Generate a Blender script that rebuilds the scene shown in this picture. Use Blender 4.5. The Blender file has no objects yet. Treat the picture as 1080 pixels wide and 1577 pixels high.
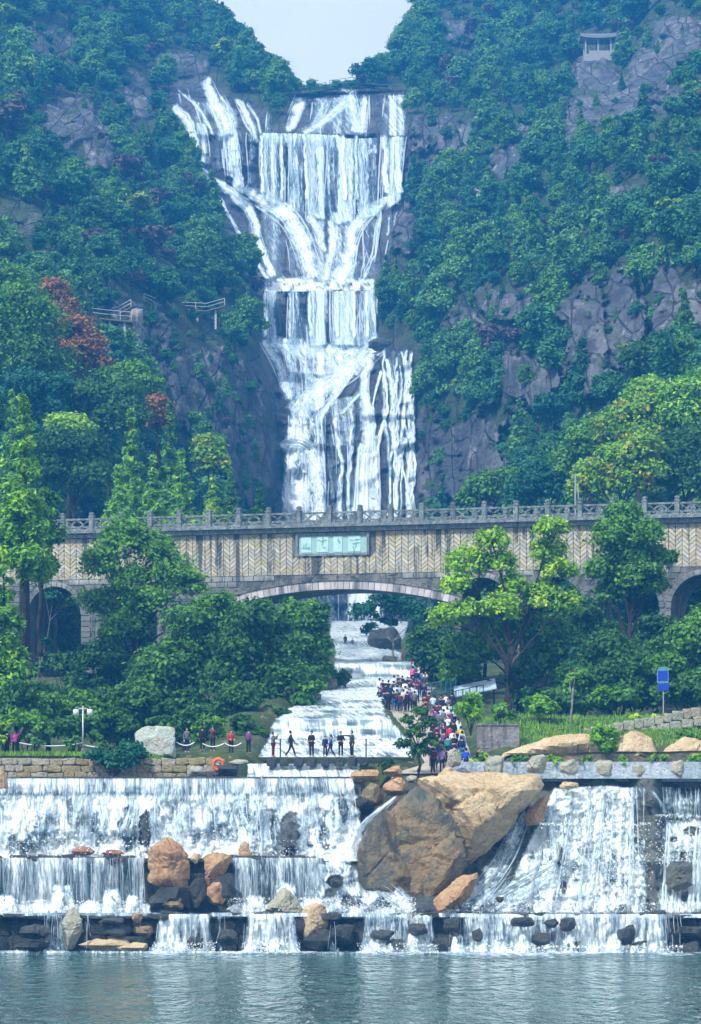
import bpy, math, random
import numpy as np
from mathutils import Vector, Matrix
random.seed(7); RNG = np.random.default_rng(11)
R = math.radians
scene = bpy.context.scene
# ------------------------------------------------------------------ camera
FPX, HORZ, EYE = 4400.0, 1190.0, 11.0          # focal length and horizon row in photo pixels, eye height over the lake
cam = bpy.data.cameras.new('camera'); camo = bpy.data.objects.new('camera', cam)
scene.collection.objects.link(camo); scene.camera = camo
camo.location = (0, 0, EYE); camo.rotation_euler = (R(90), 0, 0)
cam.sensor_fit = 'VERTICAL'; cam.sensor_height = 24.0; cam.lens = 24.0 * FPX / 1577
cam.shift_y = (HORZ - 788.5) / 1577
cam.clip_start = 1.0; cam.clip_end = 6000
# ------------------------------------------------------------------ sky and sun
SUN_EL, SUN_AZ = 48.0, -42.0                   # degrees; azimuth from behind the camera, negative = to the left
world = bpy.data.worlds.new('World'); scene.world = world; world.use_nodes = True
wn = world.node_tree; wn.nodes.clear()
sky = wn.nodes.new('ShaderNodeTexSky'); sky.sky_type = 'NISHITA'; sky.sun_disc = False
sky.sun_elevation = R(SUN_EL); sky.sun_rotation = R(180 + SUN_AZ * -1)
sky.altitude = 100; sky.air_density = 1.0; sky.dust_density = 4.0; sky.ozone_density = 1.5
mixw = wn.nodes.new('ShaderNodeMix'); mixw.data_type = 'RGBA'; mixw.inputs[0].default_value = 0.72
mixw.inputs[7].default_value = (19.4, 20.2, 21.0, 1)     # thin even cloud veil over the whole sky
wbg = wn.nodes.new('ShaderNodeBackground'); wbg.inputs[1].default_value = 0.068
wout = wn.nodes.new('ShaderNodeOutputWorld')
_tc = wn.nodes.new('ShaderNodeTexCoord'); _cn = wn.nodes.new('ShaderNodeTexNoise'); _cn.inputs['Scale'].default_value = 3.0; _cn.inputs['Detail'].default_value = 5; _cr = wn.nodes.new('ShaderNodeMapRange')
_cr.inputs[1].default_value = .3; _cr.inputs[2].default_value = .7; _cr.inputs[3].default_value = .58; _cr.inputs[4].default_value = .88
wn.links.new(_tc.outputs['Generated'], _cn.inputs['Vector']); wn.links.new(_cn.outputs[0], _cr.inputs[0]); wn.links.new(_cr.outputs[0], mixw.inputs[0])
wn.links.new(sky.outputs[0], mixw.inputs[6]); wn.links.new(mixw.outputs[2], wbg.inputs[0]); wn.links.new(wbg.outputs[0], wout.inputs[0])
sl = bpy.data.lights.new('sun', 'SUN'); slo = bpy.data.objects.new('sun', sl); scene.collection.objects.link(slo)
sl.energy = 5.0; sl.angle = R(3.0); sl.color = (1.0, 0.965, 0.90)
_az = R(SUN_AZ); _el = R(SUN_EL)
_todir = Vector((math.sin(_az) * math.cos(_el), -math.cos(_az) * math.cos(_el), math.sin(_el)))   # towards the sun
slo.rotation_euler = _todir.to_track_quat('Z', 'Y').to_euler(); slo.location = (-60, -40, 120)
vs = scene.view_settings; vs.view_transform = 'Standard'; vs.look = 'None'; vs.exposure = 0.24; vs.gamma = 1.0
vs.use_curve_mapping = False
scene.render.engine = 'CYCLES'
cy = scene.cycles; cy.use_denoising = True; cy.max_bounces = 4; cy.diffuse_bounces = 2; cy.glossy_bounces = 2
cy.transmission_bounces = 4; cy.transparent_max_bounces = 12; cy.use_adaptive_sampling = True; cy.adaptive_threshold = 0.04; cy.adaptive_min_samples = 12; cy.volume_bounces = 0; cy.caustics_reflective = False
cy.caustics_refractive = False

# ------------------------------------------------------------------ helpers
COL = scene.collection
def P(px, py, Y):
    return ((px - 540.0) / FPX * Y, Y, EYE + (HORZ - py) / FPX * Y)
def PA(px, py, Y):
    px, py, Y = np.broadcast_arrays(np.asarray(px, float), np.asarray(py, float), np.asarray(Y, float))
    return np.stack([(px - 540.0) / FPX * Y, Y, EYE + (HORZ - py) / FPX * Y], -1)
def _h(ix, iy, iz, s):
    n = (ix.astype(np.int64) * 374761393 + iy.astype(np.int64) * 668265263 + iz.astype(np.int64) * 2147483647 + s * 974634777) & 0xFFFFFFFF
    n = ((n ^ (n >> 13)) * 1274126177) & 0xFFFFFFFF
    n = ((n ^ (n >> 16)) * 2246822519) & 0xFFFFFFFF
    return ((n ^ (n >> 15)) & 0xFFFFFF) / float(0xFFFFFF) * 2 - 1
def vn(x, y, z=0.0, s=0):
    x, y, z = np.broadcast_arrays(np.asarray(x, float), np.asarray(y, float), np.asarray(z, float))
    ix, iy, iz = np.floor(x), np.floor(y), np.floor(z)
    fx, fy, fz = x - ix, y - iy, z - iz
    fx, fy, fz = [f * f * f * (f * (f * 6 - 15) + 10) for f in (fx, fy, fz)]
    out = 0
    for a in (0, 1):
        wa = fx if a else 1 - fx
        for b in (0, 1):
            wb = fy if b else 1 - fy
            for c in (0, 1):
                wc = fz if c else 1 - fz
                out = out + wa * wb * wc * _h(ix + a, iy + b, iz + c, s)
    return out
def fbm(x, y, z=0.0, s=0, o=4, g=0.5):
    t = 0; a = 1.0; n = 0
    for i in range(o):
        f = 2.03 ** i
        t = t + a * vn(np.asarray(x) * f, np.asarray(y) * f, np.asarray(z) * f, s + i * 17); n += a; a *= g
    return t / n
def sstep(a, b, x):
    t = np.clip((np.asarray(x, float) - a) / (b - a), 0, 1); return t * t * (3 - 2 * t)

def mesh_from(name, V, F, mats=(), smooth=False, uv=None, attrs=None, matidx=None):
    """V (n,3); F either (m,k) array or a list of index tuples; uv per vertex; attrs {name: per-vertex float}."""
    me = bpy.data.meshes.new(name)
    V = np.asarray(V, np.float32).reshape(-1, 3)
    if isinstance(F, np.ndarray):
        m, k = F.shape
        me.vertices.add(len(V)); me.vertices.foreach_set('co', V.ravel())
        me.loops.add(m * k); me.loops.foreach_set('vertex_index', F.astype(np.int32).ravel())
        me.polygons.add(m); me.polygons.foreach_set('loop_start', np.arange(0, m * k, k, dtype=np.int32))
        try: me.polygons.foreach_set('loop_total', np.full(m, k, np.int32))
        except Exception: pass
        me.update(calc_edges=True)
    else:
        me.from_pydata(V.tolist(), [], [list(f) for f in F]); me.update()
    for mt in mats: me.materials.append(mt)
    if matidx is not None: me.polygons.foreach_set('material_index', np.asarray(matidx, np.int32))
    me.polygons.foreach_set('use_smooth', np.full(len(me.polygons), bool(smooth)))
    if uv is not None:
        l = np.empty(len(me.loops), np.int32); me.loops.foreach_get('vertex_index', l)
        lay = me.uv_layers.new(name='UVMap'); lay.data.foreach_set('uv', np.asarray(uv, np.float32)[l].ravel())
    for k, a in (attrs or {}).items():
        at = me.attributes.new(k, 'FLOAT', 'POINT'); at.data.foreach_set('value', np.asarray(a, np.float32).ravel())
    return me
def link(name, me, parent=None, loc=None):
    o = bpy.data.objects.new(name, me); COL.objects.link(o)
    if parent is not None: o.parent = parent
    if loc is not None: o.location = loc
    return o
def tag(o, label=None, cat=None, group=None, kind=None):
    if label: o['label'] = label
    if cat: o['category'] = cat
    if group: o['group'] = group
    if kind: o['kind'] = kind
    return o
def empty(name, loc=(0, 0, 0), rz=0.0, parent=None):
    o = bpy.data.objects.new(name, None); COL.objects.link(o); o.location = loc; o.rotation_euler = (0, 0, rz)
    o.empty_display_size = 0.2
    if parent is not None: o.parent = parent
    return o
class MB:
    """collects boxes, tubes and polygons into ONE mesh"""
    def __init__(s): s.v = []; s.f = []
    def add(s, V, F):
        n = len(s.v); s.v += [tuple(map(float, p)) for p in V]; s.f += [tuple(int(i) + n for i in f) for f in F]; return s
    def box(s, c, d, rz=0.0, M=None):
        x, y, z = d[0] / 2, d[1] / 2, d[2] / 2
        V = [Vector((a * x, b * y, e * z)) for a in (-1, 1) for b in (-1, 1) for e in (-1, 1)]
        if M is not None: V = [M @ v for v in V]
        elif rz: V = [Matrix.Rotation(rz, 3, 'Z') @ v for v in V]
        c = Vector(c)
        return s.add([v + c for v in V], [(0, 1, 3, 2), (4, 6, 7, 5), (0, 4, 5, 1), (2, 3, 7, 6), (0, 2, 6, 4), (1, 5, 7, 3)])
    def tube(s, pts, rad, n=8, cap=True):
        pts = [Vector(p) for p in pts]; rad = rad if hasattr(rad, '__len__') else [rad] * len(pts)
        V = []; up = Vector((0, 0, 1))
        for i, p in enumerate(pts):
            t = (pts[min(i + 1, len(pts) - 1)] - pts[max(i - 1, 0)]).normalized()
            a = t.cross(up)
            if a.length < 1e-3: a = t.cross(Vector((1, 0, 0)))
            a.normalize(); b = t.cross(a)
            for k in range(n):
                q = 2 * math.pi * k / n; V.append(p + (a * math.cos(q) + b * math.sin(q)) * rad[i])
        F = [(i * n + k, i * n + (k + 1) % n, (i + 1) * n + (k + 1) % n, (i + 1) * n + k) for i in range(len(pts) - 1) for k in range(n)]
        if cap: F += [tuple(range(n))[::-1], tuple(range((len(pts) - 1) * n, len(pts) * n))]
        return s.add(V, F)
    def mesh(s, name, mt, smooth=False): return mesh_from(name, s.v, s.f, [mt] if mt else [], smooth)
    def build(s, name, mt, parent=None, smooth=False, loc=None): return link(name, s.mesh(name, mt, smooth), parent, loc)

# ------------------------------------------------------------------ materials
class NB:
    def __init__(s, name):
        s.m = bpy.data.materials.new(name); s.m.use_nodes = True; s.t = s.m.node_tree; s.t.nodes.clear()
        s.out = s.t.nodes.new('ShaderNodeOutputMaterial')
    def n(s, typ, **kw):
        nd = s.t.nodes.new('ShaderNode' + typ)
        for k, v in kw.items():
            if k.startswith('i_'):
                key = k[2:]; key = int(key) if key.isdigit() else key.replace('_', ' ')
                s.set(nd.inputs[key], v)
            else: setattr(nd, k, v)
        return nd
    def set(s, inp, v):
        if isinstance(v, bpy.types.NodeSocket): s.t.links.new(v, inp)
        elif isinstance(v, bpy.types.Node): s.t.links.new(v.outputs[0], inp)
        else: inp.default_value = v
    def math(s, op, a, b=None, c=None, clamp=False):
        nd = s.n('Math', operation=op, use_clamp=clamp); s.set(nd.inputs[0], a)
        if b is not None: s.set(nd.inputs[1], b)
        if c is not None: s.set(nd.inputs[2], c)
        return nd.outputs[0]
    def mix(s, f, a, b, mode='MIX'):
        nd = s.n('Mix', data_type='RGBA', blend_type=mode); s.set(nd.inputs[0], f)
        for i, v in ((6, a), (7, b)): s.set(nd.inputs[i], (*v, 1) if isinstance(v, tuple) and len(v) == 3 else v)
        return nd.outputs[2]
    def noise(s, vec, scale, detail=4, rough=0.55, dist=0.0):
        nd = s.n('TexNoise', i_Scale=scale, i_Detail=detail, i_Roughness=rough, i_Distortion=dist)
        if vec is not None: s.set(nd.inputs['Vector'], vec)
        return nd.outputs[0]
    def mapv(s, vec, scale=(1, 1, 1), rot=(0, 0, 0)):
        nd = s.n('Mapping'); s.set(nd.inputs[0], vec); nd.inputs['Scale'].default_value = scale; nd.inputs['Rotation'].default_value = rot
        return nd.outputs[0]
    def ramp(s, f, a, b):      # linear remap a..b -> 0..1 clamped
        nd = s.n('MapRange', interpolation_type='SMOOTHSTEP'); s.set(nd.inputs[0], f); s.set(nd.inputs[1], a); s.set(nd.inputs[2], b); return nd.outputs[0]
    def attr(s, name): return s.n('Attribute', attribute_name=name).outputs['Fac']
    def pos(s): return s.n('NewGeometry').outputs['Position']
    def objc(s): return s.n('TexCoord').outputs['Object']
    def bump(s, h, strength=0.5, dist=0.1): return s.n('Bump', i_Strength=strength, i_Distance=dist, i_Height=h).outputs[0]
    def surf(s, col, rough=0.8, normal=None, spec=0.3, metal=0.0):
        b = s.n('BsdfPrincipled'); s.set(b.inputs['Base Color'], (*col, 1) if isinstance(col, tuple) and len(col) == 3 else col)
        s.set(b.inputs['Roughness'], rough); s.set(b.inputs['Specular IOR Level'], spec); s.set(b.inputs['Metallic'], metal)
        if normal is not None: s.set(b.inputs['Normal'], normal)
        return b.outputs[0]
    def done(s, sh): s.set(s.out.inputs['Surface'], sh); return s.m
def plain(name, col, rough=0.7, metal=0.0, var=0.15, scale=6.0, spec=0.3):
    b = NB(name); c = b.objc(); n = b.noise(c, scale, 5)
    lo = tuple(max(0, x * (1 - var)) for x in col); hi = tuple(min(1, x * (1 + var)) for x in col)
    return b.done(b.surf(b.mix(n, lo, hi), rough, b.bump(n, 0.2, 0.02), spec, metal))
def rockmat(name, c1, c2, c3, scale=0.6, rough=0.85, streak=0.0, wet=0.0, bstr=0.7):
    """granite: two tones in patches, c3 in specks, joints and vertical stains"""
    b = NB(name); p = b.pos()
    big = b.ramp(b.noise(p, scale, 5, 0.62, 0.6), 0.38, 0.62)
    col = b.mix(big, c1, c2)
    sp = b.ramp(b.noise(p, scale * 7, 5, 0.7), 0.50, 0.64); col = b.mix(b.math('MULTIPLY', sp, 0.6), col, c3)
    if streak:
        st = b.ramp(b.noise(b.mapv(p, (1, 1, 0.1)), scale * 2.6, 4, 0.6), 0.5, 0.62)
        col = b.mix(b.math('MULTIPLY', st, streak), col, c3)
    wv = b.n('VectorMath', operation='ADD'); b.set(wv.inputs[0], p); sc = b.n('VectorMath', operation='SCALE'); b.set(sc.inputs[0], b.n('TexNoise', i_Scale=scale * 1.5, i_Detail=4).outputs[1]); sc.inputs[3].default_value = 1.0 / scale * .8; b.set(wv.inputs[1], sc.outputs[0])
    vo = b.n('TexVoronoi', feature='DISTANCE_TO_EDGE', i_Scale=scale * .9); b.set(vo.inputs['Vector'], b.mapv(wv.outputs[0], (1, 1, .6)))
    crack = b.ramp(vo.outputs[0], 0.0, 0.022); ck = b.math('MULTIPLY', b.math('SUBTRACT', 1.0, crack), b.ramp(b.noise(p, scale * 1.1, 3), .50, .62)); crack = b.math('SUBTRACT', 1.0, ck)
    col = b.mix(b.math('MULTIPLY', ck, 0.6), col, tuple(x * .5 for x in c3))
    h = b.math('ADD', b.noise(p, scale * 3, 7, 0.68, 0.4), b.math('MULTIPLY', b.noise(p, scale * 16, 4, .65), 0.3)); h = b.math('ADD', h, b.math('MULTIPLY', crack, .3))
    return b.done(b.surf(col, rough, b.bump(h, bstr, 0.6), 0.3 + wet))
def leafmat(name, dark, light, accent=None, trans=0.24):
    """leaf colour varies leaf by leaf (rnd), clump by clump (clump) and tree by tree"""
    b = NB(name)
    oi = b.n('ObjectInfo').outputs['Random']
    f = b.math('ADD', b.math('MULTIPLY', b.attr('rnd'), 0.38), b.math('ADD', b.math('MULTIPLY', b.attr('clump'), 0.52), b.math('MULTIPLY', oi, 0.3)), clamp=True)
    col = b.mix(f, dark, light)
    if accent: col = b.mix(b.ramp(b.attr('clump'), 0.72, 0.95), col, accent)
    d = b.n('BsdfPrincipled'); b.set(d.inputs['Base Color'], col); d.inputs['Roughness'].default_value = 0.6; d.inputs['Specular IOR Level'].default_value = 0.25
    t = b.n('BsdfTranslucent'); b.set(t.inputs[0], b.mix(0.35, col, light))
    mx = b.n('MixShader', i_0=trans); b.set(mx.inputs[1], d.outputs[0]); b.set(mx.inputs[2], t.outputs[0])
    return b.done(mx.outputs[0])
def watermat(name, film=0.30, tint=(0.80, 0.88, 0.94)):
    """falling water: opaque white strands and foam over a thin see-through film; uv = metres across / along, dens = how much water"""
    b = NB(name); uv = b.n('UVMap').outputs[0]
    dens, foam = b.attr('dens'), b.attr('foam')
    s1 = b.noise(b.mapv(uv, (1.0, 0.10, 1)), 1.6, 3, 0.6, 0.25)
    s2 = b.noise(b.mapv(uv, (1.0, 0.16, 1)), 5.5, 2, 0.6, 0.15)
    iso = b.noise(b.mapv(uv, (1.0, 0.55, 1)), 2.6, 4, 0.60, 0.8)
    st = b.math('ADD', b.math('MULTIPLY', s1, 0.6), b.math('MULTIPLY', s2, 0.4))
    f = b.math('ADD', b.math('MULTIPLY', st, b.math('SUBTRACT', 1.0, foam)), b.math('MULTIPLY', iso, foam))
    thr = b.math('SUBTRACT', 0.76, b.math('MULTIPLY', dens, 0.46))
    a = b.ramp(f, b.math('SUBTRACT', thr, 0.17), b.math('ADD', thr, 0.17))
    alpha = b.math('MAXIMUM', a, b.math('MULTIPLY', b.ramp(dens, 0.22, 0.62), film))
    edge = b.ramp(dens, 0.0, 0.08); alpha = b.math('MULTIPLY', alpha, edge)
    col = b.mix(a, (0.30, 0.52, 0.70), (0.86, 0.955, 0.99))
    nrm = b.bump(f, 0.35, 0.2)
    d = b.n('BsdfPrincipled'); b.set(d.inputs['Base Color'], col); d.inputs['Roughness'].default_value = 0.35; b.set(d.inputs['Normal'], nrm)
    tl = b.n('BsdfTranslucent'); b.set(tl.inputs[0], col)
    m1 = b.n('MixShader', i_0=0.25); b.set(m1.inputs[1], d.outputs[0]); b.set(m1.inputs[2], tl.outputs[0])
    tr = b.n('BsdfTransparent'); m2 = b.n('MixShader'); b.set(m2.inputs[0], alpha); b.set(m2.inputs[1], tr.outputs[0]); b.set(m2.inputs[2], m1.outputs[0])
    return b.done(m2.outputs[0])
def strandmat():
    b = NB('water_strand'); uv = b.n('UVMap').outputs[0]; f = b.noise(b.mapv(uv, (1, .3, 1)), 3.0, 3)
    col = b.mix(f, (0.74, 0.88, 0.96), (0.90, 0.97, 0.99)); d = b.n('BsdfPrincipled'); b.set(d.inputs['Base Color'], col); d.inputs['Roughness'].default_value = .4
    t = b.n('BsdfTranslucent'); b.set(t.inputs[0], col); m = b.n('MixShader', i_0=.35); b.set(m.inputs[1], d.outputs[0]); b.set(m.inputs[2], t.outputs[0]); m2 = b.n('MixShader', i_0=.62); b.set(m2.inputs[1], b.n('BsdfTransparent').outputs[0]); b.set(m2.inputs[2], m.outputs[0]); return b.done(m2.outputs[0])
M_STRAND = strandmat()
M_WATER = watermat('falling_water', film=0.44)
M_WATERFAR = watermat('falling_water_far', film=0.34)
M_CREAM = rockmat('cream_granite', (0.50, 0.37, 0.21), (0.60, 0.47, 0.29), (0.25, 0.19, 0.12), 0.5)
M_TAN = rockmat('tan_granite', (0.42, 0.24, 0.13), (0.50, 0.34, 0.18), (0.16, 0.10, 0.07), 0.55)
M_RUST = rockmat('rust_granite', (0.30, 0.13, 0.08), (0.38, 0.19, 0.12), (0.10, 0.06, 0.05), 0.6)
M_GREYROCK = rockmat('grey_granite', (0.36, 0.38, 0.30), (0.44, 0.42, 0.32), (0.18, 0.19, 0.15), 0.6)
M_WETROCK = rockmat('wet_dark_rock', (0.030, 0.038, 0.040), (0.060, 0.070, 0.068), (0.016, 0.02, 0.024), 0.9, 0.32, wet=0.25)
M_OLIVE = rockmat('wet_olive_rock', (0.095, 0.098, 0.068), (0.25, 0.175, 0.085), (0.045, 0.054, 0.048), 0.30, 0.42, streak=0.85, wet=0.15)
# ================================================================== mountain
_cx = np.array([-300, 0, 130, 250, 330, 400, 430, 500, 580, 640, 700, 800, 940, 1080, 1380], float)
_ry = np.array([-170, 0, 120, 205, 325, 445, 530, 640, 780, 960, 1080], float)
_D = np.array([
 [560, 660, 700, 750, 770, 780, 785, 790, 790, 790, 790, 790, 760, 680, 540],
 [500, 590, 630, 680, 700, 710, 712, 715, 718, 720, 715, 710, 680, 590, 470],
 [460, 540, 575, 622, 636, 640, 640, 640, 640, 640, 632, 636, 600, 500, 410],
 [420, 490, 525, 560, 570, 573, 573, 573, 573, 575, 572, 560, 500, 440, 365],
 [390, 440, 470, 518, 545, 560, 562, 563, 562, 555, 532, 490, 450, 400, 340],
 [350, 380, 410, 450, 482, 506, 508, 508, 508, 500, 470, 440, 410, 370, 320],
 [330, 352, 386, 425, 452, 480, 498, 498, 496, 476, 455, 425, 390, 350, 310],
 [312, 332, 366, 405, 432, 457, 465, 466, 466, 462, 440, 405, 366, 332, 300],
 [300, 312, 336, 372, 406, 440, 448, 448, 448, 446, 425, 380, 338, 312, 290],
 [290, 300, 320, 350, 388, 428, 441, 441, 441, 438, 412, 358, 320, 300, 284],
 [282, 290, 306, 336, 372, 412, 436, 436, 436, 428, 396, 342, 308, 292, 278]], float)
def _base_depth(px, py):
    px = np.asarray(px, float); py = np.asarray(py, float)
    i = np.clip(np.searchsorted(_cx, px) - 1, 0, len(_cx) - 2); j = np.clip(np.searchsorted(_ry, py) - 1, 0, len(_ry) - 2)
    u = np.clip((px - _cx[i]) / (_cx[i + 1] - _cx[i]), 0, 1); v = np.clip((py - _ry[j]) / (_ry[j + 1] - _ry[j]), 0, 1)
    u = u * 0.5 + 0.5 * u * u * (3 - 2 * u)
    return (_D[j, i] * (1 - u) + _D[j, i + 1] * u) * (1 - v) + (_D[j + 1, i] * (1 - u) + _D[j + 1, i + 1] * u) * v
# crags that stand out of the slope: centre, half size (photo pixels), how far they stand out (m), rock cover
CRAGS = [(905, 515, 40, 88, 13, 1), (957, 500, 38, 80, 11, 1), (1016, 462, 12, 60, 7, 1), (1036, 470, 10, 62, 7, 1), (1075, 470, 28, 36, 6, .8),
         (775, 470, 50, 22, 6, .85), (712, 492, 34, 22, 5, .8), (815, 585, 46, 40, 9, 1), (792, 610, 22, 26, 4, 1), (728, 705, 62, 72, 9, 1), (670, 700, 30, 80, 4, 1),
         (878, 200, 26, 26, 9, 1), (912, 172, 38, 30, 10, 1), (955, 142, 44, 32, 10, 1), (1002, 108, 46, 36, 10, 1), (1050, 66, 46, 36, 9, 1), (1010, 150, 50, 24, 6, .9), (690, 205, 56, 30, 7, .95), (640, 235, 30, 30, 5, .9), (700, 50, 32, 20, 5, .7),
         (800, 225, 18, 52, 4, .8), (765, 250, 16, 26, 3, .7), (905, 110, 28, 36, 5, .75), (980, 300, 60, 18, 4, .6),
         (110, 185, 44, 36, 7, .85), (150, 215, 28, 46, 5, .8), (70, 75, 50, 36, 5, .5), (215, 145, 26, 42, 4, .6), (270, 100, 46, 24, 3, .55), (20, 340, 40, 26, 4, .5), (60, 400, 46, 20, 4, .5),
         (205, 505, 32, 38, 6, .95), (245, 520, 18, 52, 4, .8), (160, 465, 50, 16, 3, .7), (330, 600, 95, 62, 5, .72), (410, 600, 34, 60, 3, .9), (380, 700, 60, 66, 6, 1), (290, 560, 60, 34, 3, .75), (620, 350, 26, 40, 3, .9), (610, 310, 22, 24, 2, .9)]
FALLPOLY = [(262, 122), (330, 112), (345, 150), (400, 160), (428, 200), (452, 145), (628, 140), (630, 300), (606, 330), (596, 430), (586, 450), (586, 522), (640, 535), (642, 790), (650, 985), (420, 985), (424, 650), (400, 540), (404, 440), (352, 370), (300, 250), (262, 180)]
def inpoly(px, py, poly):
    px = np.asarray(px, float); py = np.asarray(py, float); c = np.zeros(px.shape, bool); n = len(poly)
    for i in range(n):
        x1, y1 = poly[i]; x2, y2 = poly[i - 1]
        if y1 == y2: continue
        c ^= ((y1 > py) != (y2 > py)) & (px < (x2 - x1) * (py - y1) / (y2 - y1) + x1)
    return c
def rockcover(px, py):
    w = fbm(px / 26, py / 34, 0, 3, 5, .62) * 1.5
    r = np.zeros(np.shape(px)); push = np.zeros(np.shape(px))
    for (cx, cyy, rx, ry, ps, cov) in CRAGS:
        q = (np.abs((px - cx) / rx) ** 3 + np.abs((py - cyy) / ry) ** 3) ** (1 / 3.)
        q = q + w * 0.42
        m = sstep(1.08, 0.82, q)
        r = np.maximum(r, m * cov); push = np.maximum(push, m * ps)
    r = r * (1 - .6 * sstep(.2, .45, fbm(px / 17, py / 13, 0, 6, 4)))
    return r, push
def fallmask(px, py):
    m = 0
    for dx, dy in ((0, 0), (7, 0), (-7, 0), (0, 7), (0, -7)): m = m + inpoly(np.asarray(px) + dx, np.asarray(py) + dy, FALLPOLY)
    return m / 5.0
def D(px, py, rough=True):
    px, py = np.broadcast_arrays(np.asarray(px, float), np.asarray(py, float))
    d = _base_depth(px, py); r, push = rockcover(px, py); fm = fallmask(px, py)
    x = (px - 540) / FPX * d; z = (HORZ - py) / FPX * d
    hill = fbm(x / 42, z / 34, 0, 5, 4) * 13 + fbm(x / 9, z / 9, 0, 9, 4) * 3.0
    craggy = fbm(x / 6.5, z / 24, 0, 21, 5) * 4.5 + np.abs(fbm(x / 3.2, z / 16, 0, 25, 5)) * 5.0 + fbm(x / 8, z / 3.2, 0, 27, 4) * 2.0
    bed = .2 + np.abs(fbm(x / 9, z / 5, 0, 31, 4)) * 4.5 + np.abs(fbm(x / 3, z / 3, 0, 33, 4)) * 2.4
    a = (1 - fm)
    return d + a * (hill * (1 - 0.55 * r) + r * craggy - push * (1 - fm)) + fm * bed
SKY_X = np.array([-300, 300, 345, 400, 440, 480, 540, 580, 605, 640, 1380], float)
SKY_Y = np.array([-165, -12, 46, 104, 132, 139, 134, 116, 92, 46, -165], float)
def skyline(px): return np.where(np.asarray(px) > 640, np.interp(px, [640, 720, 1380], [46, -90, -165]), np.interp(px, SKY_X, SKY_Y))
def make_mountain():
    nx, ny = 700, 520
    gx = np.linspace(-330, 1420, nx); t = np.linspace(0, 1, ny)
    PX, T = np.meshgrid(gx, t); top = skyline(PX)
    PY = 1080 + (top - 1080) * T
    Y = D(PX, PY); V = PA(PX, PY, Y)
    # behind the crest the ground runs back and slowly down
    back = []
    for k, dy in enumerate((8, 25, 50)):
        q = V[-1].copy(); q[:, 1] += dy; q[:, 0] *= (1 + dy / 700.); q[:, 2] += -2 - dy * 0.10; back.append(q)
    r, _ = rockcover(PX, PY); fm = fallmask(PX, PY)
    V = np.concatenate([V] + [b[None] for b in back], 0); pad = np.zeros((3, nx))
    r = np.concatenate([r, pad]); fm = np.concatenate([fm, pad])
    n2 = ny + 3; idx = np.arange(n2 * nx).reshape(n2, nx)
    F = np.stack([idx[:-1, :-1], idx[:-1, 1:], idx[1:, 1:], idx[1:, :-1]], -1).reshape(-1, 4)
    b = NB('mountain_ground'); p = b.mapv(b.pos(), (1, .22, 1))
    g = b.mix(b.ramp(b.noise(p, 0.35, 5, 0.6), 0.35, 0.65), (0.020, 0.038, 0.016), (0.048, 0.075, 0.028))
    g = b.mix(b.ramp(b.noise(p, 1.4, 4), 0.55, 0.72), g, (0.075, 0.07, 0.045))
    rk = b.mix(b.ramp(b.noise(p, 0.10, 5, 0.6), 0.36, 0.64), (0.065, 0.074, 0.090), (0.155, 0.155, 0.162))
    st = b.ramp(b.noise(b.mapv(p, (1, 1, 0.12)), 0.55, 5, 0.62), 0.46, 0.60); rk = b.mix(b.math('MULTIPLY', st, 0.8), rk, (0.028, 0.030, 0.042))
    st2 = b.ramp(b.noise(b.mapv(p, (1, 1, 0.07)), 0.8, 4, 0.6), 0.60, 0.70); rk = b.mix(b.math('MULTIPLY', st2, 0.7), rk, (0.32, 0.31, 0.31))
    cv = b.n('VectorMath', operation='ADD'); b.set(cv.inputs[0], p); cs = b.n('VectorMath', operation='SCALE'); b.set(cs.inputs[0], b.n('TexNoise', i_Scale=.25, i_Detail=5).outputs[1]); cs.inputs[3].default_value = 6.0; b.set(cv.inputs[1], cs.outputs[0])
    vo = b.n('TexVoronoi', feature='DISTANCE_TO_EDGE', i_Scale=.26); b.set(vo.inputs['Vector'], b.mapv(cv.outputs[0], (1.5, 1, .24))); crk = b.math('SUBTRACT', 1.0, b.ramp(vo.outputs[0], .0, .05)); rk = b.mix(b.math('MULTIPLY', b.math('MULTIPLY', crk, b.ramp(b.noise(p, .2, 3), .42, .6)), .75), rk, (0.02, 0.022, 0.03))
    rk = b.mix(b.math('MULTIPLY', b.ramp(b.noise(b.mapv(p, (1, 1, .5)), 1.1, 6, .7), .48, .66), .5), rk, (0.04, 0.045, 0.055))
    moss = b.ramp(b.noise(p, 0.3, 5, 0.65), 0.57, 0.68); rk = b.mix(b.math('MULTIPLY', moss, 0.8), rk, (0.05, 0.075, 0.03))
    fr = b.attr('rock'); fr = b.ramp(b.math('ADD', fr, b.math('MULTIPLY', b.math('SUBTRACT', b.noise(p, 0.5, 5, 0.6), 0.5), 0.9)), 0.38, 0.6)
    col = b.mix(fr, g, rk)
    wetc = b.mix(b.ramp(b.noise(p, 0.25, 5, 0.6), 0.38, 0.62), (0.028, 0.034, 0.045), (0.085, 0.09, 0.10))
    col = b.mix(b.attr('wet'), col, wetc)
    h = b.math('ADD', b.noise(b.mapv(p, (1, 1, 0.4)), 0.35, 7, 0.66), b.math('MULTIPLY', b.noise(p, 1.6, 5, 0.65), 0.35))
    h = b.math('SUBTRACT', h, b.math('MULTIPLY', crk, .5))
    mt = b.done(b.surf(col, b.math('SUBTRACT', 0.9, b.math('MULTIPLY', b.attr('wet'), 0.35)), b.bump(h, 1.0, 1.6)))
    me = mesh_from('mountain_terrain', V.reshape(-1, 3), F, [mt], True, attrs={'rock': r.ravel(), 'wet': fm.ravel()})
    tag(link('mountain_terrain', me), 'steep gorge slopes with grey cliffs and wooded ground', 'mountain', kind='structure')
make_mountain()

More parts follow.
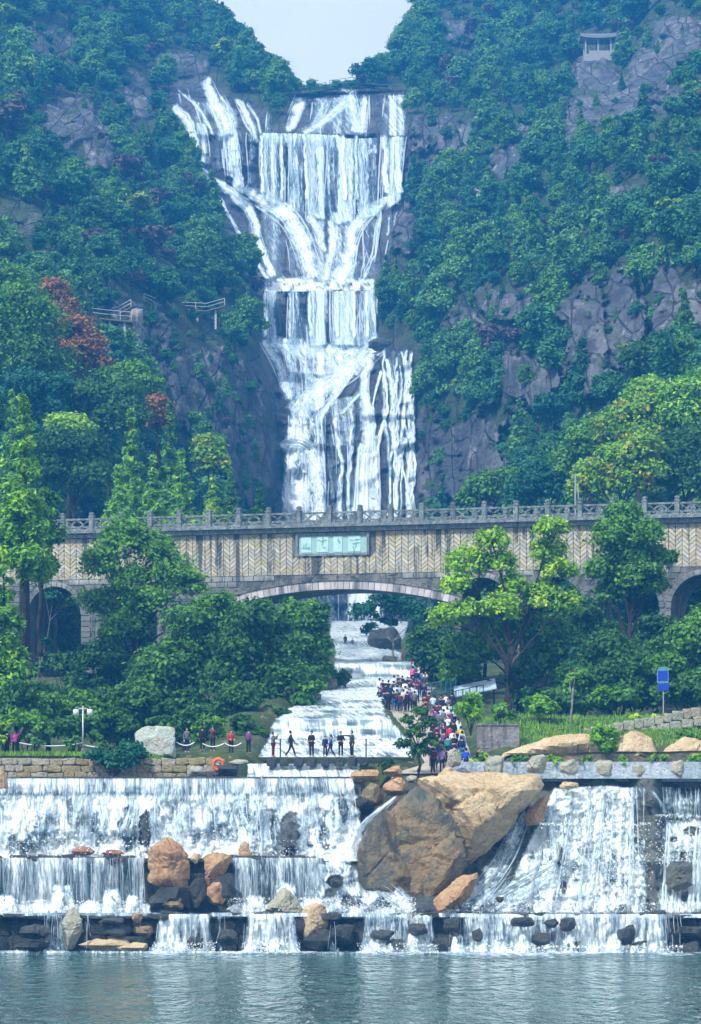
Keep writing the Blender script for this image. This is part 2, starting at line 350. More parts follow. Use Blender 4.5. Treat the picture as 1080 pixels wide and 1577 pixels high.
# ================================================================== falling water builders
class Water:
    """veils (curtains between two lines) and ribbons (streams along a line), all laid on a depth function"""
    def __init__(s, depth, off=0.6, uvs=1.0): s.V = []; s.F = []; s.uv = []; s.d = []; s.fo = []; s.n = 0; s.depth = depth; s.off = off; s.uvs = uvs; s.k = 0; s.rg = np.random.default_rng(77); s.mi = []
    def _push(s, V, uv, dens, foam, mi=0):
        r, c = V.shape[:2]; idx = np.arange(r * c).reshape(r, c) + s.n
        s.F.append(np.stack([idx[:-1, :-1], idx[:-1, 1:], idx[1:, 1:], idx[1:, :-1]], -1).reshape(-1, 4))
        s.mi.append(np.full((r - 1) * (c - 1), mi)); s.V.append(V.reshape(-1, 3)); s.uv.append(uv.reshape(-1, 2)); s.d.append(dens.ravel()); s.fo.append(np.broadcast_to(foam, dens.shape).ravel().astype(float)); s.n += r * c; s.k += 1
    def veil(s, top, bot, dens=0.6, foam=0.1, res=2.5, off=None, sub=None, depth=None, fade=(0.04, 0.02, 0.06), holes=(), lump=0.0, foamfn=None):
        off = s.off if off is None else off; depth = depth or s.depth
        tx, ty = np.array(top, float).T; bx, by = np.array(bot, float).T
        n = max(4, int((max(tx[-1], bx[-1]) - min(tx[0], bx[0])) / res)); m = max(4, int((by.max() - ty.min()) / res))
        u = np.linspace(0, 1, n); v = np.linspace(0, 1, m); U, Vv = np.meshgrid(u, v)
        ax = np.interp(U * (tx[-1] - tx[0]) + tx[0], tx, tx); ay = np.interp(ax, tx, ty)
        cx = U * (bx[-1] - bx[0]) + bx[0]; cyy = np.interp(cx, bx, by)
        px = ax + (cx - ax) * Vv; py = ay + (cyy - ay) * Vv
        Y = depth(px, py); sc = Y / FPX
        if lump: Y = Y - lump * np.maximum(0, fbm(px * sc * 0.9, py * sc * 0.9, s.k, 41, 4)) * 2
        W = PA(px, py, Y - off)
        dn = (dens(px, py, U, Vv) if callable(dens) else np.full(px.shape, dens, float))
        dn = dn * sstep(0, fade[0], U) * sstep(0, fade[0], 1 - U) * sstep(0, fade[1] + 1e-6, Vv + 1e-6 if fade[1] else 1 + Vv) * sstep(0, fade[2] + 1e-6, (1 - Vv) if fade[2] else 1 + Vv)
        dn = dn * np.clip(sstep(0, 1, np.minimum(U, 1 - U) * (tx[-1] - tx[0]) / 9.0 + .5 * fbm(px / 5, py / 12, 0, 66, 3) + .2), 0, 1)
        for (hx, hy, rx, ry, a) in holes:
            q = ((px - hx) / rx) ** 2 + ((py - hy) / ry) ** 2 + fbm(px / 9, py / 9, 0, 77) * 0.7; dn = dn * (1 - a * sstep(1.15, 0.6, q))
        fo = foamfn(px, py, U, Vv) if foamfn else foam
        uv = np.stack([px * sc + s.k * 7.3, -py * sc], -1) * s.uvs
        s._push(W, uv, dn, fo); return s
    def strands(s, top, bot, n, w=(2.0, 5.0), dens=(.6, 1.0), foam=.1, off=None, depth=None, holes=()):
        tx, ty = np.array(top, float).T; bx, by = np.array(bot, float).T; off = s.off if off is None else off
        for k in range(n):
            f = s.rg.random(); xt = tx[0] + f * (tx[-1] - tx[0]); xb = bx[0] + f * (bx[-1] - bx[0]); yt = np.interp(xt, tx, ty); yb = np.interp(xb, bx, by)
            if any(abs(xt - h) < hw for h, hw in holes): continue
            v0 = 0 if s.rg.random() < .5 else s.rg.uniform(0, .6); v1 = 1 if s.rg.random() < .35 else s.rg.uniform(v0 + .25, 1); v = np.linspace(v0, v1, 4); ww = s.rg.uniform(*w)
            s.ribbon(np.stack([xt + (xb - xt) * v + s.rg.normal(0, 1.3, 4), yt + (yb - yt) * v], -1), np.array([.35, .6, .55, .25]) * ww, s.rg.uniform(*dens), foam, off + s.rg.uniform(.1, .5), 6.0, depth, False, True)
        return s
    def ribbon(s, pts, w, dens=0.85, foam=0.15, off=None, res=3.0, depth=None, split=True, solid=False):
        wl = list(w) if hasattr(w, '__len__') else [w, w]
        if split and max(wl) > 9:
            p = np.array(pts, float); ww = np.interp(np.linspace(0, 1, len(p)), np.linspace(0, 1, len(wl)), wl)
            g = np.gradient(p, axis=0); L = np.hypot(g[:, 0], g[:, 1]) + 1e-6; nn = np.stack([-g[:, 1] / L, g[:, 0] / L], -1); o2 = (s.off if off is None else off)
            s.ribbon(pts, [q * 1.05 for q in wl], dens * .86, foam, off, res, depth, False)
            for k in range(int(max(wl) / 6.0)):
                c = s.rg.uniform(-.5, .5); q = p + nn * (ww * c)[:, None]; t0 = s.rg.uniform(0, .5) if k % 2 else 0.0; t1 = s.rg.uniform(max(.6, t0 + .3), 1.0); u = np.linspace(t0, t1, max(3, len(p))); ui = np.linspace(0, 1, len(p))
                qq = np.stack([np.interp(u, ui, q[:, 0]) + s.rg.normal(0, 1.0, len(u)), np.interp(u, ui, q[:, 1])], -1)
                s.ribbon(qq, s.rg.uniform(.8, 2.6) * np.array([.25, 1, .9, .2]), dens * s.rg.uniform(.75, 1.05), foam * .6, o2 + s.rg.uniform(.1, .4), 5.0, depth, False, True)
            return s
        off = s.off if off is None else off; depth = depth or s.depth
        p = np.array(pts, float); seg = np.r_[0, np.cumsum(np.hypot(*np.diff(p, axis=0).T))]
        n = max(6, int(seg[-1] / res)); tt = np.linspace(0, seg[-1], n)
        def cr(a):   # smooth interpolation of the polyline
            k = np.interp(tt, seg, a); kk = np.convolve(np.pad(k, 4, mode='edge'), np.ones(9) / 9, 'valid'); kk[0] = k[0]; kk[-1] = k[-1]; return kk
        cx, cyy = cr(p[:, 0]), cr(p[:, 1]); w = np.interp(tt, np.linspace(0, seg[-1], len(w)) if hasattr(w, '__len__') else [0, seg[-1]], w if hasattr(w, '__len__') else [w, w])
        cx = cx + fbm(tt / 14, s.k * 3.7, 0, 51) * np.minimum(w * 0.35, 5)
        dx, dy = np.gradient(cx), np.gradient(cyy); L = np.hypot(dx, dy) + 1e-6; nx, ny = -dy / L, dx / L
        m = 3 if solid else 7; a = np.linspace(-1, 1, m)
        wj = w * (1 + 0.3 * fbm(tt / 8, s.k * 1.3, 0, 52))
        px = cx[:, None] + nx[:, None] * a[None] * wj[:, None] / 2; py = cyy[:, None] + ny[:, None] * a[None] * wj[:, None] / 2
        Y = depth(px, py); Y = np.minimum(Y, Y.mean(1, keepdims=True) + 0.5)
        W = PA(px, py, Y - off - (1 - a[None] ** 2) * 0.25)
        sc = float(Y.mean()) / FPX
        dn = dens * (1 - np.abs(a)[None] ** 2 * 0.92) * np.ones((n, 1)); dn[0] *= 0.3; dn[-1] *= 0.3
        uv = np.stack([a[None] * wj[:, None] / 2 * sc + s.k * 5.1, np.repeat(tt[:, None] * sc, m, 1)], -1) * s.uvs
        s._push(W, uv, dn, foam, 1 if solid else 0); return s
    def build(s, name, mt, label, parent=None, kind='structure'):
        me = mesh_from(name, np.concatenate(s.V), np.concatenate(s.F), [mt, M_STRAND], True, np.concatenate(s.uv), matidx=np.concatenate(s.mi), attrs={'dens': np.concatenate(s.d), 'foam': np.concatenate(s.fo)})
        o = link(name, me, parent); tag(o, label, 'waterfall', kind=kind); return o

_tx = np.arange(240, 664, 2.0); _ty = np.arange(90, 1004, 2.0); _TD = D(*np.meshgrid(_tx, _ty))
def DT(x, y):
    x, y = np.broadcast_arrays(np.asarray(x, float), np.asarray(y, float))
    u = np.clip((x - _tx[0]) / 2, 0, len(_tx) - 1.001); v = np.clip((y - _ty[0]) / 2, 0, len(_ty) - 1.001); i = u.astype(int); j = v.astype(int); fu = u - i; fv = v - j
    return (_TD[j, i] * (1 - fu) + _TD[j, i + 1] * fu) * (1 - fv) + (_TD[j + 1, i] * (1 - fu) + _TD[j + 1, i + 1] * fu) * fv
def main_falls():
    f = Water(DT, 0.8, 1.0); DS = lambda x, y: _base_depth(x, y)
    gaps = lambda k: (lambda px, py, U, V: .95 * k * (0.75 + 0.45 * vn(px / 9, 0, 0, 61) + 0.25 * vn(px / 3.5, py / 90, 0, 62)))
    # upper cascade, either side of the wooded spur
    f.ribbon([(318, 118), (326, 150), (346, 190), (362, 245), (370, 300)], (14, 30, 30, 24, 20), 1.0, .35)
    f.ribbon([(264, 160), (286, 182), (298, 212), (304, 246)], (14, 20, 18, 12), .95)
    f.ribbon([(270, 136), (292, 150), (312, 178), (330, 210)], (6, 9, 8, 6), .7)
    f.ribbon([(288, 134), (296, 160)], 5, .6); f.ribbon([(276, 140), (280, 165)], 5, .6)
    f.ribbon([(362, 150), (376, 172), (392, 202), (400, 222)], (8, 18, 16, 10), .9); f.ribbon([(378, 156), (396, 180), (402, 208)], (6, 9, 7), .75)
    f.ribbon([(340, 146), (352, 168), (366, 200)], (8, 14, 10), .85); f.ribbon([(414, 172), (412, 204)], (8, 14), .55)
    f.ribbon([(464, 148), (456, 172), (444, 205)], (22, 22, 16), 1.0, .3)
    f.ribbon([(540, 138), (528, 160), (500, 186), (468, 208)], (30, 24, 24, 20), .85, .4); f.ribbon([(506, 150), (496, 176), (478, 200)], (12, 18, 10), .7, .3)
    f.ribbon([(536, 138), (546, 168), (548, 206)], (24, 20, 20), .9); f.ribbon([(562, 148), (560, 178), (556, 208)], (14, 20, 20), .95)
    f.veil([(588, 146), (626, 144)], [(584, 212), (628, 212)], gaps(.72), .15)
    f.veil([(480, 150), (570, 146)], [(470, 208), (566, 210)], gaps(.5), .4)
    f.veil([(280, 150), (400, 175)], [(300, 210), (405, 212)], gaps(.45), .4)
    # great veil
    vt = [(398, 204), (520, 206), (528, 212), (628, 210)]; vb = [(396, 304), (420, 316), (450, 330), (490, 340), (520, 350), (560, 342), (590, 330), (622, 308)]
    f.veil(vt, vb, gaps(.82), .0, off=.8, depth=DS, holes=[(515, 270, 7, 60, .9), (575, 275, 8, 60, .8)])
    f.strands(vt, vb, 30, off=.9, depth=DS, holes=[(515, 5), (575, 5)]); f.strands([(588, 146), (626, 144)], [(584, 212), (628, 212)], 6); f.strands([(286, 184), (340, 196), (398, 208)], [(302, 246), (350, 272), (396, 292)], 13, dens=(.5, .9), off=1.5)
    f.strands([(404, 446), (586, 446)], [(404, 518), (440, 528), (586, 524)], 22, off=.9, depth=DS, holes=[(432, 7)]); f.strands([(396, 312), (470, 326), (560, 340)], [(414, 432), (480, 434), (560, 434)], 6, dens=(.6, 1)); f.strands([(280, 150), (400, 175)], [(300, 210), (405, 212)], 9, dens=(.4, .8)); f.strands([(480, 150), (570, 146)], [(470, 208), (566, 210)], 8, dens=(.5, .9)); f.strands([(560, 338), (606, 318)], [(545, 434), (590, 428)], 6, dens=(.4, .8)); f.strands([(408, 530), (560, 540)], [(440, 640), (520, 620)], 9, dens=(.5, .9)); f.strands([(470, 620), (560, 606)], [(486, 690), (556, 690)], 9, dens=(.4, .8)); f.strands([(500, 640), (548, 650)], [(500, 960), (548, 960)], 5, dens=(.4, .8)); f.strands([(446, 640), (500, 640)], [(436, 985), (516, 985)], 14, (3, 8), (.8, 1.05), .3, off=1.7); f.strands([(548, 690), (586, 676)], [(538, 960), (592, 960)], 7, (3, 7), (.7, 1.0), .2, off=1.6)
    f.veil([(400, 205), (520, 207), (528, 212), (626, 210)], vb, gaps(.42), .05, off=1.3, depth=DS); f.veil([(404, 447), (586, 446)], [(404, 530), (500, 542), (586, 538)], gaps(.42), .1, off=1.3, depth=DS); f.veil([(420, 535), (500, 535), (575, 540)], [(440, 640), (480, 640), (520, 615)], gaps(.75), .55, off=1.3)
    f.veil([(398, 203), (455, 204), (520, 207)], [(398, 240), (520, 246)], .62, .1, off=1.1, depth=DS, fade=(.04, .02, .9))
    f.veil([(286, 184), (340, 196), (398, 208)], [(302, 246), (350, 272), (396, 292)], gaps(.62), .05, off=1.4)
    for px, w, d in ((402, 8, .95), (433, 7, .9), (470, 8, .9), (528, 9, 1), (548, 7, .8), (592, 14, .95), (613, 12, .9)):
        f.ribbon([(px, 206), (px + 1, 250), (px + 3, 300 + (10 if 430 < px < 560 else 0))], (w, w * .8, w * 1.3), d, off=1.2, depth=DS)
    # middle cascade
    f.ribbon([(304, 256), (330, 278), (358, 296), (388, 328), (402, 380), (420, 428)], (10, 14, 22, 20, 16, 18), 1.0, .35)
    f.ribbon([(372, 288), (402, 308), (440, 326), (462, 360), (474, 400), (484, 430)], (14, 30, 36, 36, 34, 36), 1.0, .5)
    f.ribbon([(310, 262), (334, 300), (356, 340), (384, 384), (414, 432)], (6, 8, 9, 8, 10), .85); f.ribbon([(340, 300), (352, 330), (372, 362)], 5, .6)
    f.ribbon([(606, 302), (578, 320), (550, 342), (540, 372), (536, 404), (520, 434)], (14, 22, 24, 22, 30, 40), 1.05, .45)
    f.ribbon([(588, 322), (582, 352), (578, 392), (560, 430)], (6, 8, 8, 12), .75); f.ribbon([(600, 330), (596, 366)], 6, .6); f.ribbon([(612, 322), (606, 352)], 5, .5)
    f.ribbon([(508, 336), (514, 368), (506, 404), (498, 434)], (14, 18, 18, 22), .95, .4)
    f.ribbon([(470, 330), (490, 350), (500, 390)], (16, 18, 14), .9, .4)
    f.veil([(396, 312), (470, 326), (560, 340)], [(414, 432), (480, 434), (560, 434)], gaps(.56), .5)
    f.veil([(560, 338), (606, 318)], [(545, 434), (590, 428)], gaps(.42), .3)
    f.veil([(404, 420), (500, 416), (582, 420)], [(400, 450), (500, 450), (584, 450)], lambda px, py, U, V: .78 + .6 * fbm(px / 9, py / 6, 0, 68, 3), .7, res=2, fade=(.06, .5, .02))
    # second veil and the pile of foam below it
    f.veil([(404, 446), (500, 447), (586, 446)], [(404, 526), (440, 540), (500, 534), (586, 536)], gaps(.78), .15, off=.8, depth=DS, holes=[(432, 486, 9, 42, .95), (472, 470, 5, 30, .6)])
    for px, w, d in ((409, 7, .95), (447, 7, .8), (478, 9, .8), (520, 8, .8), (545, 6, .9), (566, 7, .9)):
        f.ribbon([(px, 447), (px, 485), (px + 1, 522)], (w, w * .9, w * 1.4), d, off=1.2, depth=DS)
    f.veil([(404, 506), (500, 514), (590, 514)], [(420, 552), (500, 566), (588, 550)], lambda px, py, U, V: .72 + .7 * fbm(px / 14, py / 9, 0, 69, 4), .75, fade=(.06, .5, .4))
    f.ribbon([(588, 522), (560, 552), (520, 580), (482, 606), (452, 640)], (34, 40, 40, 40, 50), 1.05, .6)
    f.ribbon([(404, 522), (420, 548), (436, 580), (450, 616)], (16, 20, 18, 22), .95, .4); f.ribbon([(440, 528), (446, 560), (450, 600)], (12, 12, 16), .9, .4)
    f.ribbon([(412, 530), (450, 534), (470, 560), (480, 590)], (12, 16, 14, 20), .9, .4); f.ribbon([(500, 530), (512, 552), (500, 580)], (30, 30, 26), .9, .6)
    f.veil([(408, 530), (560, 540)], [(440, 640), (520, 620)], gaps(.45), .4)
    # lowest fall
    f.veil([(440, 618), (470, 608), (500, 622)], [(404, 985), (470, 990), (532, 985)], lambda px, py, U, V: (.95 - .35 * U + .5 * fbm(px / 16, py / 40, 0, 67, 4)), .55, lump=1.0, off=1.4, fade=(.22, .1, .06))
    f.ribbon([(430, 690), (450, 680), (480, 686), (492, 740), (496, 800)], (20, 26, 30, 20, 20), .9, .6, off=2.4)
    f.ribbon([(572, 548), (560, 590), (566, 640), (570, 680), (560, 730), (562, 800)], (20, 18, 26, 32, 38, 44), 1.05, .45, off=1.2)
    f.veil([(546, 670), (586, 662)], [(526, 960), (602, 960)], lambda px, py, U, V: .8 + .5 * fbm(px / 12, py / 36, 0, 70, 4), .35, off=1.2, fade=(.22, .1, .05))
    f.ribbon([(516, 640), (520, 684), (530, 720), (522, 760), (524, 810)], (10, 9, 7, 10, 12), .95); f.ribbon([(546, 650), (540, 690), (537, 740), (536, 800)], (8, 9, 8, 10), .9)
    f.veil([(470, 620), (560, 606)], [(486, 690), (556, 690)], gaps(.5), .4); f.veil([(500, 640), (548, 650)], [(500, 960), (548, 960)], gaps(.32), .1)
    f.ribbon([(520, 606), (500, 626), (486, 660)], (10, 16, 12), .85); f.ribbon([(560, 600), (540, 622), (520, 640)], (10, 10, 8), .8)
    # thin threads over the rock face on the right
    rr = np.random.default_rng(5)
    f.veil([(572, 536), (640, 536)], [(596, 800), (642, 800)], gaps(.36), .25)
    for i in range(17):
        x0 = rr.uniform(574, 636); y0 = rr.uniform(536, 660) if i > 6 else rr.uniform(534, 548); pts = [(x0, y0)]; x = x0
        while pts[-1][1] < (790 if i < 9 else y0 + 90):
            x = np.clip(x + rr.normal(1.0, 5.5), 574, 639); pts.append((x, pts[-1][1] + rr.uniform(16, 34)))
        f.ribbon(pts, rr.uniform(4, 9, len(pts)), rr.uniform(.65, 1.0), .2, off=1.0)
    f.ribbon([(634, 540), (631, 600), (636, 676), (628, 730), (630, 800)], (7, 9, 11, 9, 10), .95, off=1.1); f.ribbon([(596, 550), (606, 610), (604, 660), (612, 720), (609, 800)], (9, 10, 8, 9, 10), .95, off=1.1)
    f.ribbon([(630, 672), (618, 690), (612, 740), (608, 800)], (12, 8, 7, 8), .95, off=1.2)
    f.build('tall_waterfall', M_WATERFAR, 'tall white waterfall dropping down the gorge in several tiers')
main_falls()
# ================================================================== lake
def make_lake():
    b = NB('lake_water'); p = b.pos()
    w1 = b.noise(b.mapv(p, (1.0, 0.40, 1)), 1.5, 3, 0.55, 0.5); w2 = b.noise(b.mapv(p, (1.0, 0.45, 1)), 0.5, 2, 0.5, 0.4)
    h = b.math('ADD', b.math('MULTIPLY', w1, 0.8), b.math('MULTIPLY', w2, 0.8))
    d = b.n('BsdfPrincipled'); b.set(d.inputs['Base Color'], b.mix(b.ramp(b.noise(b.mapv(p, (0.5, 0.18, 1)), 0.35, 4), 0.35, 0.7), (0.008, 0.056, 0.046), (0.022, 0.098, 0.078)))
    d.inputs['Roughness'].default_value = 0.07; d.inputs['IOR'].default_value = 1.33; b.set(d.inputs['Normal'], b.bump(h, 1.0, 1.3))
    mt = b.done(d.outputs[0])
    xs = np.linspace(-260, 260, 3); ys = np.linspace(-50, 178, 3)
    X, Yy = np.meshgrid(xs, ys); V = np.stack([X, Yy, 0 * X], -1).reshape(-1, 3); idx = np.arange(9).reshape(3, 3)
    F = np.stack([idx[:-1, :-1], idx[:-1, 1:], idx[1:, 1:], idx[1:, :-1]], -1).reshape(-1, 4)
    tag(link('lake', mesh_from('lake', V, F, [mt])), 'rippled teal lake below the weirs', 'lake', kind='structure')
    xs = np.array([-260, -34, 34, 260.]); ys = np.array([-60., 182]); V = []; F = []
    bed = plain('lake_bed_mud', (0.05, 0.05, 0.04))
    m = MB().add([(-300, -60, -1.6), (300, -60, -1.6), (300, 200, -1.6), (-300, 200, -1.6)], [(0, 1, 2, 3)])
    tag(m.build('lake_bed', bed), 'mud under the lake', 'lake bed', kind='structure')
make_lake()

# ================================================================== valley floor
S_Y = np.array([186, 189.3, 189.8, 193, 205, 206.5, 226, 249, 250, 285, 330, 378, 382, 436, 470], float)
S_P = np.array([1206, 1202, 1168, 1166, 1138, 1108, 1076, 1044, 1022, 1012, 1003, 996, 990, 960, 940], float)
S_Z = EYE + (HORZ - S_P) / FPX * S_Y
def stream_z(Y): return np.interp(Y, S_Y, S_Z)
LBX = ([186, 193, 206, 226, 249, 285, 380, 436], [-6.6, -6.1, -5.6, -3.7, -1.1, -2.0, -2.6, -11])
RBX = ([186, 193, 206, 222, 234, 244, 250, 285, 380, 436], [1.0, 4.2, 3.75, 2.6, 2.0, 2.3, 6.2, 6.4, 6.0, 10])
PATH = ([186, 188, 200, 222, 238, 255, 300], [10.6, 10.9, 12.6, 15.3, 17.2, 19.6, 23.0])
def ground_z(x, Y):
    x = np.asarray(x, float); Y = np.asarray(Y, float); s = stream_z(Y)
    l = np.interp(Y, *LBX); r = np.interp(Y, *RBX); d = np.maximum(l - x, x - r)
    z = s - 0.5 + sstep(-0.3, 0.9, d) * (0.85 + fbm(x / 2.5, Y / 2.5, 0, 81) * 0.35) + sstep(4, 30, d) * fbm(x / 9, Y / 9, 0, 82) * 0.7
    flat_l = 12.1 + sstep(226, 262, Y) * 7.5 + np.maximum(Y - 262, 0) * .07
    wl = sstep(2.5, 8.0, l - x); z = z * (1 - wl) + flat_l * wl
    pw = sstep(-.2, .8, x - r) * (1 - sstep(252, 258, Y)); z = z * (1 - pw) + np.interp(Y, *PATH) * pw
    flat_r = np.interp(Y, [186, 196, 207, 236, 262, 300], [12.3, 12.5, 14.9, 15.2, 19.5, 22.5]) + fbm(x / 6, Y / 6, 0, 83) * .3
    wr = sstep(8.4, 10.8, x); z = z * (1 - wr) + flat_r * wr
    return z
def make_ground():
    xs = np.r_[np.linspace(-75, -14, 60), np.linspace(-13.5, 13.5, 110), np.linspace(14, 80, 60)]; ys = np.r_[np.linspace(188.2, 190.2, 8), np.linspace(190.7, 260, 130), np.linspace(262, 470, 90)]
    X, Yy = np.meshgrid(xs, ys); Z = ground_z(X, Yy); V = np.stack([X, Yy, Z], -1); r, c = X.shape; idx = np.arange(r * c).reshape(r, c)
    F = np.stack([idx[:-1, :-1], idx[:-1, 1:], idx[1:, 1:], idx[1:, :-1]], -1).reshape(-1, 4)
    b = NB('valley_soil'); p = b.pos()
    col = b.mix(b.ramp(b.noise(p, 0.5, 5), 0.4, 0.6), (0.030, 0.050, 0.016), (0.055, 0.085, 0.022)); col = b.mix(b.ramp(b.noise(p, 1.3, 5, .6), 0.56, 0.68), col, (0.16, 0.13, 0.08))
    mt = b.done(b.surf(col, 0.95, b.bump(b.noise(p, 4, 5), 0.8, 0.15)))
    tag(link('ground', mesh_from('ground', V.reshape(-1, 3), F, [mt], True)), 'grassy valley floor either side of the stream', 'ground', kind='structure')
make_ground()
def make_bank():      # rock face under the front edge of the valley floor
    xs = np.linspace(-75, 80, 120); V = []; F = []
    for i, x in enumerate(xs):
        z = float(ground_z(x, 188.25)); V += [(x, 188.3, z + .02), (x, 187.9 + .2 * math.sin(x), z * .5), (x, 187.6, -1.5)]
        if i: a = (i - 1) * 3; F += [(a, a + 3, a + 4, a + 1), (a + 1, a + 4, a + 5, a + 2)]
    tag(link('bank', mesh_from('bank', V, F, [M_OLIVE], True)), 'rock bank under the front edge of the valley floor', 'bank', kind='structure')
make_bank()
def stream_depth(px, py): return np.interp(py, S_P[::-1], S_Y[::-1]) + 0 * np.asarray(px)
def make_stream():
    f = Water(stream_depth, 0.12, 1.1)
    bl = lambda y: np.interp(y, [950, 985, 1000, 1022, 1044, 1076, 1108, 1138, 1170], [505, 505, 512, 508, 515, 466, 416, 410, 392])
    br = lambda y: np.interp(y, [950, 985, 1000, 1022, 1044, 1076, 1108, 1138, 1170], [640, 625, 610, 660, 655, 586, 605, 632, 640])
    def reach(y0, y1, dens, foam, off=.12, res=2.0, **k):
        ys = (y0, y1); f.veil([(bl(y0), y0), (br(y0), y0)], [(bl(y1), y1), (br(y1), y1)], dens, foam, res, off, **k)
    rip = lambda a, b_: (lambda px, py, U, V: a + b_ * vn(px / 30, py / 5, 0, 91))
    reach(1136, 1166, rip(.72, .3), .85, fade=(.02, 0, 0)); reach(1106, 1139, rip(.66, .3), .05, .5, fade=(.02, 0, .05))
    reach(1075, 1109, rip(.72, .3), .8, fade=(.02, 0, 0)); reach(1043, 1078, rip(.85, .2), .9, fade=(.02, 0, 0)); reach(1021, 1046, rip(.75, .3), .2, .5, fade=(.02, 0, .05))
    reach(1000, 1024, rip(.7, .3), .7, fade=(.02, 0, 0)); reach(975, 1002, rip(.7, .3), .35, .3, fade=(.02, 0, 0)); reach(935, 978, rip(.85, .2), .6, .3, fade=(.04, .1, 0))
    for y in (1150, 1120, 1092, 1060): f.veil([(bl(y), y - 3), (br(y), y - 3)], [(bl(y), y + 4), (br(y), y + 4)], rip(.8, .3), .8, 2, .3)
    f.build('stream', M_WATER, 'white water tumbling down terraces under the bridge')
    # small fall under the stepping stones
    g = Water(lambda px, py: np.interp(py, [1174, 1182, 1201], [190.0, 189.5, 187.3]) + fbm(np.asarray(px) / 14, np.asarray(py) / 9, 0, 14) * .25, .1, 1.6)
    g.veil([(378, 1175), (560, 1175)], [(378, 1202), (556, 1202)], lambda px, py, U, V: .82 + .25 * vn(px / 7, py / 12, 0, 8), .5, 1.6, fade=(.02, .02, 0), lump=.15)
    g.build('spill_water', M_WATER, 'white water spilling under the stepping stones')
make_stream()

# ================================================================== boulders
def _ico(n):
    import bmesh
    bm = bmesh.new(); bmesh.ops.create_icosphere(bm, subdivisions=n, radius=1.0)
    V = np.array([v.co[:] for v in bm.verts]); F = np.array([[v.index for v in f.verts] for f in bm.faces]); bm.free(); return V, F
ICO = {n: _ico(n) for n in (2, 3, 4, 5)}
def _hull(p):
    p = sorted(set(map(tuple, p)))
    def half(q):
        h = []
        for c in q:
            while len(h) > 1 and (h[-1][0] - h[-2][0]) * (c[1] - h[-2][1]) - (h[-1][1] - h[-2][1]) * (c[0] - h[-2][0]) <= 0: h.pop()
            h.append(c)
        return h[:-1]
    return half(p) + half(p[::-1])
def rock_mesh(name, size, mt, seed=0, sub=3, planes=10, rough=0.06, sil=None, crisp=80):
    """boulder = rounded polyhedron: facet planes around the centre; sil = outline (x, z) in metres seen from the front"""
    V, F = ICO[sub]; rg = np.random.default_rng(seed); N = []; Dd = []
    sx, sy, sz = [q / 2 for q in size]
    if sil is None:
        pts = []
        for i in range(7):
            a = 2 * math.pi * (i + rg.uniform(-.38, .38)) / 7; e = .78 + .22 * abs(math.sin(2 * a)); q = rg.uniform(.86, 1.02) / max(abs(math.cos(a)), abs(math.sin(a))) ** .55 * e
            pts.append((math.cos(a) * q * sx, math.sin(a) * q * sz))
        sil = pts
    H = _hull(sil)
    for (x0, z0), (x1, z1) in zip(H, H[1:] + H[:1]):
        n = np.array([z1 - z0, -(x1 - x0)]); L = np.linalg.norm(n)
        if L < 1e-6: continue
        n /= L; d = n @ np.array([x0, z0])
        for s in (-1, 1):
            t = R(rg.uniform(8, 48)); N.append((n[0] * math.cos(t), s * math.sin(t), n[1] * math.cos(t))); Dd.append(max(d * math.cos(t), .05 * sx))
    for i in range(max(3, planes // 2)):
        n = np.array([rg.normal() * .62, -1.0 if i % 3 else 1.0, rg.normal() * .5 + .12]); n /= np.linalg.norm(n)
        ext = max(abs(n[0]) * sx, abs(n[2]) * sz) * .75 + abs(n[1]) * sy; N.append(tuple(n)); Dd.append(ext * rg.uniform(.68, .92))
    for s in (-1, 1): N.append((0, s, .1)); Dd.append(sy)
    Q = np.maximum(V @ np.array(N).T, 0) / np.array(Dd)[None]
    r = (Q ** crisp).sum(1) ** (-1 / crisp); W = V * r[:, None]
    L = max(size); n1 = fbm(W[:, 0] / L * 3.2 + seed, W[:, 1] / L * 3.2, W[:, 2] / L * 3.2, seed, 5); n2 = np.abs(fbm(W[:, 0] / L * 2 + 7 * seed, W[:, 1] / L * 2, W[:, 2] / L * 4, seed + 5, 4))
    n3 = fbm(W[:, 0] / L * 11 + seed, W[:, 1] / L * 11, W[:, 2] / L * 11, seed + 9, 4, .62); W = W + V * (n3 * L * .016)[:, None]
    W = W + V * ((n1 * rough * .8 - np.maximum(0, .12 - n2) * rough * 6) * L * .8)[:, None]
    me = mesh_from(name, W, F, [mt] if mt else [], sub < 4); me.set_sharp_from_angle(angle=R(20)) if sub < 4 else None; return me
def boulder(px, py, w, h, Y, mt, label, seed=0, depth=0.8, rot=0.0, sub=3, group=None, name='boulder', sil=None, cat='boulder', planes=10, rough=.06, crisp=80):
    k = Y / FPX
    if sil is not None:
        sil = [((x - px) * k, (py - y) * k) for x, y in sil]
        me = rock_mesh(name, (w * k, w * k * depth, h * k), mt, seed, sub, planes, rough, sil, crisp)
    else: me = rock_mesh(name, (w * k, w * k * depth, h * k), mt, seed, sub, planes, rough)
    o = link(name, me, None, P(px, py, Y))
    if rot: o.rotation_euler = (0, R(rot), 0)
    tag(o, label, cat, group); return o

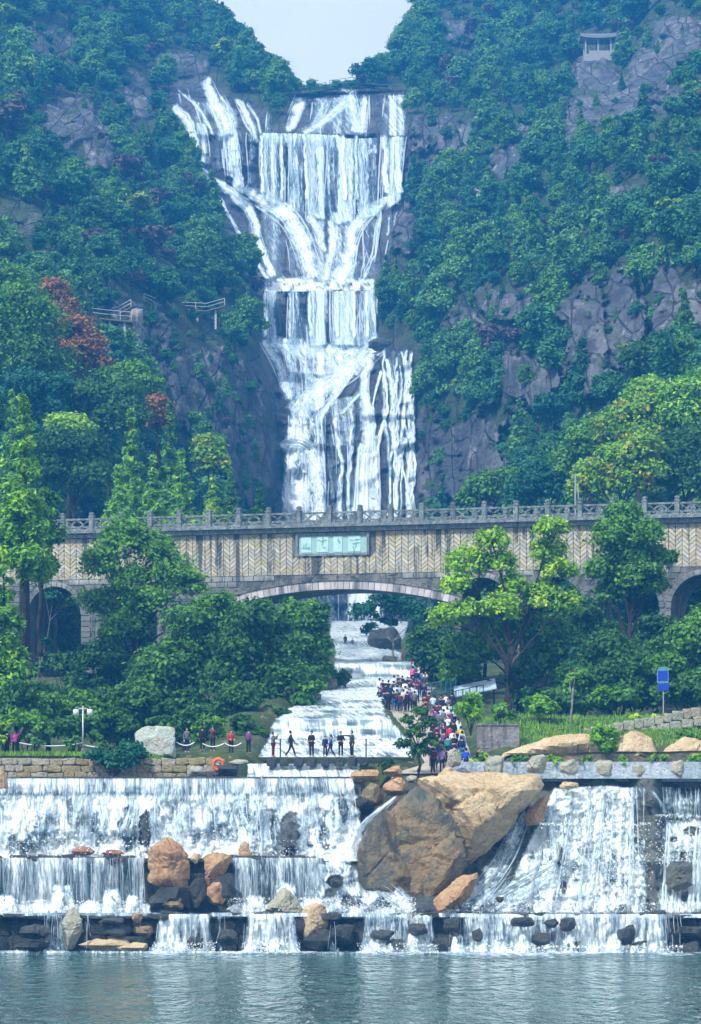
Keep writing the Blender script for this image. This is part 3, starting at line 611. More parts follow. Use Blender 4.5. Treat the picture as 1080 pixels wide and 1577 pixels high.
# ================================================================== weirs
_rg = np.random.default_rng(3)
def zz(py, Y): return EYE + (HORZ - py) / FPX * Y
def stone_course(parent, x0, x1, z0, z1, Y, mt, rg, wmin=1.3, wmax=2.9, depth=1.2, n=0, protos=None, name='stone'):
    x = x0
    while x < x1:
        w = rg.uniform(wmin, wmax); me = protos[int(rg.integers(len(protos)))]
        o = link(name, me, parent, (x + w / 2, Y + rg.uniform(-.12, .12) + depth * .32, (z0 + z1) / 2 + rg.uniform(-.06, .06)))
        o.scale = (w * 1.02, depth, (z1 - z0) * rg.uniform(.92, 1.1)); o.rotation_euler = (0, rg.uniform(-.05, .05), rg.uniform(-.1, .1)); x += w * rg.uniform(.97, 1.06)
def unit_blocks(name, mt, n, seed, rough=.035):
    out = []
    for i in range(n):
        V, F = ICO[3]; V = V.copy(); rg = np.random.default_rng(seed + i)
        q = np.abs(V).max(1, keepdims=True); V = V * (1 - .72) + V / q * .72 * .5 / .5
        V = np.sign(V) * np.minimum(np.abs(V), .86); V = V / np.abs(V).max(0) * .5
        n1 = fbm(V[:, 0] * 4 + i * 9, V[:, 1] * 4, V[:, 2] * 4, seed + i, 4); V = V + V / np.linalg.norm(V, axis=1, keepdims=True) * (n1 * rough * 2)[:, None]
        out.append(mesh_from(name, V, F, [mt] if mt else [], True))
    return out
def make_weirs():
    wb = unit_blocks('stone', M_WETROCK, 6, 100)
    conc = rockmat('wet_concrete', (0.055, 0.07, 0.08), (0.10, 0.12, 0.125), (0.03, 0.04, 0.045), 0.8, 0.3, streak=.6, wet=.2)
    # lowest weir: slab on two courses of dark stones
    Y = 176.0; zt = zz(1409, Y); r = empty('lower_weir', (0, Y, 0)); tag(r, 'lowest long weir of dark stacked stones along the lake', 'weir')
    m = MB().box((0, 3.2, zt - .11), (120, 6.2, .22)); m.build('ledge', conc, r)
    m = MB().box((0, 3.6, zt / 2 - .9), (120, 5.4, zt + 1.3)); m.build('core_wall', conc, r)
    rg = np.random.default_rng(4)
    stone_course(r, -44, 44, -.35, .98, .35, M_WETROCK, rg, 1.4, 3.0, 1.3, protos=wb); stone_course(r, -44, 44, .95, zt - .2, .55, M_WETROCK, rg, 1.0, 2.4, 1.2, protos=wb)
    # middle weir
    Y = 180.0; zt2 = zz(1322, Y); r = empty('middle_weir', (0, Y, 0)); tag(r, 'middle concrete weir under a curtain of water', 'weir')
    xr = P(498, 1322, Y)[0]; xl = -60.0
    m = MB().box(((xl + xr) / 2, 2.2, zt2 - .1), (xr - xl, 4.4, .2)); m.build('ledge', conc, r)
    m = MB().box(((xl + xr) / 2 - .3, 2.5, (zt + zt2) / 2 - .3), (xr - xl - .6, 4.0, zt2 - zt + .4)); m.build('core_wall', conc, r)
    # upper weir
    Y = 186.0; zt3 = zz(1200, Y); r = empty('upper_weir', (0, Y, 0)); tag(r, 'upper concrete weir at the head of the cascade', 'weir')
    x2 = P(548, 1200, Y)[0]
    m = MB().box(((xl + x2) / 2, 1.3, zt3 - .12), (x2 - xl, 2.6, .24)); m.build('ledge', conc, r)
    m = MB().box(((xl + x2) / 2, 1.7, (zt3 + zt2) / 2 - .3), (x2 - xl - .2, 2.2, zt3 - zt2 + .2)); m.build('core_wall', conc, r)
make_weirs()
def lip_stones():      # worn stones sitting on the lips, so that no lip runs dead straight
    rg = np.random.default_rng(61); wb = unit_blocks('lip_stone', M_WETROCK, 4, 140)
    for nm, Y, py, x0, x1, n in (('middle_weir', 180.0, 1321, -20, 226, 9), ('middle_weir', 180.0, 1321, 360, 498, 6), ('upper_weir', 186.0, 1200, 0, 540, 15), ('lower_weir', 176.0, 1409, -10, 1085, 34)):
        r = bpy.data.objects[nm]; z = zz(py, Y)
        for i in range(n):
            x = xa_(rg.uniform(x0, x1), Y); o = link('lip_stone', wb[int(rg.integers(4))], r, (x, rg.uniform(.0, .5), z - rg.uniform(.02, .12))); o.scale = (rg.uniform(.5, 1.7), rg.uniform(.5, 1.0), rg.uniform(.2, .46)); o.rotation_euler = (0, rg.uniform(-.15, .15), rg.uniform(-.5, .5))
def xa_(px, Y): return (px - 540) / FPX * Y
lip_stones()
def dep3(px, py):      # rubble slope under the upper weir
    px = np.asarray(px, float); b = np.interp(py, [1196, 1203, 1218, 1240, 1322, 1330], [185.9, 185.8, 185.3, 184.3, 181.0, 180.6])
    k = sstep(1204, 1226, py)
    lump = fbm(px / 26, np.asarray(py) / 24, 0, 15, 4) * 1.1 + np.abs(fbm(px / 11, np.asarray(py) / 12, 0, 16, 3)) * .5
    for (cx, cyy, rx, ry, a) in RUB: lump = lump - a * sstep(1.1, .35, np.sqrt(((px - cx) / rx) ** 2 + ((np.asarray(py) - cyy) / ry) ** 2))
    return b + k * lump
RUB = [(447, 1282, 27, 46, 1.5), (224, 1276, 15, 40, 1.1), (190, 1262, 30, 36, .9), (340, 1252, 36, 40, .8), (520, 1235, 26, 40, 1.1), (60, 1270, 40, 44, .8), (390, 1262, 20, 34, .8), (120, 1262, 30, 36, .6), (290, 1262, 30, 36, .7), (545, 1320, 26, 26, .7)]
def dep4(px, py):      # sloping bed on the right
    px = np.asarray(px, float); py = np.asarray(py, float)
    b = np.interp(py, [1190, 1206, 1300, 1413, 1420], [187.0, 186.4, 183.4, 179.3, 179.1]) + (px < 850) * (850 - px) * .008
    lump = fbm(px / 40, py / 30, 0, 18, 4) * .9 + np.abs(fbm(px / 13, py / 9, 0, 19, 4)) * .55
    right = sstep(1006, 1024, px) * (1 - sstep(1340, 1400, py))
    ridge = sstep(40, 8, np.abs(px - 1000)) * sstep(1400, 1300, py) * .9
    return b + lump + right * 1.3 - ridge + .0
def dep5(px, py):      # foam apron between middle weir and the big rock
    px = np.asarray(px, float); py = np.asarray(py, float)
    return np.interp(py, [1300, 1330, 1405, 1413], [182.0, 180.6, 178.0, 177.6]) + fbm(px / 30, py / 22, 0, 22, 4) * .9
def bed(name, x0, x1, y0, y1, depth, mt, off=.22, res=3.0, label=''):
    n = int((x1 - x0) / res); m = int((y1 - y0) / res); PX, PY = np.meshgrid(np.linspace(x0, x1, n), np.linspace(y0, y1, m))
    V = PA(PX, PY, depth(PX, PY) + off); idx = np.arange(n * m).reshape(m, n)
    F = np.stack([idx[:-1, :-1], idx[:-1, 1:], idx[1:, 1:], idx[1:, :-1]], -1).reshape(-1, 4)
    tag(link(name, mesh_from(name, V.reshape(-1, 3), F, [mt], True)), label, 'rock bed', kind='structure')
M_BED = rockmat('wet_slate_bed', (0.050, 0.060, 0.064), (0.10, 0.115, 0.115), (0.03, 0.035, 0.04), 0.5, 0.35, streak=.3, wet=.2)
M_BED2 = rockmat('wet_green_bed', (0.075, 0.095, 0.085), (0.14, 0.145, 0.115), (0.05, 0.06, 0.06), 0.4, 0.35, streak=.3, wet=.2)
bed('rubble_bed', -420, 556, 1196, 1330, dep3, M_BED, label='wet rubble slope under the upper weir')
bed('sloping_bed', 640, 1560, 1200, 1420, dep4, M_BED2, label='wet sloping rock bed on the right of the cascade')
bed('apron_bed', 470, 700, 1300, 1416, dep5, M_BED, label='wet rock apron beside the big boulder')
def make_weir_water():
    n2 = lambda a, b_, sx=22., sy=26., s=5: (lambda px, py, U, V: a + b_ * fbm(px / sx, py / sy, 0, s, 3))
    # upper fall: thin curtain off the lip, then foam over the rubble
    f = Water(dep3, .16, 2.3)
    f.veil([(-400, 1199), (548, 1199)], [(-400, 1232), (552, 1232)], lambda px, py, U, V: .66 + .3 * fbm(px / 16, 0, 0, 71, 3), .0, 1.8, off=.42, fade=(.005, 0, .5))
    hol = [(447, 1284, 19, 36, 1), (224, 1278, 10, 32, .95), (196, 1276, 16, 34, .55), (150, 1275, 10, 26, .5), (388, 1262, 14, 26, .5), (340, 1268, 20, 24, .45), (522, 1246, 14, 24, .6), (30, 1300, 22, 18, .6), (60, 1290, 14, 22, .4), (108, 1250, 8, 22, .5), (300, 1280, 10, 26, .35), (424, 1280, 8, 30, .5), (500, 1285, 9, 22, .45)]
    f.veil([(-400, 1212), (552, 1212)], [(-400, 1326), (566, 1326)], lambda px, py, U, V: .86 + .5 * fbm(px / 15, py / 36, 0, 73, 4) + .3 * sstep(.65, 1, V), .0, 1.8, fade=(.005, .16, 0), holes=hol, lump=.22,
           foamfn=lambda px, py, U, V: np.clip(.45 + .5 * V + .3 * fbm(px / 30, py / 30, 0, 75), 0, 1))
    f.strands([(-20, 1200), (546, 1200)], [(-24, 1240), (550, 1240)], 120, (1.0, 2.6), (.5, .95), .05, off=.45); f.strands([(-20, 1216), (546, 1216)], [(-24, 1322), (556, 1322)], 40, (1.5, 4), (.55, 1.0), .3, off=.28, holes=[(447, 20), (224, 10)])
    rr = np.random.default_rng(8)
    for i in range(46):
        x = rr.uniform(-20, 545); y = rr.uniform(1208, 1250); l = rr.uniform(30, 80)
        if any(abs(x - h[0]) < h[2] for h in hol[:2]): continue
        f.ribbon([(x, y), (x + rr.normal(0, 4), y + l * .5), (x + rr.normal(0, 8), min(y + l, 1320))], (rr.uniform(5, 9), rr.uniform(9, 18), rr.uniform(12, 26)), rr.uniform(.7, 1), .45, off=.3)
    f.build('upper_cascade', M_WATER, 'broad white cascade off the upper weir over rubble')
    # middle curtain
    d2 = lambda px, py: np.interp(py, [1318, 1324, 1340, 1404], [180.0, 179.85, 179.6, 179.2]) + 0 * np.asarray(px)
    g = Water(d2, .05, 2.3)
    for x0, x1 in ((-400, 226), (356, 500)):
        g.veil([(x0, 1321), (x1, 1321)], [(x0, 1404), (x1, 1404)], lambda px, py, U, V: .62 + .45 * fbm(px / 14, py / 120, 0, 81, 3), .0, 1.7, off=.18, fade=(.01, 0, 0))
    g.strands([(-20, 1322), (226, 1322)], [(-20, 1400), (226, 1400)], 70, (1.0, 2.6), (.5, .95), .05, off=.25); g.strands([(357, 1322), (498, 1322)], [(357, 1400), (500, 1400)], 40, (1.0, 2.6), (.5, .95), .05, off=.25)
    def mound(cx, top, hw, y1=1406, dens=.95, mx=1.1, w=g):
        dd = lambda px, py: d2(px, py) - mx * np.sqrt(np.clip((np.asarray(py) - top) / (y1 - top), 0, 1)) * np.clip(1 - ((np.asarray(px) - cx) / hw) ** 2, 0, 1) + fbm(np.asarray(px) / 9, np.asarray(py) / 9, 0, 83, 3) * .25
        w.veil([(cx - hw * .55, top + 8), (cx - hw * .2, top), (cx + hw * .3, top + 2), (cx + hw * .6, top + 10)], [(cx - hw, y1), (cx + hw, y1)], lambda px, py, U, V: dens - .12 + .7 * fbm(px / 7, py / 11, 0, 84, 4), .6, 1.6, off=.3, depth=dd, fade=(.3, .35, 0), lump=.18)
    for a in ((95, 1352, 34), (172, 1358, 26), (8, 1372, 34), (140, 1382, 30), (62, 1380, 26), (205, 1372, 22), (440, 1346, 30), (392, 1372, 30), (478, 1378, 26)): mound(*a)
    g.veil([(-150, 1388), (232, 1388)], [(-150, 1408), (236, 1408)], .95, .85, 1.8, off=.8, fade=(.01, .4, 0)); g.veil([(352, 1388), (500, 1388)], [(350, 1408), (520, 1408)], .9, .85, 1.8, off=.8, fade=(.04, .4, 0))
    g.build('middle_curtain', M_WATER, 'curtain of water over the middle weir with foam heaps below')
    # foam apron beside the big rock
    a = Water(dep5, .2, 2.3)
    a.veil([(488, 1308), (556, 1300)], [(446, 1408), (640, 1408)], lambda px, py, U, V: .78 + .5 * fbm(px / 14, py / 16, 0, 85, 4), .65, 1.7, fade=(.08, .04, 0), holes=[(517, 1358, 13, 12, 1), (508, 1374, 9, 7, .9), (540, 1388, 18, 10, .55), (590, 1390, 14, 10, .5)], lump=.3)
    a.ribbon([(612, 1226), (584, 1250), (560, 1268), (548, 1292), (540, 1330)], (7, 10, 16, 22, 30), .95, .5, off=.5, depth=lambda px, py: np.interp(py, [1220, 1260, 1330], [182.2, 181.2, 180.6]) + 0 * np.asarray(px))
    a.ribbon([(548, 1345), (590, 1362), (626, 1392), (632, 1408)], (20, 34, 34, 30), .95, .7)
    a.build('foam_apron', M_WATER, 'white foam rushing past the foot of the big boulder')
    # right slope
    s = Water(dep4, .14, 2.3)
    s.veil([(850, 1211), (930, 1208), (1000, 1212)], [(752, 1415), (880, 1415), (1004, 1415)], lambda px, py, U, V: .86 + .5 * fbm(px / 13, py / 20, 0, 86, 4) - .45 * sstep(26, 6, np.abs(px - 995)) * sstep(1370, 1300, py), .78, 1.7, fade=(.06, .02, 0),
           holes=[(858, 1318, 12, 22, .85), (945, 1340, 8, 26, .45), (960, 1405, 14, 14, .6), (985, 1270, 10, 44, .6), (896, 1310, 9, 9, .5), (868, 1365, 6, 10, .8)])
    s.ribbon([(800, 1264), (788, 1300), (764, 1340), (724, 1386), (694, 1414)], (34, 36, 42, 46, 44), .84, .55); s.ribbon([(812, 1250), (800, 1275)], (10, 22), .8, .4)
    s.ribbon([(858, 1326), (826, 1352), (776, 1378), (730, 1412)], (26, 34, 44, 50), .85, .7); s.ribbon([(846, 1240), (848, 1290), (856, 1330)], (10, 14, 20), .9, .5)
    s.veil([(720, 1374), (850, 1352)], [(690, 1415), (850, 1415)], n2(.66, .5), .75, 1.8)
    s.ribbon([(700, 1330), (676, 1366), (650, 1398), (640, 1410)], (3, 5, 6, 7), .8, .4, off=.5)
    s.veil([(1012, 1212), (1500, 1212)], [(1016, 1264), (1500, 1262)], lambda px, py, U, V: .66 + .4 * fbm(px / 9, 0, 0, 87, 3), .0, 1.7, fade=(.04, 0, .1))
    s.veil([(1014, 1256), (1500, 1250)], [(1000, 1416), (1500, 1416)], lambda px, py, U, V: .92 + .4 * fbm(px / 18, py / 18, 0, 88, 4), .75, 1.7, fade=(.05, .1, 0), holes=[(1046, 1348, 28, 36, .95), (1066, 1280, 14, 8, .9), (1036, 1292, 9, 5, .8), (1066, 1318, 20, 10, .5)], lump=.25)
    s.ribbon([(1004, 1218), (1018, 1234), (1024, 1256)], (6, 8, 12), .9, .3, off=.3)
    s.strands([(852, 1212), (996, 1212)], [(806, 1414), (1000, 1414)], 30, (1.5, 4), (.5, .95), .5, off=.22); s.strands([(1016, 1212), (1130, 1212)], [(1018, 1262), (1130, 1262)], 40, (1.5, 3.2), (.6, .95), .05, off=.2); s.strands([(1016, 1270), (1130, 1264)], [(1004, 1414), (1130, 1414)], 30, (3, 8), (.6, 1.0), .5, off=.3)
    s.build('sloping_cascade', M_WATER, 'speckled white water sheeting down the sloping rock bed')
    # lowest curtain
    d1 = lambda px, py: np.interp(py, [1406, 1412, 1468], [176.0, 175.75, 175.2]) + fbm(np.asarray(px) / 16, np.asarray(py) / 14, 0, 89, 3) * .22
    l = Water(d1, .1, 2.3)
    spans = [(236, 332, .95), (372, 462, .85), (504, 520, .5), (552, 676, .8), (690, 1052, .92), (128, 142, .55), (66, 104, .5), (330, 350, .4), (-60, -10, .8), (1090, 1500, .8), (-400, -80, .8)]
    for x0, x1, dn in spans:
        y1 = 1466 + 6 * (x0 > 560)
        l.veil([(x0 + 4, 1408), (x1 - 4, 1408)], [(x0 - 5, y1), (x1 + 5, y1)], lambda px, py, U, V, dn=dn: dn * (.72 + .5 * fbm(px / 9, py / 60, 0, 90, 3) + .35 * sstep(.5, 1, V)), .1, 1.5, fade=(.12, 0, 0), foamfn=lambda px, py, U, V: sstep(.35, .8, V) * .8)
        l.strands([(x0 + 4, 1409), (x1 - 4, 1409)], [(x0, y1 - 4), (x1, y1 - 4)], int((x1 - x0) * .28 * dn), (1.0, 2.6), (.5, .95), .05, off=.2)
        for c in (np.arange(x0 + 18, x1 - 10, 34) if dn > .65 else ()):
            c = c + l.rg.uniform(-8, 8); hw = l.rg.uniform(14, 30); tp = l.rg.uniform(1426, 1446)
            dd = lambda px, py, c=c, hw=hw, tp=tp: d1(px, py) - .9 * np.sqrt(np.clip((np.asarray(py) - tp) / 36, 0, 1)) * np.clip(1 - ((np.asarray(px) - c) / hw) ** 2, 0, 1)
            l.veil([(c - hw * .5, tp + 8), (c, tp), (c + hw * .5, tp + 6)], [(c - hw, y1), (c + hw, y1)], lambda px, py, U, V: .72 + .75 * fbm(px / 7, py / 9, 0, 92, 4), .7, 1.5, off=.2, depth=dd, fade=(.3, .35, 0))
    l.veil([(-150, 1461), (1240, 1467)], [(-150, 1470), (1240, 1476)], lambda px, py, U, V: .62 + .6 * fbm(px / 30, 0, 0, 93, 3), .9, 2.0, off=1.1, fade=(.01, .4, .3))
    l.veil([(-150, 1403), (1240, 1407)], [(-150, 1411), (1240, 1415)], lambda px, py, U, V: .5 + .5 * fbm(px / 24, 0, 0, 94, 3), .3, 2.0, off=.06, fade=(.01, .2, .2))
    l.build('lower_curtain', M_WATER, 'broken curtain of water off the lowest weir into the lake')
make_weir_water()

# ================================================================== the single boulders of the cascade
LOWR = ['dark flat boulder left of the arrow shaped stone', 'dark boulder awash at the left end of the lowest weir', 'rounded dark boulder under the first white spout', 'square dark boulder between two white spouts', 'dark boulder high in the spout right of the egg boulder', 'dark boulder low in the spout right of the egg boulder', 'dark boulder below the little orange stone', 'dark boulder at the waterline below the olive boulder', 'small dark boulder near the weir lip below the reddish slab', 'upright dark boulder at the start of the long right curtain', 'broad dark boulder under the green sloping bed', 'small dark boulder at the waterline under the green bed', 'flat dark stone near the lip below the green bed', 'dark stone near the lip below the sloping cascade',
        'tall dark boulder in the right part of the long curtain', 'low dark boulder beside the tall one in the long curtain', 'tiny dark stone awash before the long curtain', 'dark stone on the lip beside the flat one', 'flat dark stone at the lip above the long cream stone', 'dark stone between arrow shaped stone and mossy green one']
def make_boulders():
    B = boulder
    B(640, 1315, 180, 190, 180.9, M_OLIVE, 'huge wet olive boulder with thin trickles in the middle of the cascade', 21, .40, sub=5, planes=2, rough=.05, crisp=130,
      sil=[(546, 1374), (578, 1260), (640, 1212), (702, 1222), (728, 1330), (668, 1406), (588, 1406)])
    B(594, 1340, 100, 150, 179.7, M_OLIVE, 'left wedge of the wet olive outcrop', 221, .5, sub=4, planes=3, rough=.06, sil=[(544, 1312), (566, 1262), (606, 1236), (634, 1262), (648, 1376), (604, 1406), (560, 1388)], crisp=120)
    B(684, 1338, 90, 130, 179.9, M_OLIVE, 'right wedge of the wet olive outcrop', 222, .5, sub=4, planes=3, rough=.06, sil=[(636, 1282), (694, 1262), (724, 1322), (692, 1380), (652, 1404), (632, 1366)], crisp=120)
    B(735, 1248, 200, 140, 183.0, M_CREAM, 'huge dry cream boulder leaning against the wet olive one', 23, .55, sub=5, planes=8, rough=.05,
      sil=[(640, 1200), (700, 1188), (830, 1192), (842, 1210), (770, 1292), (722, 1334), (690, 1290)])
    B(710, 1385, 110, 60, 178.9, M_TAN, 'flat reddish slab at the foot of the big boulders', 24, .5, 0, 4, sil=[(650, 1408), (668, 1385), (712, 1346), (738, 1336), (740, 1350), (720, 1390), (690, 1410)])
    B(822, 1250, 42, 40, 183.2, M_TAN, 'tan pointed boulder under the pale crest wall', 25, .7, 0, 4, sil=[(804, 1264), (812, 1248), (834, 1226), (846, 1222), (842, 1248), (834, 1270), (812, 1272)])
    B(876, 1210, 38, 17, 185.2, M_CREAM, 'small cream boulder lying on the lip above the sloping cascade', 26)
    B(260, 1333, 74, 98, 178.6, M_TAN, 'tall blocky tan boulder standing at the middle weir', 31, .8, 0, 4, planes=9, sil=[(226, 1312), (230, 1300), (258, 1289), (278, 1300), (292, 1318), (294, 1366), (280, 1378), (262, 1376), (255, 1362), (228, 1358)])
    B(262, 1382, 80, 46, 178.3, M_WETROCK, 'dark wet rock under the tall tan boulder', 32, .8); B(305, 1375, 40, 62, 178.4, M_WETROCK, 'dark wet rock wedged between two tan boulders', 33, .8)
    B(335, 1345, 56, 72, 178.9, M_TAN, 'tan boulder with a dark shaded flank beside the tall one', 34, .8, 0, 4, sil=[(311, 1318), (330, 1312), (352, 1313), (360, 1320), (346, 1350), (328, 1382), (318, 1360)])
    B(346, 1372, 52, 64, 178.2, M_WETROCK, 'black rock standing in for the shaded flank of the tan boulder', 35, .8); B(334, 1376, 36, 44, 177.6, M_TAN, 'rough ochre stone wedged low between the dark rocks', 36, .7)  # the black flank rock stands in for the tan boulder's shadowed right side
    B(300, 1322, 18, 24, 178.8, M_CREAM, 'small pale stone between the two tan boulders', 37); B(268, 1393, 46, 24, 177.5, M_OLIVE, 'mossy low rock under the tan boulders', 38)
    B(380, 1308, 26, 30, 180.9, M_TAN, 'small upright tan rock on the lip of the middle weir', 39, .8, sil=[(368, 1321), (367, 1308), (374, 1293), (386, 1300), (394, 1321)])
    B(130, 1311, 48, 17, 180.7, M_RUST, 'flat rust red boulder on the middle weir', 40); B(174, 1314, 48, 13, 180.6, M_RUST, 'darker flat rust boulder beside the other on the middle weir', 41)
    B(437, 1397, 62, 66, 177.0, M_GREYROCK, 'pyramid shaped greenish boulder on the lowest weir', 42, .8, 0, 4, sil=[(406, 1404), (414, 1388), (432, 1366), (444, 1368), (462, 1388), (470, 1404), (462, 1420), (440, 1420)])
    B(484, 1423, 50, 66, 176.2, M_CREAM, 'egg shaped cream boulder hanging over the lake', 43, .8, 0, 4, sil=[(460, 1410), (470, 1394), (488, 1389), (502, 1394), (508, 1412), (504, 1430), (480, 1458), (472, 1452), (462, 1430)])
    B(455, 1430, 60, 50, 176.4, M_WETROCK, 'black rock under the pyramid boulder', 44); B(492, 1448, 64, 40, 175.6, M_WETROCK, 'black rock under the egg shaped boulder', 45); B(528, 1440, 46, 46, 175.9, M_WETROCK, 'rounded black rock right of the egg boulder', 46)
    B(111, 1430, 38, 76, 175.6, M_GREYROCK, 'upright arrow shaped pale stone at the water edge', 47, .6, 0, 4, sil=[(92, 1420), (98, 1404), (108, 1390), (120, 1390), (127, 1406), (128, 1434), (116, 1440), (112, 1466), (101, 1466), (101, 1438)])
    B(165, 1455, 110, 24, 175.0, M_CREAM, 'long flat cream stone lying in the lake edge', 48, .5); B(205, 1459, 60, 20, 174.7, M_CREAM, 'smaller pale stone at the end of the long flat one', 49, .6)
    B(222, 1436, 34, 24, 175.5, M_OLIVE, 'mossy green stone set in the lowest weir', 50); B(212, 1414, 20, 22, 175.6, M_TAN, 'small tan stone at the top of the lowest weir', 51)
    B(405, 1464, 42, 12, 174.9, M_TAN, 'flat tan stone awash under the lowest weir', 52); B(418, 1457, 40, 16, 175.2, M_WETROCK, 'dark stone behind the flat tan one', 53)
    B(634, 1412, 12, 15, 175.7, M_TAN, 'little orange stone on the lip of the lowest weir', 54); B(518, 1360, 26, 20, 178.2, M_WETROCK, 'slanted dark rock poking out of the foam apron', 55, .7, 25)
    B(447, 1290, 40, 66, 181.9, M_WETROCK, 'dark upright rock bared in the upper cascade', 56, .6, planes=6); B(226, 1280, 20, 56, 182.0, M_WETROCK, 'narrow dark rock bared left of the tall tan boulder', 57, .6, planes=6)
    B(1046, 1350, 50, 66, 180.3, M_BED2, 'greenish wet rock in the white water at the far end', 58, .6); B(770, 1385, 16, 12, 179.3, M_WETROCK, 'small black rock on the green sloping bed', 59)
    B(1060, 1436, 60, 28, 175.5, M_WETROCK, 'dark boulder at the right end of the lowest weir', 60); B(1058, 1462, 56, 28, 174.9, M_WETROCK, 'dark boulder in the lake at the right edge', 61)
    k = 62
    for x, y, w, h in ((55, 1436, 64, 30), (50, 1458, 70, 24), (300, 1452, 34, 28), (350, 1445, 44, 34), (590, 1440, 46, 22), (610, 1455, 40, 22), (645, 1432, 36, 22), (680, 1453, 40, 24), (695, 1425, 30, 26), (735, 1440, 22, 30), (834, 1447, 44, 30), (880, 1458, 34, 22), (805, 1420, 46, 18), (875, 1424, 36, 26), (965, 1440, 36, 40), (985, 1455, 30, 22), (780, 1462, 26, 16), (850, 1422, 34, 20), (172, 1420, 50, 20), (180, 1436, 44, 20)):
        B(x, y, w, h, 174.75, M_WETROCK, LOWR[k - 62], k, .7, 0, 3); k += 1
    # rocks on the crest beside the crowd
    for (x, y, w, h, mt, lab) in ((562, 1195, 56, 26, M_TAN, 'flat tan boulder at the left of the crest above the big rock'), (606, 1188, 40, 22, M_TAN, 'brown rounded boulder behind the flat tan one'), (609, 1212, 46, 34, M_TAN, 'square tan boulder under the rounded brown one'),
                                  (665, 1206, 40, 26, M_CREAM, 'cream boulder on top of the big olive rock'), (688, 1192, 34, 28, M_CREAM, 'rounded cream boulder below the crowd'), (634, 1200, 20, 16, M_GREYROCK, 'small grey stone between the crest boulders'), (640, 1221, 38, 18, M_WETROCK, 'dark wet stone at the head of the trickle'),
                                  (574, 1225, 44, 46, M_OLIVE, 'wet brown boulder under the flat tan one'), (560, 1240, 44, 34, M_WETROCK, 'black wet rock at the end of the upper weir')):
        B(x, y, w, h, 184.6 if y > 1200 else 185.8, mt, lab, k, .9); k += 1
    B(3, 1205, 22, 40, 185.2, M_TAN, 'tan boulder at the left edge on the upper weir', k)
    for (x, y, w, h, mt, lab) in ((700, 1168, 26, 34, M_GREYROCK, 'pale round boulder beside the blue jacket on the crest'), (762, 1180, 40, 42, M_GREYROCK, 'tall pale boulder left of the pointed one on the crest wall'), (826, 1178, 44, 40, M_GREYROCK, 'pointed pale boulder on the crest wall'), (877, 1182, 34, 34, M_GREYROCK, 'pale boulder right of the pointed one on the crest wall'),
                                  (931, 1183, 32, 36, M_GREYROCK, 'rounded pale boulder in the middle of the crest wall'), (984, 1188, 26, 26, M_GREYROCK, 'small pale boulder on the crest wall'), (1044, 1184, 28, 32, M_GREYROCK, 'pale boulder at the right end of the crest wall')):
        B(x, y, w, h, 186.2, mt, lab, k, .6, name='boulder'); k += 1
    for (x, y, w, h, lab, sil) in ((860, 1160, 190, 54, 'broad cream rock outcrop behind the crest wall', [(750, 1186), (785, 1154), (850, 1134), (905, 1128), (945, 1142), (960, 1186)]), (800, 1172, 90, 30, 'low cream rock at the left of the outcrop', [(744, 1186), (760, 1166), (800, 1156), (840, 1166), (850, 1186)]), (970, 1160, 110, 50, 'cream rock hump at the right of the outcrop', [(905, 1186), (930, 1146), (975, 1124), (1004, 1136), (1022, 1186)]), (1062, 1164, 100, 44, 'striped cream rock at the right edge', [(1005, 1186), (1022, 1152), (1055, 1134), (1100, 1142), (1140, 1186)])):
        B(x, y, w, h, 189.4, M_CREAM, lab, k, .45, 0, 4, planes=14, rough=.05, sil=sil); k += 1
    for (x, y, w, h, mt, lab) in ((303, 1188, 40, 22, M_GREYROCK, 'flat grey slab of stone by the upper weir'), (352, 1184, 40, 28, M_WETROCK, 'dark grey boulder beside the spill water'), (330, 1192, 26, 14, M_WETROCK, 'small dark stone between slab and boulder'), (368, 1174, 40, 14, M_GREYROCK, 'long grey stone by the stepping stones')):
        B(x, y, w, h, 187.6, mt, lab, k, .8); k += 1
    for (x, y, w, h, Y, mt, lab) in ((600, 1018, 30, 22, 262, M_GREYROCK, 'squared grey boulder in the stream under the bridge'), (636, 1012, 44, 34, 266, M_CREAM, 'cream boulder on the bank under the bridge'), (658, 1020, 20, 18, 262, M_CREAM, 'small cream boulder at the head of the crowd'), (594, 984, 64, 46, 300, M_WETROCK, 'black overhanging rock in the stream under the bridge'),
                                     (603, 1100, 40, 20, 228, M_TAN, 'tan boulder at the foot of the upper crowd'), (640, 1106, 50, 16, 224, M_CREAM, 'flat cream boulder below the upper crowd'), (580, 1085, 20, 30, 232, M_GREYROCK, 'grey rock corner of the viewing ledge'), (500, 1062, 50, 50, 236, M_OLIVE, 'olive rock bank on the left of the stream'), (480, 1082, 40, 34, 225, M_OLIVE, 'low olive rock by the stream edge')):
        B(x, y, w, h, Y, mt, lab, k, .9); k += 1
make_boulders()

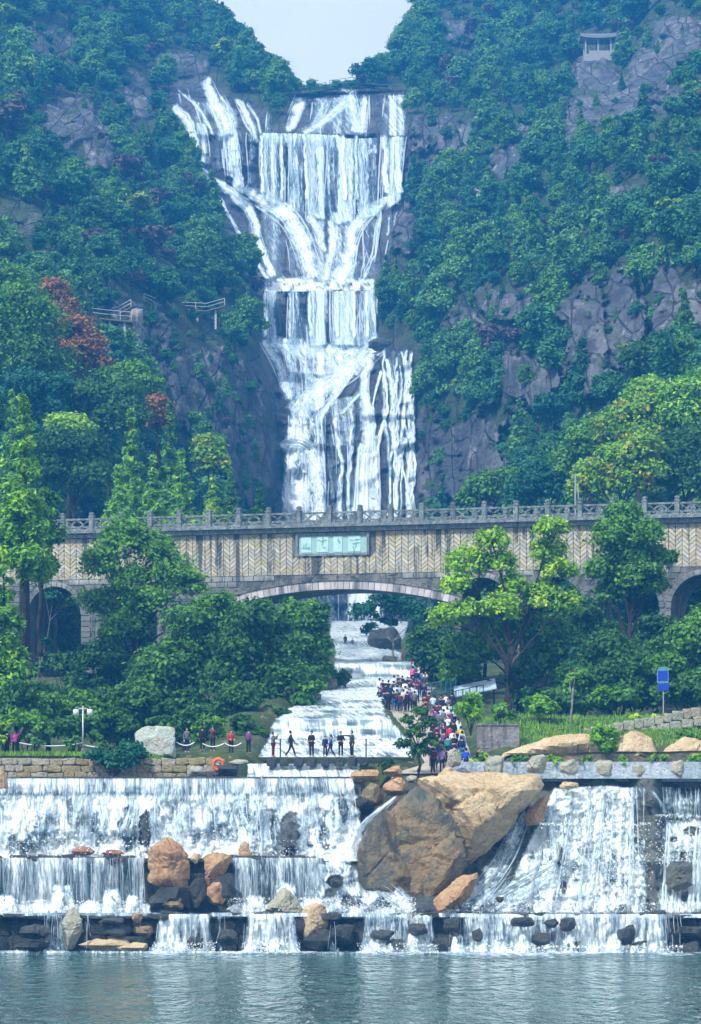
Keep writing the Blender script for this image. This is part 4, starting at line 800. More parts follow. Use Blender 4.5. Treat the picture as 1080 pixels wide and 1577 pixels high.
# ================================================================== foam on the lake
def make_lake_foam():
    n, m = 420, 26; PX, V_ = np.meshgrid(np.linspace(-300, 1400, n), np.linspace(0, 1, m)); Y = 175.6 - V_ * 11.0; X = (PX - 540) / FPX * 175.6
    act = np.interp(PX, [-300, 0, 60, 200, 236, 330, 372, 470, 500, 540, 552, 680, 690, 1052, 1080, 1400], [.5, .3, .3, .3, 1, 1, .9, .8, .3, .3, .9, .9, 1, 1, .4, .5])
    dn = act * (1 - V_) ** 1.6 * (.75 + .9 * fbm(X / 1.6, Y / 2.4, 0, 301, 4))
    W = np.stack([X, Y, np.full(X.shape, .035)], -1); idx = np.arange(n * m).reshape(m, n); F = np.stack([idx[:-1, :-1], idx[1:, :-1], idx[1:, 1:], idx[:-1, 1:]], -1).reshape(-1, 4)
    tag(link('lake_foam', mesh_from('lake_foam', W.reshape(-1, 3), F, [M_WATER], True, np.stack([X, Y], -1).reshape(-1, 2) * .8, {'dens': np.clip(dn, 0, 1.2).ravel(), 'foam': np.ones(n * m)})), 'churned foam spreading on the lake below the weir', 'foam', kind='structure')
make_lake_foam()
# ================================================================== flying drops
def make_spray():
    rg = np.random.default_rng(55); C = []
    def zone(x0, x1, y, Y, n, up, dY=.6, sx=0):
        px = rg.uniform(x0, x1, n); py = y - np.minimum(rg.exponential(up, n), up * 1.9) + rg.uniform(0, 4, n); C.append(PA(px + rg.normal(0, 1 + sx, n), py, Y - np.abs(rg.normal(0, dY, n))))
    zone(-20, 550, 1320, 181.0, 3200, 14); zone(-20, 228, 1405, 178.6, 2200, 10); zone(350, 640, 1405, 177.8, 2600, 12); zone(236, 332, 1466, 174.6, 900, 8); zone(372, 462, 1466, 174.6, 800, 8); zone(552, 676, 1470, 174.6, 1100, 9); zone(690, 1052, 1473, 174.6, 3200, 9)
    zone(690, 1100, 1412, 179.0, 2600, 12); zone(1010, 1100, 1330, 182.0, 1200, 40); zone(830, 1004, 1400, 181.5, 2600, 70); zone(380, 556, 1202, 187.0, 700, 6); zone(0, 545, 1290, 182.4, 2600, 34); zone(410, 640, 1140, 205.0, 500, 5); zone(480, 590, 1078, 225, 500, 5)
    P3 = np.concatenate(C); V, F = leaf_quads(P3, rg.normal(size=P3.shape), .062, rg, 1.3)
    tag(link('spray', mesh_from('spray', V, F, [M_DROP])), 'white drops and flecks of foam flying off the weirs', 'spray', kind='stuff')
# ================================================================== bridge
BA = R(17.0); BO = Vector(((520 - 540) / FPX * 256, 256.0, 0.0))
def b_u(px):
    k = (px - 540) / FPX; return (k * BO.y - BO.x) / (math.cos(BA) + k * math.sin(BA))
def b_z(px, py): return EYE + (HORZ - py) / FPX * (BO.y - b_u(px) * math.sin(BA))
def make_bridge():
    br = empty('stone_bridge', BO, -BA); tag(br, 'long stone arch bridge with herringbone masonry and carved balustrade', 'bridge')
    ZC0, ZC1, ZG = b_z(520, 819), b_z(520, 808), 12.0; W = 7.0
    UL, UR = b_u(-270), b_u(1490)
    HB0, HB1 = b_z(520, 884), ZC0 - .03
    def stonem(name, c1, c2, rnd):
        b = NB(name); p = b.pos(); r = b.n('ObjectInfo').outputs['Random'] if rnd == 'obj' else b.attr('rnd')
        col = b.mix(b.ramp(r, .1, .9), c1, c2); col = b.mix(b.ramp(b.math('FRACT', b.math('MULTIPLY', r, 7.13)), .55, 1.0), col, (0.36, 0.37, 0.35))
        col = b.mix(b.math('MULTIPLY', b.ramp(b.noise(p, 3.5, 5, .65), .45, .7), .45), col, (0.24, 0.23, 0.18))
        st = b.ramp(b.noise(b.mapv(p, (1, 1, .04)), 1.3, 3, .6), .50, .58); patch = b.ramp(b.noise(b.mapv(p, (1, 1, .45)), .55, 3, .6), .40, .56)
        col = b.mix(b.math('MULTIPLY', b.math('MULTIPLY', st, patch), .88), col, (0.035, 0.05, 0.06))
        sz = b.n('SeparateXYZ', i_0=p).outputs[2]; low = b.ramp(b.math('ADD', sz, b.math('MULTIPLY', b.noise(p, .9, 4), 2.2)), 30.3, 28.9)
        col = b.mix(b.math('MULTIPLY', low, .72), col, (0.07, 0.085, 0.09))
        return b.done(b.surf(col, .85, b.bump(b.noise(p, 7, 5, .6), .5, .05)))
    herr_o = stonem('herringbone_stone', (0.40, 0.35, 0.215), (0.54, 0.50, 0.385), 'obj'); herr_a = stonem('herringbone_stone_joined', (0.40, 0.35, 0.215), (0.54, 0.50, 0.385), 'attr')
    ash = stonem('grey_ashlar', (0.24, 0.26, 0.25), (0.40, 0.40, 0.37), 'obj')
    mortar = rockmat('dark_mortar', (0.14, 0.145, 0.14), (0.22, 0.215, 0.19), (0.05, 0.06, 0.065), .5, .95, streak=.7)
    vouss = NB('pale_voussoir'); pp = vouss.pos(); rr = vouss.n('ObjectInfo').outputs['Random']
    vouss = vouss.done(vouss.surf(vouss.mix(vouss.math('MULTIPLY', vouss.ramp(vouss.noise(vouss.mapv(pp, (1, 1, .2)), .9, 4), .5, .62), .8), vouss.mix(rr, (0.34, 0.32, 0.33), (0.55, 0.51, 0.50)), (0.09, 0.10, 0.11)), .85, vouss.bump(vouss.noise(pp, 6, 4), .4, .04)))
    grey = rockmat('carved_grey_stone', (0.20, 0.24, 0.25), (0.32, 0.36, 0.35), (0.07, 0.09, 0.10), 1.3, .85, streak=.5)
    # --- arches
    ZCR = b_z(515, 907); RC = 40.0
    arches = [(0.0, 11.4, 'seg', ZCR)]
    for cpx, hw, cy_ in ((84, 41, 903), (206, 36, 903), (742, 44, 889), (850, 50, 887), (966, 50, 886), (1084, 51, 884), (1203, 50, 884), (1322, 50, 884), (1440, 50, 884), (-36, 44, 903), (-150, 44, 903)):
        u0, u1 = b_u(cpx - hw), b_u(cpx + hw); arches.append(((u0 + u1) / 2, (u1 - u0) / 2, 'semi', b_z(cpx, cy_)))
    arches.sort()
    def zl(a, u):
        c, h, k, zc = a; t = abs(u - c)
        return zc - (RC - math.sqrt(RC * RC - t * t)) if k == 'seg' else zc - h + math.sqrt(max(0, h * h - t * t))
    segs = []; last = UL
    for a in arches:
        c, h, k, zc = a
        segs.append((last, c - h, None)); segs.append((c - h, c + h, a)); last = c + h
    segs.append((last, UR, None))
    m = MB(); so = MB()
    for u0, u1, a in segs:
        if a is None:
            m.add([(u0, 0, ZG), (u1, 0, ZG), (u1, 0, ZC0), (u0, 0, ZC0)], [(0, 1, 2, 3)]); m.add([(u0, W, ZG), (u1, W, ZG), (u1, W, ZC0), (u0, W, ZC0)], [(3, 2, 1, 0)])
            continue
        n = 36; us = [a[0] - a[1] * math.cos(math.pi * i / n) for i in range(n + 1)]
        for q0, q1 in zip(us[:-1], us[1:]):
            z0, z1 = zl(a, q0), zl(a, q1)
            m.add([(q0, 0, z0), (q1, 0, z1), (q1, 0, ZC0), (q0, 0, ZC0)], [(0, 1, 2, 3)]); m.add([(q0, W, z0), (q1, W, z1), (q1, W, ZC0), (q0, W, ZC0)], [(3, 2, 1, 0)])
            so.add([(q0, 0, z0), (q1, 0, z1), (q1, W, z1), (q0, W, z0)], [(3, 2, 1, 0)])
        for q, s in ((us[0], 1), (us[-1], -1)):
            z0 = zl(a, q); so.add([(q, 0, ZG), (q, W, ZG), (q, W, z0), (q, 0, z0)], [(0, 1, 2, 3)])
    m.build('wall', mortar, br); so.build('arch_soffit', mortar, br)
    d = MB().box(((UL + UR) / 2, W / 2, (ZC0 + ZC1) / 2), (UR - UL, W + .9, ZC1 - ZC0)); d.build('deck', grey, br)
    MB().box(((UL + UR) / 2, -.55, ZC1 - .1), (UR - UL, .5, .26)).build('coping', grey, br)
    # --- arch rings
    for a in arches:
        c, h, k, zc = a
        if k == 'seg':
            th0 = math.asin(h / RC); n = 40
            for i in range(n):
                t0, t1 = -th0 + 2 * th0 * (i + .04) / n, -th0 + 2 * th0 * (i + .96) / n; cz = zc - RC; V = []
                for y in (-.10, .5):
                    V += [(c + math.sin(t) * r_, y, cz + math.cos(t) * r_) for t, r_ in ((t0, RC - .02), (t1, RC - .02), (t1, RC + .72), (t0, RC + .72))]
                MB().add(V, [(0, 1, 2, 3), (7, 6, 5, 4), (0, 4, 5, 1), (1, 5, 6, 2), (2, 6, 7, 3), (3, 7, 4, 0)]).build('voussoir', vouss, br)
            mm = MB(); n = 60
            for i in range(n):
                t0, t1 = -th0 + 2 * th0 * i / n, -th0 + 2 * th0 * (i + 1) / n; cz = zc - RC; V = []
                for y in (-.19, .3): V += [(c + math.sin(t) * r_, y, cz + math.cos(t) * r_) for t, r_ in ((t0, RC + .73), (t1, RC + .73), (t1, RC + 1.18), (t0, RC + 1.18))]
                mm.add(V, [(0, 1, 2, 3), (2, 6, 7, 3), (0, 4, 5, 1)])
            mm.build('hood_band', mortar, br)
        else:
            n = 17
            for i in range(n):
                t0, t1 = math.pi * (i + .05) / n, math.pi * (i + .95) / n; cz = zc - h; V = []
                for y in (-.09, .5): V += [(c - math.cos(t) * r_, y, cz + math.sin(t) * r_) for t, r_ in ((t0, h - .02), (t1, h - .02), (t1, h + .42), (t0, h + .42))]
                MB().add(V, [(0, 1, 2, 3), (7, 6, 5, 4), (0, 4, 5, 1), (1, 5, 6, 2), (2, 6, 7, 3), (3, 7, 4, 0)]).build('voussoir', ash, br)
    # --- herringbone blocks: parallelograms leaning to alternate sides
    cw, t, gap = .60, .40, .028; blocks = []; i0 = int(UL / cw); i1 = int(UR / cw); SU0, SU1, SZ0 = b_u(455), b_u(572), b_z(515, 856)
    rg = np.random.default_rng(2)
    for i in range(i0, i1):
        s = 1 if i % 2 else -1; ua, ub = i * cw, (i + 1) * cw; z = HB0 - cw
        while z < HB1:
            zc_ = z + cw / 2
            if not (ub > SU0 and ua < SU1 and zc_ + .2 > SZ0): blocks.append((ua, z, s))
            z += t
    def blockV(ua, z, s, pr):
        g = gap / 2; a0, b0 = (0, cw * .86) if s > 0 else (cw * .86, 0)
        q = [(ua + g, z + a0 + g), (ua + cw - g, z + b0 + g), (ua + cw - g, z + b0 + t - g), (ua + g, z + a0 + t - g)]
        q = [(x, min(max(y, HB0), HB1)) for x, y in q]
        if q[3][1] - q[0][1] < .03 and q[2][1] - q[1][1] < .03: return None
        cx = sum(x for x, _ in q) / 4; cz = sum(y for _, y in q) / 4
        f = [(cx + (x - cx) * .93, cz + (y - cz) * .88) for x, y in q]
        return [(x, 0.02, y) for x, y in q] + [(x, -pr, y) for x, y in f]
    FB = [(4, 5, 6, 7), (0, 1, 5, 4), (1, 2, 6, 5), (2, 3, 7, 6), (3, 0, 4, 7)]
    def vis(b_):    # nearest the open middle of the bridge, clear of the trees
        u = b_[0]; return 0 if b_u(318) < u < b_u(705) else (1 if u > b_u(860) else 2)
    full = [b_ for b_ in blocks]; order = sorted(range(len(full)), key=lambda q: (vis(full[q]), rg.random())); single = set(order[:296]); protos = {}
    JV = []; JF = []; JR = []
    for qi, (ua, z, s) in enumerate(full):
        pr = rg.uniform(.035, .08)
        clip = z < HB0 + .02 - 0 or z + cw * .86 + t > HB1
        if qi in single:
            if clip:
                V = blockV(ua, z, s, pr)
                if V is None: continue
                V = [(x - ua, y, zz_ - z) for x, y, zz_ in V]; me = mesh_from('stone_block', V, FB, [herr_o])
            else:
                kk = (s, int(pr * 60))
                if kk not in protos:
                    V = blockV(ua, z, s, pr); protos[kk] = mesh_from('stone_block', [(x - ua, y, zz_ - z) for x, y, zz_ in V], FB, [herr_o])
                me = protos[kk]
            link('stone_block', me, br, (ua, 0, z))
        else:
            V = blockV(ua, z, s, pr)
            if V is None: continue
            n = len(JV); JV += V; JF += [tuple(k + n for k in f) for f in FB]; JR += [rg.random()] * 8
    o = link('herringbone_masonry', mesh_from('herringbone_masonry', JV, JF, [herr_a], attrs={'rnd': JR}), br); o['kind'] = 'stuff'
    # --- ashlar courses on the piers and spandrels under the herringbone
    cnt = 0; protos = [mesh_from('ashlar_block', [(x * .5, (0.02 if y > 0 else -.07), z * .5) if y > 0 else (x * .47, -.07, z * .44) for y in (1, -1) for x, z in ((-1, -1), (1, -1), (1, 1), (-1, 1))], FB, [ash])]
    for row in range(30):
        z = HB0 - .52 - row * .5; u = UL + (row % 2) * .5
        if z < 16: break
        while u < UR:
            w = 1.0; ok = True
            for a in arches:
                if abs(u + w / 2 - a[0]) < a[1] + (0.42 + .05 if a[2] == 'semi' else 0) + w / 2:
                    lo = min(zl(a, min(max(q, a[0] - a[1] + .001), a[0] + a[1] - .001)) for q in (u, u + w / 2, u + w)) if True else 0
                    need = max(zl(a, min(max(q, a[0] - a[1]), a[0] + a[1])) for q in (u, u + w / 2, u + w)) + (1.25 if a[2] == 'seg' else .5)
                    if z < need: ok = False; break
            if ok and cnt < 300:
                q = link('ashlar_block', protos[0], br, (u + w / 2, 0, z + .25)); q.scale = (w * .97, 1, .47); cnt += 1
            u += w
    # narrow piers: one block per course
    gaps_ = [(s0, s1) for s0, s1, a in segs if a is None and s1 - s0 < 4.5]
    for s0, s1 in gaps_:
        z = HB0 - 3.1
        while z > 15.5 and cnt < 460:
            w = s1 - s0; k = max(1, round(w / .9))
            for i in range(k):
                q = link('pier_block', protos[0], br, (s0 + w * (i + .5) / k, 0, z)); q.scale = (w / k * .97, 1.2, .47); cnt += 1
            z -= .5
    # --- name panel: four weathered pale plates in a frame
    pu0, pu1, pz0, pz1 = b_u(460), b_u(566), b_z(515, 852), b_z(515, 824)
    sg = MB()
    for (a, b_, c, d_) in ((pu0, pu1, pz0 - .22, pz0), (pu0, pu1, pz1, pz1 + .2), (pu0 - .22, pu0, pz0 - .22, pz1 + .2), (pu1, pu1 + .22, pz0 - .22, pz1 + .2)):
        sg.box(((a + b_) / 2, -.06, (c + d_) / 2), (b_ - a - .004, .34, d_ - c - .004))
    sgo = sg.build('name_panel', grey, br); sgo['label'] = 'carved name panel with four weathered pale characters'
    pm = plain('pale_teal_plate', (0.28, 0.46, 0.45), .6, var=.25, scale=2.5); im = plain('faded_ink', (0.16, 0.34, 0.34), .8); lm = plain('bright_teal_plate', (0.42, 0.62, 0.60), .6, var=.2, scale=2.5)
    back = MB().box(((pu0 + pu1) / 2, .02, (pz0 + pz1) / 2), (pu1 - pu0, .12, pz1 - pz0)).build('panel_back', pm, sgo)
    for i, (fx, fw) in enumerate(((.10, .15), (.34, .17), (.56, .13), (.80, .18))):
        cx = pu0 + (pu1 - pu0) * fx + .1; w = (pu1 - pu0) * fw; cz = (pz0 + pz1) / 2; h = (pz1 - pz0) * .86
        MB().box((cx, -.06, cz), (w, .06, h)).build('plate', lm, sgo)
        st = MB(); rr2 = np.random.default_rng(40 + i)
        for j in range(5 if i != 2 else 2):
            a = rr2.uniform(-.5, .5) + (1.57 if j % 2 else 0); l = rr2.uniform(.25, .6) * w; M = Matrix.Rotation(a, 3, 'Y')
            st.box((cx + rr2.uniform(-.25, .25) * w, -.10 - j * .003, cz + rr2.uniform(-.32, .32) * h), (l, .02, .09), M=M)
        st.build('brush_strokes', im, sgo)
    # --- balustrade
    SP = 2.86; post = MB(); post.box((0, 0, .62), (.42, .42, 1.24)); post.box((0, 0, 1.29), (.50, .50, .10)); post.box((0, 0, 1.42), (.34, .34, .16)); post.box((0, 0, 1.56), (.42, .42, .12)); post.box((0, 0, 1.66), (.26, .26, .08)); pme = post.mesh('post', grey)
    lat = MB(); x0, x1, z0, z1 = .23, SP - .23, .16, .98; T = .085; c = SP / 2; hz = (z0 + z1) / 2
    def bar(a, b_, w=T):
        a = Vector((a[0], 0, a[1])); b_ = Vector((b_[0], 0, b_[1])); d_ = b_ - a; lat.box((a + b_) / 2, (d_.length, .09, w), M=Matrix.Rotation(-math.atan2(d_.z, d_.x), 3, 'Y'))
    for s in (-1, 1):
        bar((c, z1), (c + s * .55, hz)); bar((c + s * .55, hz), (c, z0)); bar((c + s * .55, hz), (c + s * (x1 - c), z1)); bar((c + s * .55, hz), (c + s * (x1 - c), z0)); bar((c + s * .25, z1), (c + s * 1.0, z0), .06); bar((c + s * .25, z0), (c + s * 1.0, z1), .06)
    lme = lat.mesh('lattice_panel', grey)
    rail = MB(); rail.box((SP / 2, 0, 1.06), (SP - .42, .20, .16)); rail.box((SP / 2, 0, .09), (SP - .42, .24, .15)); rme = rail.mesh('rail', grey)
    n0 = int(UL / SP); n1 = int(UR / SP); off = b_u(463) % SP
    for vy in (-.42, W + .3):
        for i in range(n0, n1):
            u = i * SP + off
            link('post', pme, br, (u, vy, ZC1)); link('lattice_panel', lme, br, (u, vy, ZC1)); link('rail', rme, br, (u, vy, ZC1))
    # lamp on the parapet
    lp = empty('bridge_lamp', BO + Matrix.Rotation(-BA, 3, 'Z') @ Vector((b_u(606), .05, ZC1)), -BA); tag(lp, 'white bulb lamp standing behind the bridge balustrade', 'lamp')
    MB().tube([(0, 0, 0), (0, 0, 1.0)], .05).build('pole', plain('lamp_white', (0.7, 0.72, 0.72), .4), lp)
    gl = rock_mesh('globe', (.42, .42, .75), plain('lamp_globe', (0.85, 0.88, 0.88), .3), 2, 3, 0, .0); link('globe', gl, lp, (0, 0, 1.3))
    MB().tube([(0, 0, 1.62), (0, 0, 3.6)], .035).build('aerial', plain('aerial_white', (0.8, 0.82, 0.84), .4), lp)
    pl = empty('lamp_pole', BO + Matrix.Rotation(-BA, 3, 'Z') @ Vector((b_u(861), W - .4, ZC1)), -BA); tag(pl, 'tall thin grey pole rising behind the bridge balustrade', 'pole')
    gm = plain('pole_grey', (0.35, 0.38, 0.4), .5, .4)
    MB().tube([(0, 0, 0), (0, 0, 4.6)], .07).build('pole', gm, pl); MB().tube([(.28, 0, 0), (.28, 0, 3.2)], .05).build('stay', gm, pl)
make_bridge()
# ================================================================== foliage
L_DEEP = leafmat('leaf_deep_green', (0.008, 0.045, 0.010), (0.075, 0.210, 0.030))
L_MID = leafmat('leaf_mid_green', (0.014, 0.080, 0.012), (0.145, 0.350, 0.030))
L_BRIGHT = leafmat('leaf_bright_green', (0.028, 0.135, 0.010), (0.240, 0.520, 0.028), (0.32, 0.56, 0.03))
L_LIME = leafmat('leaf_lime', (0.080, 0.230, 0.012), (0.310, 0.560, 0.025), (0.42, 0.60, 0.03))
L_TEAL = leafmat('leaf_teal', (0.010, 0.070, 0.040), (0.034, 0.180, 0.085))
L_RED = leafmat('leaf_rust_red', (0.13, 0.055, 0.020), (0.36, 0.160, 0.050), (0.42, 0.24, 0.05))
L_PURPLE = leafmat('leaf_dull_purple', (0.055, 0.042, 0.045), (0.15, 0.11, 0.10))
L_YELLOW = leafmat('leaf_yellow_green', (0.060, 0.170, 0.012), (0.24, 0.46, 0.03), (0.42, 0.38, 0.03))
L_FAR = leafmat('leaf_far_green', (0.010, 0.065, 0.026), (0.070, 0.250, 0.070))
L_FAR2 = leafmat('leaf_far_light', (0.024, 0.110, 0.030), (0.160, 0.370, 0.070))
M_BARK = rockmat('bark', (0.040, 0.034, 0.026), (0.075, 0.062, 0.048), (0.02, 0.018, 0.015), 3.0, .95, streak=.5)
M_PALEBARK = rockmat('pale_bark', (0.30, 0.30, 0.26), (0.40, 0.39, 0.33), (0.12, 0.12, 0.10), 3.0, .9, streak=.4)
def leaf_quads(C, N, size, rg, asp=1.7):
    """one quad per centre C, facing N"""
    n = len(C); N = N / np.maximum(np.linalg.norm(N, axis=1, keepdims=True), 1e-6)
    r = rg.normal(size=(n, 3)); a = np.cross(N, r); a /= np.maximum(np.linalg.norm(a, axis=1, keepdims=True), 1e-6); b = np.cross(N, a)
    s = (size * rg.uniform(.6, 1.35, n))[:, None]; a = a * s * asp / 2; b = b * s / 2
    V = np.stack([C - a, C - b + a * .15, C + a, C + b + a * .15], 1).reshape(-1, 3)
    return V, np.arange(4 * n).reshape(n, 4)
def crown_mesh(name, lobes, nleaf, size, mt, seed=0, kind='broad', fluff=1.0):
    rg = np.random.default_rng(seed); lobes = np.array(lobes, float); w = lobes[:, 3] ** 2; w /= w.sum()
    Cs = []; Ns = []; Rn = []; Cl = []
    for (x, y, z, r), wi in zip(lobes, w):
        nl = max(20, int(nleaf * wi)); ncl = max(7, int(nl / (26 if kind == 'broad' else 20)))
        d = rg.normal(size=(ncl, 3)); d /= np.linalg.norm(d, axis=1, keepdims=True)
        d[:, 2] = np.where(d[:, 2] < -.35, -d[:, 2], d[:, 2])
        rad = r * rg.uniform(.45, 1.02, ncl) ** .7
        cc = d * rad[:, None] * np.array([1, 1, .86]); cv = rg.random(ncl)
        k = rg.integers(0, ncl, nl); rc = r * (.20 if kind == 'broad' else .15) * fluff
        off = rg.normal(size=(nl, 3)) * rc * np.array([1, 1, .62 if kind == 'broad' else 1.3])
        p = cc[k] + off
        nrm = p / np.maximum(np.linalg.norm(p, axis=1, keepdims=True), 1e-6) * .7 + np.array([0, 0, .5]) + rg.normal(size=(nl, 3)) * .55
        Cs.append(p + np.array([x, y, z])); Ns.append(nrm); Rn.append(rg.random(nl)); Cl.append(cv[k])
    C = np.concatenate(Cs); N = np.concatenate(Ns); rn = np.concatenate(Rn); cl = np.concatenate(Cl)
    V, F = leaf_quads(C, N, size, rg, 1.7 if kind == 'broad' else 2.4)
    return mesh_from(name, V, F, [mt], False, attrs={'rnd': np.repeat(rn, 4), 'clump': np.repeat(cl, 4)})
def cone_lobes(h, rad, seed=0, n=20, base=.12):
    rg = np.random.default_rng(seed); out = []
    for i in range(n):
        t = base + (1 - base) * (i / n) ** .9; rr = rad * 1.18 * (1 - t) ** 1.05 + .07 * rad; a = i * 2.4 + rg.uniform(-.4, .4)
        k = rr * rg.uniform(.35, .6); out.append((math.cos(a) * k, math.sin(a) * k, h * t + rg.uniform(-.02, .02) * h, max(rr * .60, rad * .12)))
    out.append((0, 0, h * .97, rad * .10)); out.append((0, 0, h * .92, rad * .14)); return out
def trunk_mesh(name, base, targets, r0, mt, seed=0, fork=.35):
    """tapered trunk with limbs that reach the lobes"""
    rg = np.random.default_rng(seed); m = MB(); base = Vector(base); tg = [Vector(t) for t in targets]
    cen = sum(tg, Vector()) / len(tg); top = Vector((base.x * .45 + cen.x * .55, base.y * .45 + cen.y * .55, base.z + (cen.z - base.z) * (fork + .25)))
    fk = base.lerp(top, .62); mid = base.lerp(fk, .5) + Vector((rg.uniform(-.2, .2), rg.uniform(-.2, .2), 0)); 
    m.tube([base - Vector((0, 0, .6)), base + Vector((0, 0, .15)), mid, fk, top], [r0 * 1.5, r0 * 1.15, r0, r0 * .85, r0 * .55], 9)
    for t in tg:
        st = fk.lerp(top, rg.uniform(0, 1)); a = st.lerp(t, .45) + Vector((rg.uniform(-.3, .3), rg.uniform(-.3, .3), rg.uniform(.0, .5))); 
        m.tube([st, a, t], [r0 * .5, r0 * .3, r0 * .1], 6, False)
        for q in range(2):
            e = t + Vector(rg.normal(size=3)) * .9; m.tube([a.lerp(t, .4), e], [r0 * .2, r0 * .05], 5, False)
    return m.mesh(name, mt, True)
def tree_px(bx, by, Y, lobes, mt, label, nleaf=7000, size=.30, r0=.28, seed=0, bark=None, kind='broad', name='broadleaf_tree', dY=1.0, group=None, cat='tree', fluff=1.0):
    """a tree standing at photo pixel (bx, by), distance Y, with a crown made of lobes (px, py, r px)"""
    k = Y / FPX; rg = np.random.default_rng(seed + 900); root = Vector(P(bx, by, Y)); t = empty(name, root); tag(t, label, cat, group)
    lb = []
    for (x, y, r) in lobes:
        dy = rg.uniform(-.55, .75) * r * k * dY; q = Vector(P(x, y, Y)) - root; lb.append((q.x, dy, q.z, r * k))
    link('trunk', trunk_mesh('trunk', (0, 0, 0), [l[:3] for l in lb], r0, bark or M_BARK, seed), t)
    link('crown', crown_mesh('crown', lb, int(nleaf * 1.3), size * .8, mt, seed, kind, fluff), t); return t
def cone_px(bx, by, Y, top, wpx, mt, label, nleaf=6500, size=.26, seed=0, name='conifer_tree', group=None, base=.12):
    k = Y / FPX; h = (by - top) * k; t = empty(name, P(bx, by, Y)); tag(t, label, 'tree', group)
    m = MB().tube([(0, 0, -.5), (0, 0, h * .5), (0, 0, h * .95)], [h * .022, h * .014, .02], 8); m.build('trunk', M_BARK, t, True)
    link('crown', crown_mesh('crown', cone_lobes(h, wpx * k / 2, seed, 26, base), int(nleaf * 1.2), size * .85, mt, seed, 'spray'), t); return t
def near_trees():
    # in front of the bridge, left
    tree_px(200, 1075, 237, [(195, 832, 42), (235, 850, 38), (160, 872, 36), (262, 890, 44), (200, 900, 36), (290, 905, 30), (150, 935, 34), (230, 940, 40), (285, 960, 34), (190, 975, 38), (170, 1010, 36)], L_MID, 'airy mid green tree in front of the left bridge piers', 11500, .30, .24, 1)
    tree_px(300, 1150, 226, [(300, 965, 40), (335, 940, 34), (350, 985, 40), (290, 1010, 44), (250, 1035, 46), (320, 1050, 44), (240, 1075, 40), (290, 1100, 40)], L_MID, 'dense tree with lit top below the left end of the main arch', 12000, .30, .3, 2)
    tree_px(390, 1150, 222, [(395, 955, 36), (420, 985, 40), (370, 1000, 42), (410, 1035, 46), (355, 1050, 44), (440, 1060, 38), (380, 1090, 44), (420, 1110, 30), (340, 1110, 36)], L_DEEP, 'dark leafy tree on the left bank of the stream', 12000, .30, .3, 3)
    tree_px(455, 1120, 236, [(450, 955, 32), (478, 965, 26), (490, 1000, 24), (460, 1000, 36), (485, 1035, 26), (455, 1045, 38), (440, 1085, 32), (495, 940, 14)], L_MID, 'green tree leaning over the stream beneath the arch', 9500, .30, .26, 4)
    tree_px(484, 990, 244, [(482, 938, 16), (492, 955, 12), (470, 945, 12)], L_YELLOW, 'small yellow tinted tree under the main arch', 1500, .28, .1, 5)
    tree_px(180, 1160, 216, [(165, 1090, 34), (205, 1095, 34), (240, 1110, 28), (130, 1100, 30)], L_DEEP, 'low dark tree behind the lamp post', 4500, .28, .16, 6)
    tree_px(75, 1150, 218, [(75, 1075, 30), (45, 1090, 34), (100, 1095, 28), (20, 1100, 34)], L_DEEP, 'low dark tree under the left arch', 4500, .28, .16, 7)
    tree_px(52, 1080, 240, [(82, 920, 12), (70, 990, 10), (58, 1030, 10)], L_TEAL, 'slender pale trunked sapling before the left arch', 700, .24, .10, 8, M_PALEBARK)
    cone_px(38, 1110, 226, 608, 130, L_BRIGHT, 'tall shaggy bright green conifer at the left edge', 15000, .28, 9, base=.45)
    cone_px(6, 1130, 214, 852, 110, L_BRIGHT, 'shorter bright green conifer at the left edge', 9000, .26, 10)
    tree_px(62, 1000, 232, [(60, 800, 28), (72, 830, 26), (50, 860, 28), (70, 770, 20), (66, 870, 22)], L_MID, 'dark green tree squeezed between conifer and bridge', 4500, .3, .2, 11)
    # dark trees in the shade behind the side arches
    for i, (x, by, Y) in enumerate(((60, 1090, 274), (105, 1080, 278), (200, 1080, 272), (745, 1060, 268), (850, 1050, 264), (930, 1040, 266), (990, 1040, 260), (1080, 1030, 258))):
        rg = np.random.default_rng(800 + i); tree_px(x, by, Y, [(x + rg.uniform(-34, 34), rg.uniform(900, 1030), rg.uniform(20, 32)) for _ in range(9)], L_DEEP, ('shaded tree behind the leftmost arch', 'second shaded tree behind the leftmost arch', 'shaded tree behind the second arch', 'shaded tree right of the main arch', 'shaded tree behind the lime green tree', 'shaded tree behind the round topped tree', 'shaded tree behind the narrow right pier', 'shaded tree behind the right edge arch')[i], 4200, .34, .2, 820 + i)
    # understorey under and before the bridge
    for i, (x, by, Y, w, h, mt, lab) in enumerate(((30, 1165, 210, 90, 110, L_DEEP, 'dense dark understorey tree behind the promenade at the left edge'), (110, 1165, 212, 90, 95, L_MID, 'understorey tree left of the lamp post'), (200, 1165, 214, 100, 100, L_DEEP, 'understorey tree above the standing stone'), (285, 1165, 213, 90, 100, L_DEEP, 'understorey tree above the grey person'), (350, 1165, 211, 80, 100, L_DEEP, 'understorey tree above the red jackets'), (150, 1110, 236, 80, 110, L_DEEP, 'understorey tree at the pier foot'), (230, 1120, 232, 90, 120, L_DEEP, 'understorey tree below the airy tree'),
                                              (830, 1128, 228, 80, 110, L_DEEP, 'understorey tree behind the forked trunk'), (900, 1125, 218, 80, 90, L_MID, 'understorey tree right of the pale sapling'), (960, 1115, 216, 90, 90, L_DEEP, 'understorey tree left of the blue sign'), (1060, 1105, 214, 90, 90, L_MID, 'understorey tree right of the blue sign'), (700, 1080, 250, 70, 90, L_DEEP, 'understorey tree above the net fence'), (900, 1060, 246, 90, 130, L_DEEP, 'understorey tree in the right arch'), (1010, 1060, 243, 80, 120, L_DEEP, 'understorey tree at the right pier'))):
